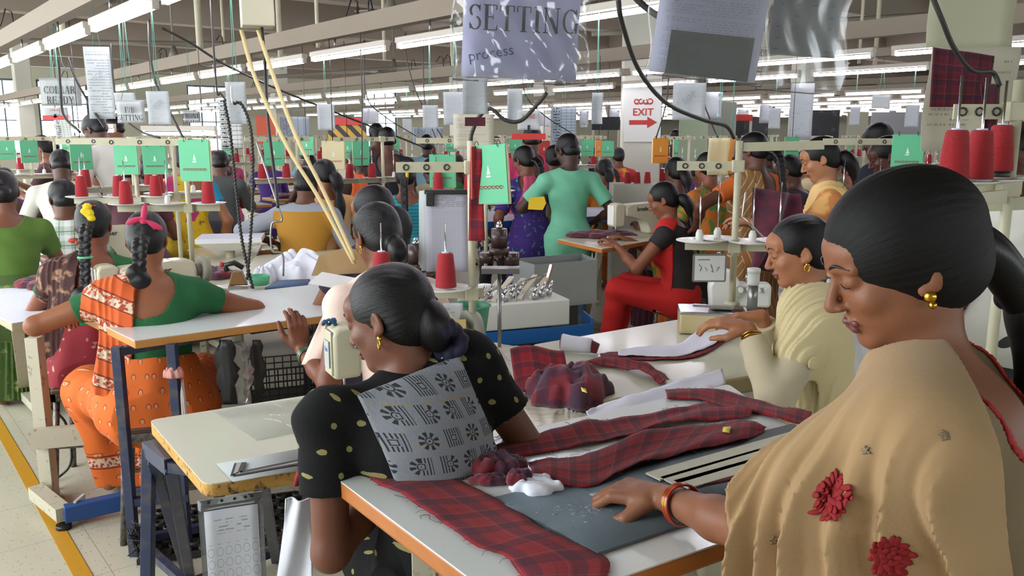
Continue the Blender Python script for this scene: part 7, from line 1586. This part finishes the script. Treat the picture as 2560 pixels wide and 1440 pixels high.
warn(108, 268, 172, 300, 6.5, 'white LINE IN sign with red band below the COLLAR READY sleeve', 'LINE IN')
warn(1294, 275, 1350, 325, 7.5, 'white line sign with red band left of the man in green', 'LINE')
pocket(98, 195, 205, 266, 4.4, 'milky plastic sleeve reading COLLAR READY at the left', M('sleeve_sheet', '#8f918f', .3, coat=.3, tl=.2), (.003, .003), math.radians(4), ['COLLAR', 'READY'], .038, tz=.42, film=FILM2)
pocket(288, 250, 366, 309, 5.2, 'milky plastic sleeve reading F/B SETTING', M('sleeve_sheet_light', '#a9abac', .3, coat=.3, tl=.2), (.003, .003), 0, ['F/B', 'SETTING'], .034, tz=.42, film=FILM2)
pocket(455, 278, 503, 308, 6.5, 'small milky plastic sleeve reading FRONT READY', MATS['sleeve_sheet'], (.003, .003), 0, ['FRONT', 'READY'], .036, tz=.40, film=FILM2)
pocket(2180, 238, 2225, 272, 8.0, 'small crinkled plastic sleeve under the far lights at the right', PAPERP, (.003, .003), 0, None, film=FILM2)
# booklets seen by themselves
for (px, py, d, rz, lb, m, s) in ((483, 350, 4.0, -.1, 'green booklet hanging at the pole in front of the yellow saree', CARDG, 1.0), (312, 362, 4.7, .05, 'green booklet hanging left of two on the bar above the flowers', CARDG, .85), (384, 364, 4.6, .3, 'tilted green booklet hanging on the bar above the pink bow', CARDG, .8), (1105, 386, 5.2, 0, 'green booklet hanging behind the clipboard stand', CARDG, 1.05),
    (1652, 345, 5.6, .5, 'orange booklet hanging in front of the exit column', CARDO, .85), (2272, 336, 4.3, -.2, 'green booklet hanging on the pole right of the magenta woman', CARDG, 1.0), (1981, 342, 6.5, .2, 'small green booklet left of the ponytail woman', CARDG, .8), (200, 355, 5.9, .9, 'green booklet turned edge on in the left rows', CARDG, 1.), (868, 347, 7.6, .2, 'green booklet in front of the striped screen', CARDG, .9), (765, 341, 8.0, 0, 'small green booklet left of the striped screen', CARDG, .9), (1520, 352, 9.5, .1, 'green booklet left of the exit column', CARDG, .9), (1497, 350, 9.0, 1., 'yellow booklet left of the exit column', CARDO, .9), (1360, 352, 8.6, .4, 'dark red booklet above the seated head left of the man in green', CARDR, .9), (832, 352, 6.9, 0, 'cream booklet hanging on a stand left of the striped screen', CARDY, 1.2)):
    o = dup(BK, D(px, py, d), rz, lb, remap={'green_card': m}); o.rotation_euler = (0, 0, rz); o.scale = (s, 1, s)
    if d > 5.4: MB().tube([(0, 0, 0), (0, 0, (CH + HR + .2 - D(px, py, d).z) / s)], .003, 4).out('cord', CABLE, o)
# bars that carry them
for (px, d, za, zp, ar, lb) in ((470, 4.25, 348, 500, (-.62, .02), 'thread stand with three plates behind the pink bow'), (345, 4.75, 362, 480, (-.6, .05), 'thread stand behind the yellow flowers'), (1822, 4.4, 380, 600, (-.3, .02), 'x')):
    if lb == 'x': continue
    s_ = dup(ST1, (D(px, 500, d).x, d, .76), math.radians(6), lb); 
    for ch in list(s_.children):
        k = ch.name.split('.')[0]
    for i, off in enumerate((-.30, -.10, .10)):
        if d < 4.5 and i == 1: continue
        p = s_.location + Vector((off * math.cos(.105), off * math.sin(.105), .47 + .026)); put('c', p, 0, 'red cone on the %s plate %s' % (('left', 'middle', 'right')[i], 'behind the pink bow' if d < 4.5 else 'behind the yellow flowers'))
s_ = dup(ST1, (D(1085, 500, 5.0).x + .3, 5.2, .76), .1, 'thread stand carrying the green booklet behind the clipboard'); put('c', s_.location + Vector((-.29, -.03, .496)), 0, 'red cone at the left of the stand behind the clipboard'); put('c', s_.location + Vector((-.10, -.01, .496)), 0, 'red cone in the middle of the stand behind the clipboard')
s_ = dup(ST1, (D(2240, 500, 4.5).x, 4.5, .76), .1, 'thread stand with green booklet right of the magenta woman')

for (px, py, d, lb) in ((448, 334, 7.2, 'low work light hanging behind the yellow saree'), (205, 327, 8.0, 'low work light hanging before the man in white shirt')):
    p = D(px, py, d); o = dup(FX, p, math.radians(88), lb); o['group'] = 'low work lights'; o.scale = (1, .52, 1)
    MB().tube([(0, -.4, .06), (0, -.4, CH + HR + .1 - p.z)], .004, 5).out('cord', CABLE, o); MB().tube([(0, .4, .06), (0, .4, CH + HR + .1 - p.z)], .004, 5).out('cord', CABLE, o)
# ---------------------------------------------------------------- the rows further off
TAKEN = [(o.location.x, o.location.y) for o in COL.objects if o.get('category') == 'person']
TABS = [(o.location.x, o.location.y) for o in COL.objects if o.get('category') in ('table', 'screen', 'cabinet')]
FB = {}
def base(k, **kw):
    FB[k] = person('person', 'x', (0, -30), 38, h=.0125, skinc='#6d4533', top='#333333', **kw)
base('bun', pose='sit', lean=12, neck='deep', bottom='saree', botc='#333333', hair='bun', pitch=-26)
base('braid', pose='sit', lean=14, neck='mid', bottom='salwar', botc='#333333', hair='braid', pitch=-26, yaw=14)
base('tail', pose='sit', lean=10, neck='wide', bottom='saree', botc='#333333', hair='tail', tie=dict(len=.3), pitch=-24, yaw=-8)
base('man', pose='sit', lean=10, male=True, neck='round', bottom='pants', botc='#333333', hair='none', sleeve=1.7, pitch=-22)
base('stander', pose='stand', lean=6, male=True, neck='round', bottom='pants', botc='#222222', hair='none', sleeve=1.6, pitch=-20)
base('lady', pose='stand', lean=8, neck='mid', bottom='saree', botc='#333333', hair='bun', pitch=-24)
for k, o in FB.items():   # kept as the first worker of each figure; moved into a row below
    pass
PAL = [('maroon', '#551a28'), ('plum', '#44203f'), ('pink', '#b0406c'), ('orange', '#bb5f22'), ('teal', '#1f7077'), ('navy', '#20264a'), ('cream', '#b8aa86'), ('green', '#2f6b3a'), ('violet', '#4a2c7a'), ('red', '#9c1f22'), ('brown', '#5f402c'), ('sky blue', '#6d9ab0'), ('white', '#c2c2bc'), ('mustard', '#a97f24'), ('grey', '#6b6d6c')]
SKN = ['#6d4533', '#5a3728', '#7c5039', '#4b2e22']
used = set(); rng = random.Random(77); usedbase = set()
MARK = [(20, 'near the far windows'), (300, 'left of the score board'), (560, 'behind the coiled hoses'), (760, 'left of the striped screen'), (900, 'by the striped screen'), (1100, 'right of the striped screen'), (1250, 'behind the clipboard stand'), (1420, 'beyond the man in green'), (1600, 'by the exit column'), (1760, 'right of the exit column'), (1900, 'behind the empty plates'), (2080, 'beyond the ponytail woman'), (2260, 'beyond the magenta woman'), (2480, 'near the right edge')]
def pix(p):
    r = Vector(p) - Vector((0, 0, CH)); fw = r.y * math.cos(PIT) - r.z * math.sin(PIT); return 1280 + F * r.x / fw, 720 - F * (r.y * math.sin(PIT) + r.z * math.cos(PIT)) / fw
def where(p, i):
    x, _ = pix(p); m = min(MARK, key=lambda q: abs(q[0] - x))[1]; d = p[1]
    return 'in %s row %s' % (ordn[min(15, i)], m)
def worker(k, loc, face, who, seed):
    rg = random.Random(seed); cn, cc = rg.choice(PAL); c2n, c2 = rg.choice(PAL); m1 = M('cloth_far_' + cn.replace(' ', '_'), cc, .85, var=.15, vs=20); m2 = M('cloth_far_' + c2n.replace(' ', '_'), c2, .85, var=.15, vs=20); sk = skin(rg.choice(SKN))
    kind = {'bun': 'woman with bun', 'braid': 'woman with braid', 'tail': 'loose haired woman', 'man': 'short haired man', 'stander': 'standing man', 'lady': 'standing woman'}[k]
    lb = '%s in %s %s' % (kind, cn, who)
    cols = {'blouse': m1, 'kurta': m1, 'shirt': m1, 'saree_skirt': m2, 'trousers': m2, 'body': sk}
    if k not in usedbase:
        usedbase.add(k); o = FB[k]; o.location = (loc[0], loc[1], 0); o.rotation_euler = (0, 0, math.radians(face)); o['label'] = lb
        for ch in o.children:
            b_ = ch.name.split('.')[0]
            if b_ in cols: ch.material_slots[0].link = 'OBJECT'; ch.material_slots[0].material = cols[b_]
        return o
    return clone(FB[k], lb, loc, face, cols)
NST = 0
for i, (v, us) in enumerate(((1.05, (6.6, 7.7, 8.9, 10.2, 11.6)), (2.3, (7.0, 8.3, 9.6, 11., 12.5)), (3.5, (5.6, 6.9, 8.2, 9.6, 11., 12.5)), (4.9, (3.6, 4.8, 6.1, 7.4, 8.8, 10.2, 11.7, 13.3)), (6.4, (2.6, 3.8, 5.0, 6.3, 7.6, 9.0, 10.5, 12., 13.6)),
                             (8.0, (3.0, 4.4, 5.8, 7.2, 8.6, 10.2, 12., 14.)), (9.8, (2.6, 4.0, 5.5, 7., 8.6, 10.4, 12.4)), (11.8, (3.0, 4.6, 6.2, 8., 10., 12.)), (14., (3., 5., 7., 9.2, 11.6)), (16.8, (3., 5.4, 8., 11.)))):
    for j, u in enumerate(us):
        p = R(u, v, 1.2)
        if not vis(p, 40) or p.y < 5.3: continue
        if any((p.x - x) ** 2 + (p.y - y) ** 2 < .62 ** 2 for x, y in TAKEN): skip_p = True
        else: skip_p = False
        tp = R(u + .5, v + .1)
        skip_t = any((tp.x - x) ** 2 + (tp.y - y) ** 2 < .62 ** 2 for x, y in TAKEN) or any((tp.x - x) ** 2 + (tp.y - y) ** 2 < .8 ** 2 for x, y in TABS)
        who = uniq(where(p, i)); rw = ordn[min(15, i)] + ' row'; NST += 1; d = p.y
        if not skip_p:
            kk = rng.choice(['bun', 'braid', 'tail', 'man', 'bun', 'tail'] + (['stander', 'lady'] if j % 3 == 1 else []))
            worker(kk, (p.x, p.y), 38 + rng.uniform(-14, 14), who, 1000 + NST)
        if not skip_t:
            rg = random.Random(NST); tz = (R(u + .5, v + .1, 0))
            put('t', tz, YU, 'cream sewing table %s' % who, 'sewing tables in the ' + rw)
            if d < 14: put('m', R(u + .52, v + .2, .76), YU, 'cream sewing machine %s' % who, 'sewing machines in the ' + rw)
            sp_ = R(u + .70, v + .50, .76); put('s', sp_, YU, 'thread stand %s' % who, 'thread stands in the ' + rw)
            for q, off in enumerate((-.30, -.10, .10)):
                if rg.random() < .72: put('c', sp_ + W * off + Vector((0, 0, .496)), 0, '%s red cone on stand %s' % (('left', 'middle', 'right')[q], who), 'red cones in the ' + rw)
            if rg.random() < .8: put('b', sp_ + W * -.2 + Vector((0, 0, .785)), YU + rg.uniform(-.5, .5), 'green booklet %s' % who, 'green booklets in the ' + rw)
            if d < 12 and rg.random() < .55: crumple('maroon_cloth', 'maroon cloth heap %s' % who, 'cloth', R(u + .45, v - .25, .762), (.34, .26, .07), MAROON, NST, .5, 10, group='maroon heaps in the ' + rw)
print('stations', NST)
# hanging sheets in the distance
for k in range(34):
    rg = random.Random(500 + k); v = ROWS[3 + k % 8][0]; u = rg.uniform(3.5, 17); p = R(u, v, 0)
    if p.y < 8.5: continue
    c = R(u, v, CH + HR - .12); x, y = pix(c)
    if not (620 < x < 2560) or 1560 < x < 1670: continue
    t = thing('paper_sheet', uniq('pale sheet hanging from the %s lighting row %s' % (ordn[3 + k % 8], where(p, 3)[14:])), 'paper', c, rg.uniform(-.4, .4), None)
    s_ = paper(.21, .30, PRINTF, .012, nu=3, nv=4, name='sheet'); s_.parent = t; MB().tube([(0, 0, -.003), (0, 0, .25)], .002, 4).out('string', CABLE, t)
# far boards and panels that close the view at the right
for (px0, py0, px1, py1, d, m, lb) in ((1700, 262, 1765, 420, 12.2, M('panel_green', '#a9b79a', .8), 'pale green panel behind the exit column'), (1760, 255, 1835, 400, 13., M('panel_pale', '#a7a99c', .8), 'pale wall panel right of the exit column'), (1838, 292, 1918, 345, 15., M('panel_dark', lambda t: t.mix('#1c1d20', '#55585a', (t.noise(6, 4) - .55) * 5.0), .6), 'dark display board with red caption behind the orange saree'),
    (1995, 275, 2095, 345, 15., M('panel_dark', '#222'), 'dark display board above the ponytail woman'), (2120, 280, 2165, 360, 14.5, M('panel_khaki', '#8d8d78', .8), 'khaki partition in the right background'), (2180, 280, 2330, 350, 15.5, M('panel_grey', '#76787a', .8), 'grey partition behind the magenta woman'), (1480, 292, 1550, 325, 17., M('panel_dark', '#222'), 'dark display board left of the exit column'), (640, 290, 690, 360, 15., M('panel_coral', '#b9573f', .8), 'coral panel behind the tapes'), (1835, 286, 1880, 302, 14.8, CARDR, 'red caption strip on the dark display board'), (2315, 255, 2350, 300, 14., CARDR, 'red notice frame in the right background')):
    a = D(px0, py0, d); c = D(px1, py1, d); t = thing('display_panel', lb, 'panel', ((a.x + c.x) / 2, d, 0), 0); MB().box((0, 0, (a.z + c.z) / 2), (c.x - a.x, .05, a.z - c.z), 0, .004).out('panel', m, t)
    b = MB(); [b.box((s * (c.x - a.x) * .45, .01, c.z / 2), (.04, .03, c.z)) for s in (-1, 1)]; b.out('post', CREAM2, t)
# ceiling fans, pipes and conduits
def fan(p, rz, lb, s=1., g=M('fan_grey', '#6a675c', .5)):
    t = thing('ceiling_fan', lb, 'fan', p, rz); MB().cyl((0, 0, .05), (0, 0, ZC - p.z - .02), .013, n=8).out('rod', g, t); MB().lathe([(.02, .04), (.11, .03), (.13, 0), (.11, -.05), (.04, -.07)], n=20).out('motor', g, t); MB().lathe([(.07, .05), (.055, .12), (.02, .22)], n=14).out('canopy', g, t)
    for k in range(3):
        a = k * 2.094; b = MB(); b.M = Matrix.Rotation(a, 4, 'Z'); b.bar((.10, 0, 0), (.22, 0, .0), .03, .008); b.prism([(.20, -.05), (.62, -.075), (.64, .06), (.20, .04)], -.006, .004, 0); b.out('blade', g, t)
fan(D(978, 52, 7.6), .3, 'grey ceiling fan above the second row of lights left of SETTING'); fan(D(436, 155, 11.6), 1., 'grey ceiling fan seen above the F/B SETTING sleeve'); fan(D(322, 182, 13.5), .6, 'small distant ceiling fan above the left sheets'); fan(D(985, 185, 13.), .2, 'distant ceiling fan between the second and third light rows')
for (a, c, r, lb) in (((640, 195, 12.), (1560, 125, 14.), .03, 'long grey pipe running under the ceiling left of the SETTING sleeve'), ((0, 100, 9.), (640, 110, 11.), .03, 'pipe under the ceiling at the upper left'), ((1480, 85, 12.), (2560, 20, 13.), .035, 'pipe under the ceiling at the upper right')):
    cable('ceiling_pipe', [D(*a), D((a[0] + c[0]) / 2, (a[1] + c[1]) / 2 + 2, (a[2] + c[2]) / 2), D(*c)], r, lb, 'pipe', M('pipe_grey', '#7b766a', .6))
for k, (px, d) in enumerate(((640 + 155, 9.), (160, 8.5), (500, 9.5), (960, 10.5), (1130, 12.), (1340, 13.), (2150, 11.), (2190, 11.5), (700, 12.), (560, 13.))):
    p = D(px, 120, d); cable('conduit', [(p.x, p.y, ZC - .02), (p.x, p.y, (ZC + CH + HR + .3) / 2), (p.x, p.y, CH + HR + .28)], .02 + .008 * (k % 3), 'vertical conduit dropping from the ceiling %s' % ['near the fan', 'at the upper left', 'above the hoses', 'behind the fan', 'left of SETTING', 'right of SETTING', 'right of the big pockets', 'at the upper right beside its twin', 'above the striped screen', 'behind the junction box'][k], 'conduit', CREAM2)
# dark hooks on the trunking
rng = random.Random(31); kk = 0
for i in range(3):
    v = ROWS[i][0]
    for j in range(10):
        u = rng.uniform(3, 16); p = R(u, v, CH + HR + .27)
        if not vis(p, 20): continue
        kk += 1; L = rng.uniform(.06, .13); o = MB().tube([(0, 0, -.02), (.01, 0, L), (.05, 0, L * 1.2), (.10, 0, rng.choice((-.01, .06)))], .006, 5).out('wire_stub', DARKIRON); o.location = p; o.rotation_euler = (0, 0, YU + rng.uniform(0, 3)); tag(o, uniq('dark wire end on the %s trunking %s' % (ordn[i], where(p, 3)[14:])), 'wire', 'wire ends on the %s trunking' % ordn[i])
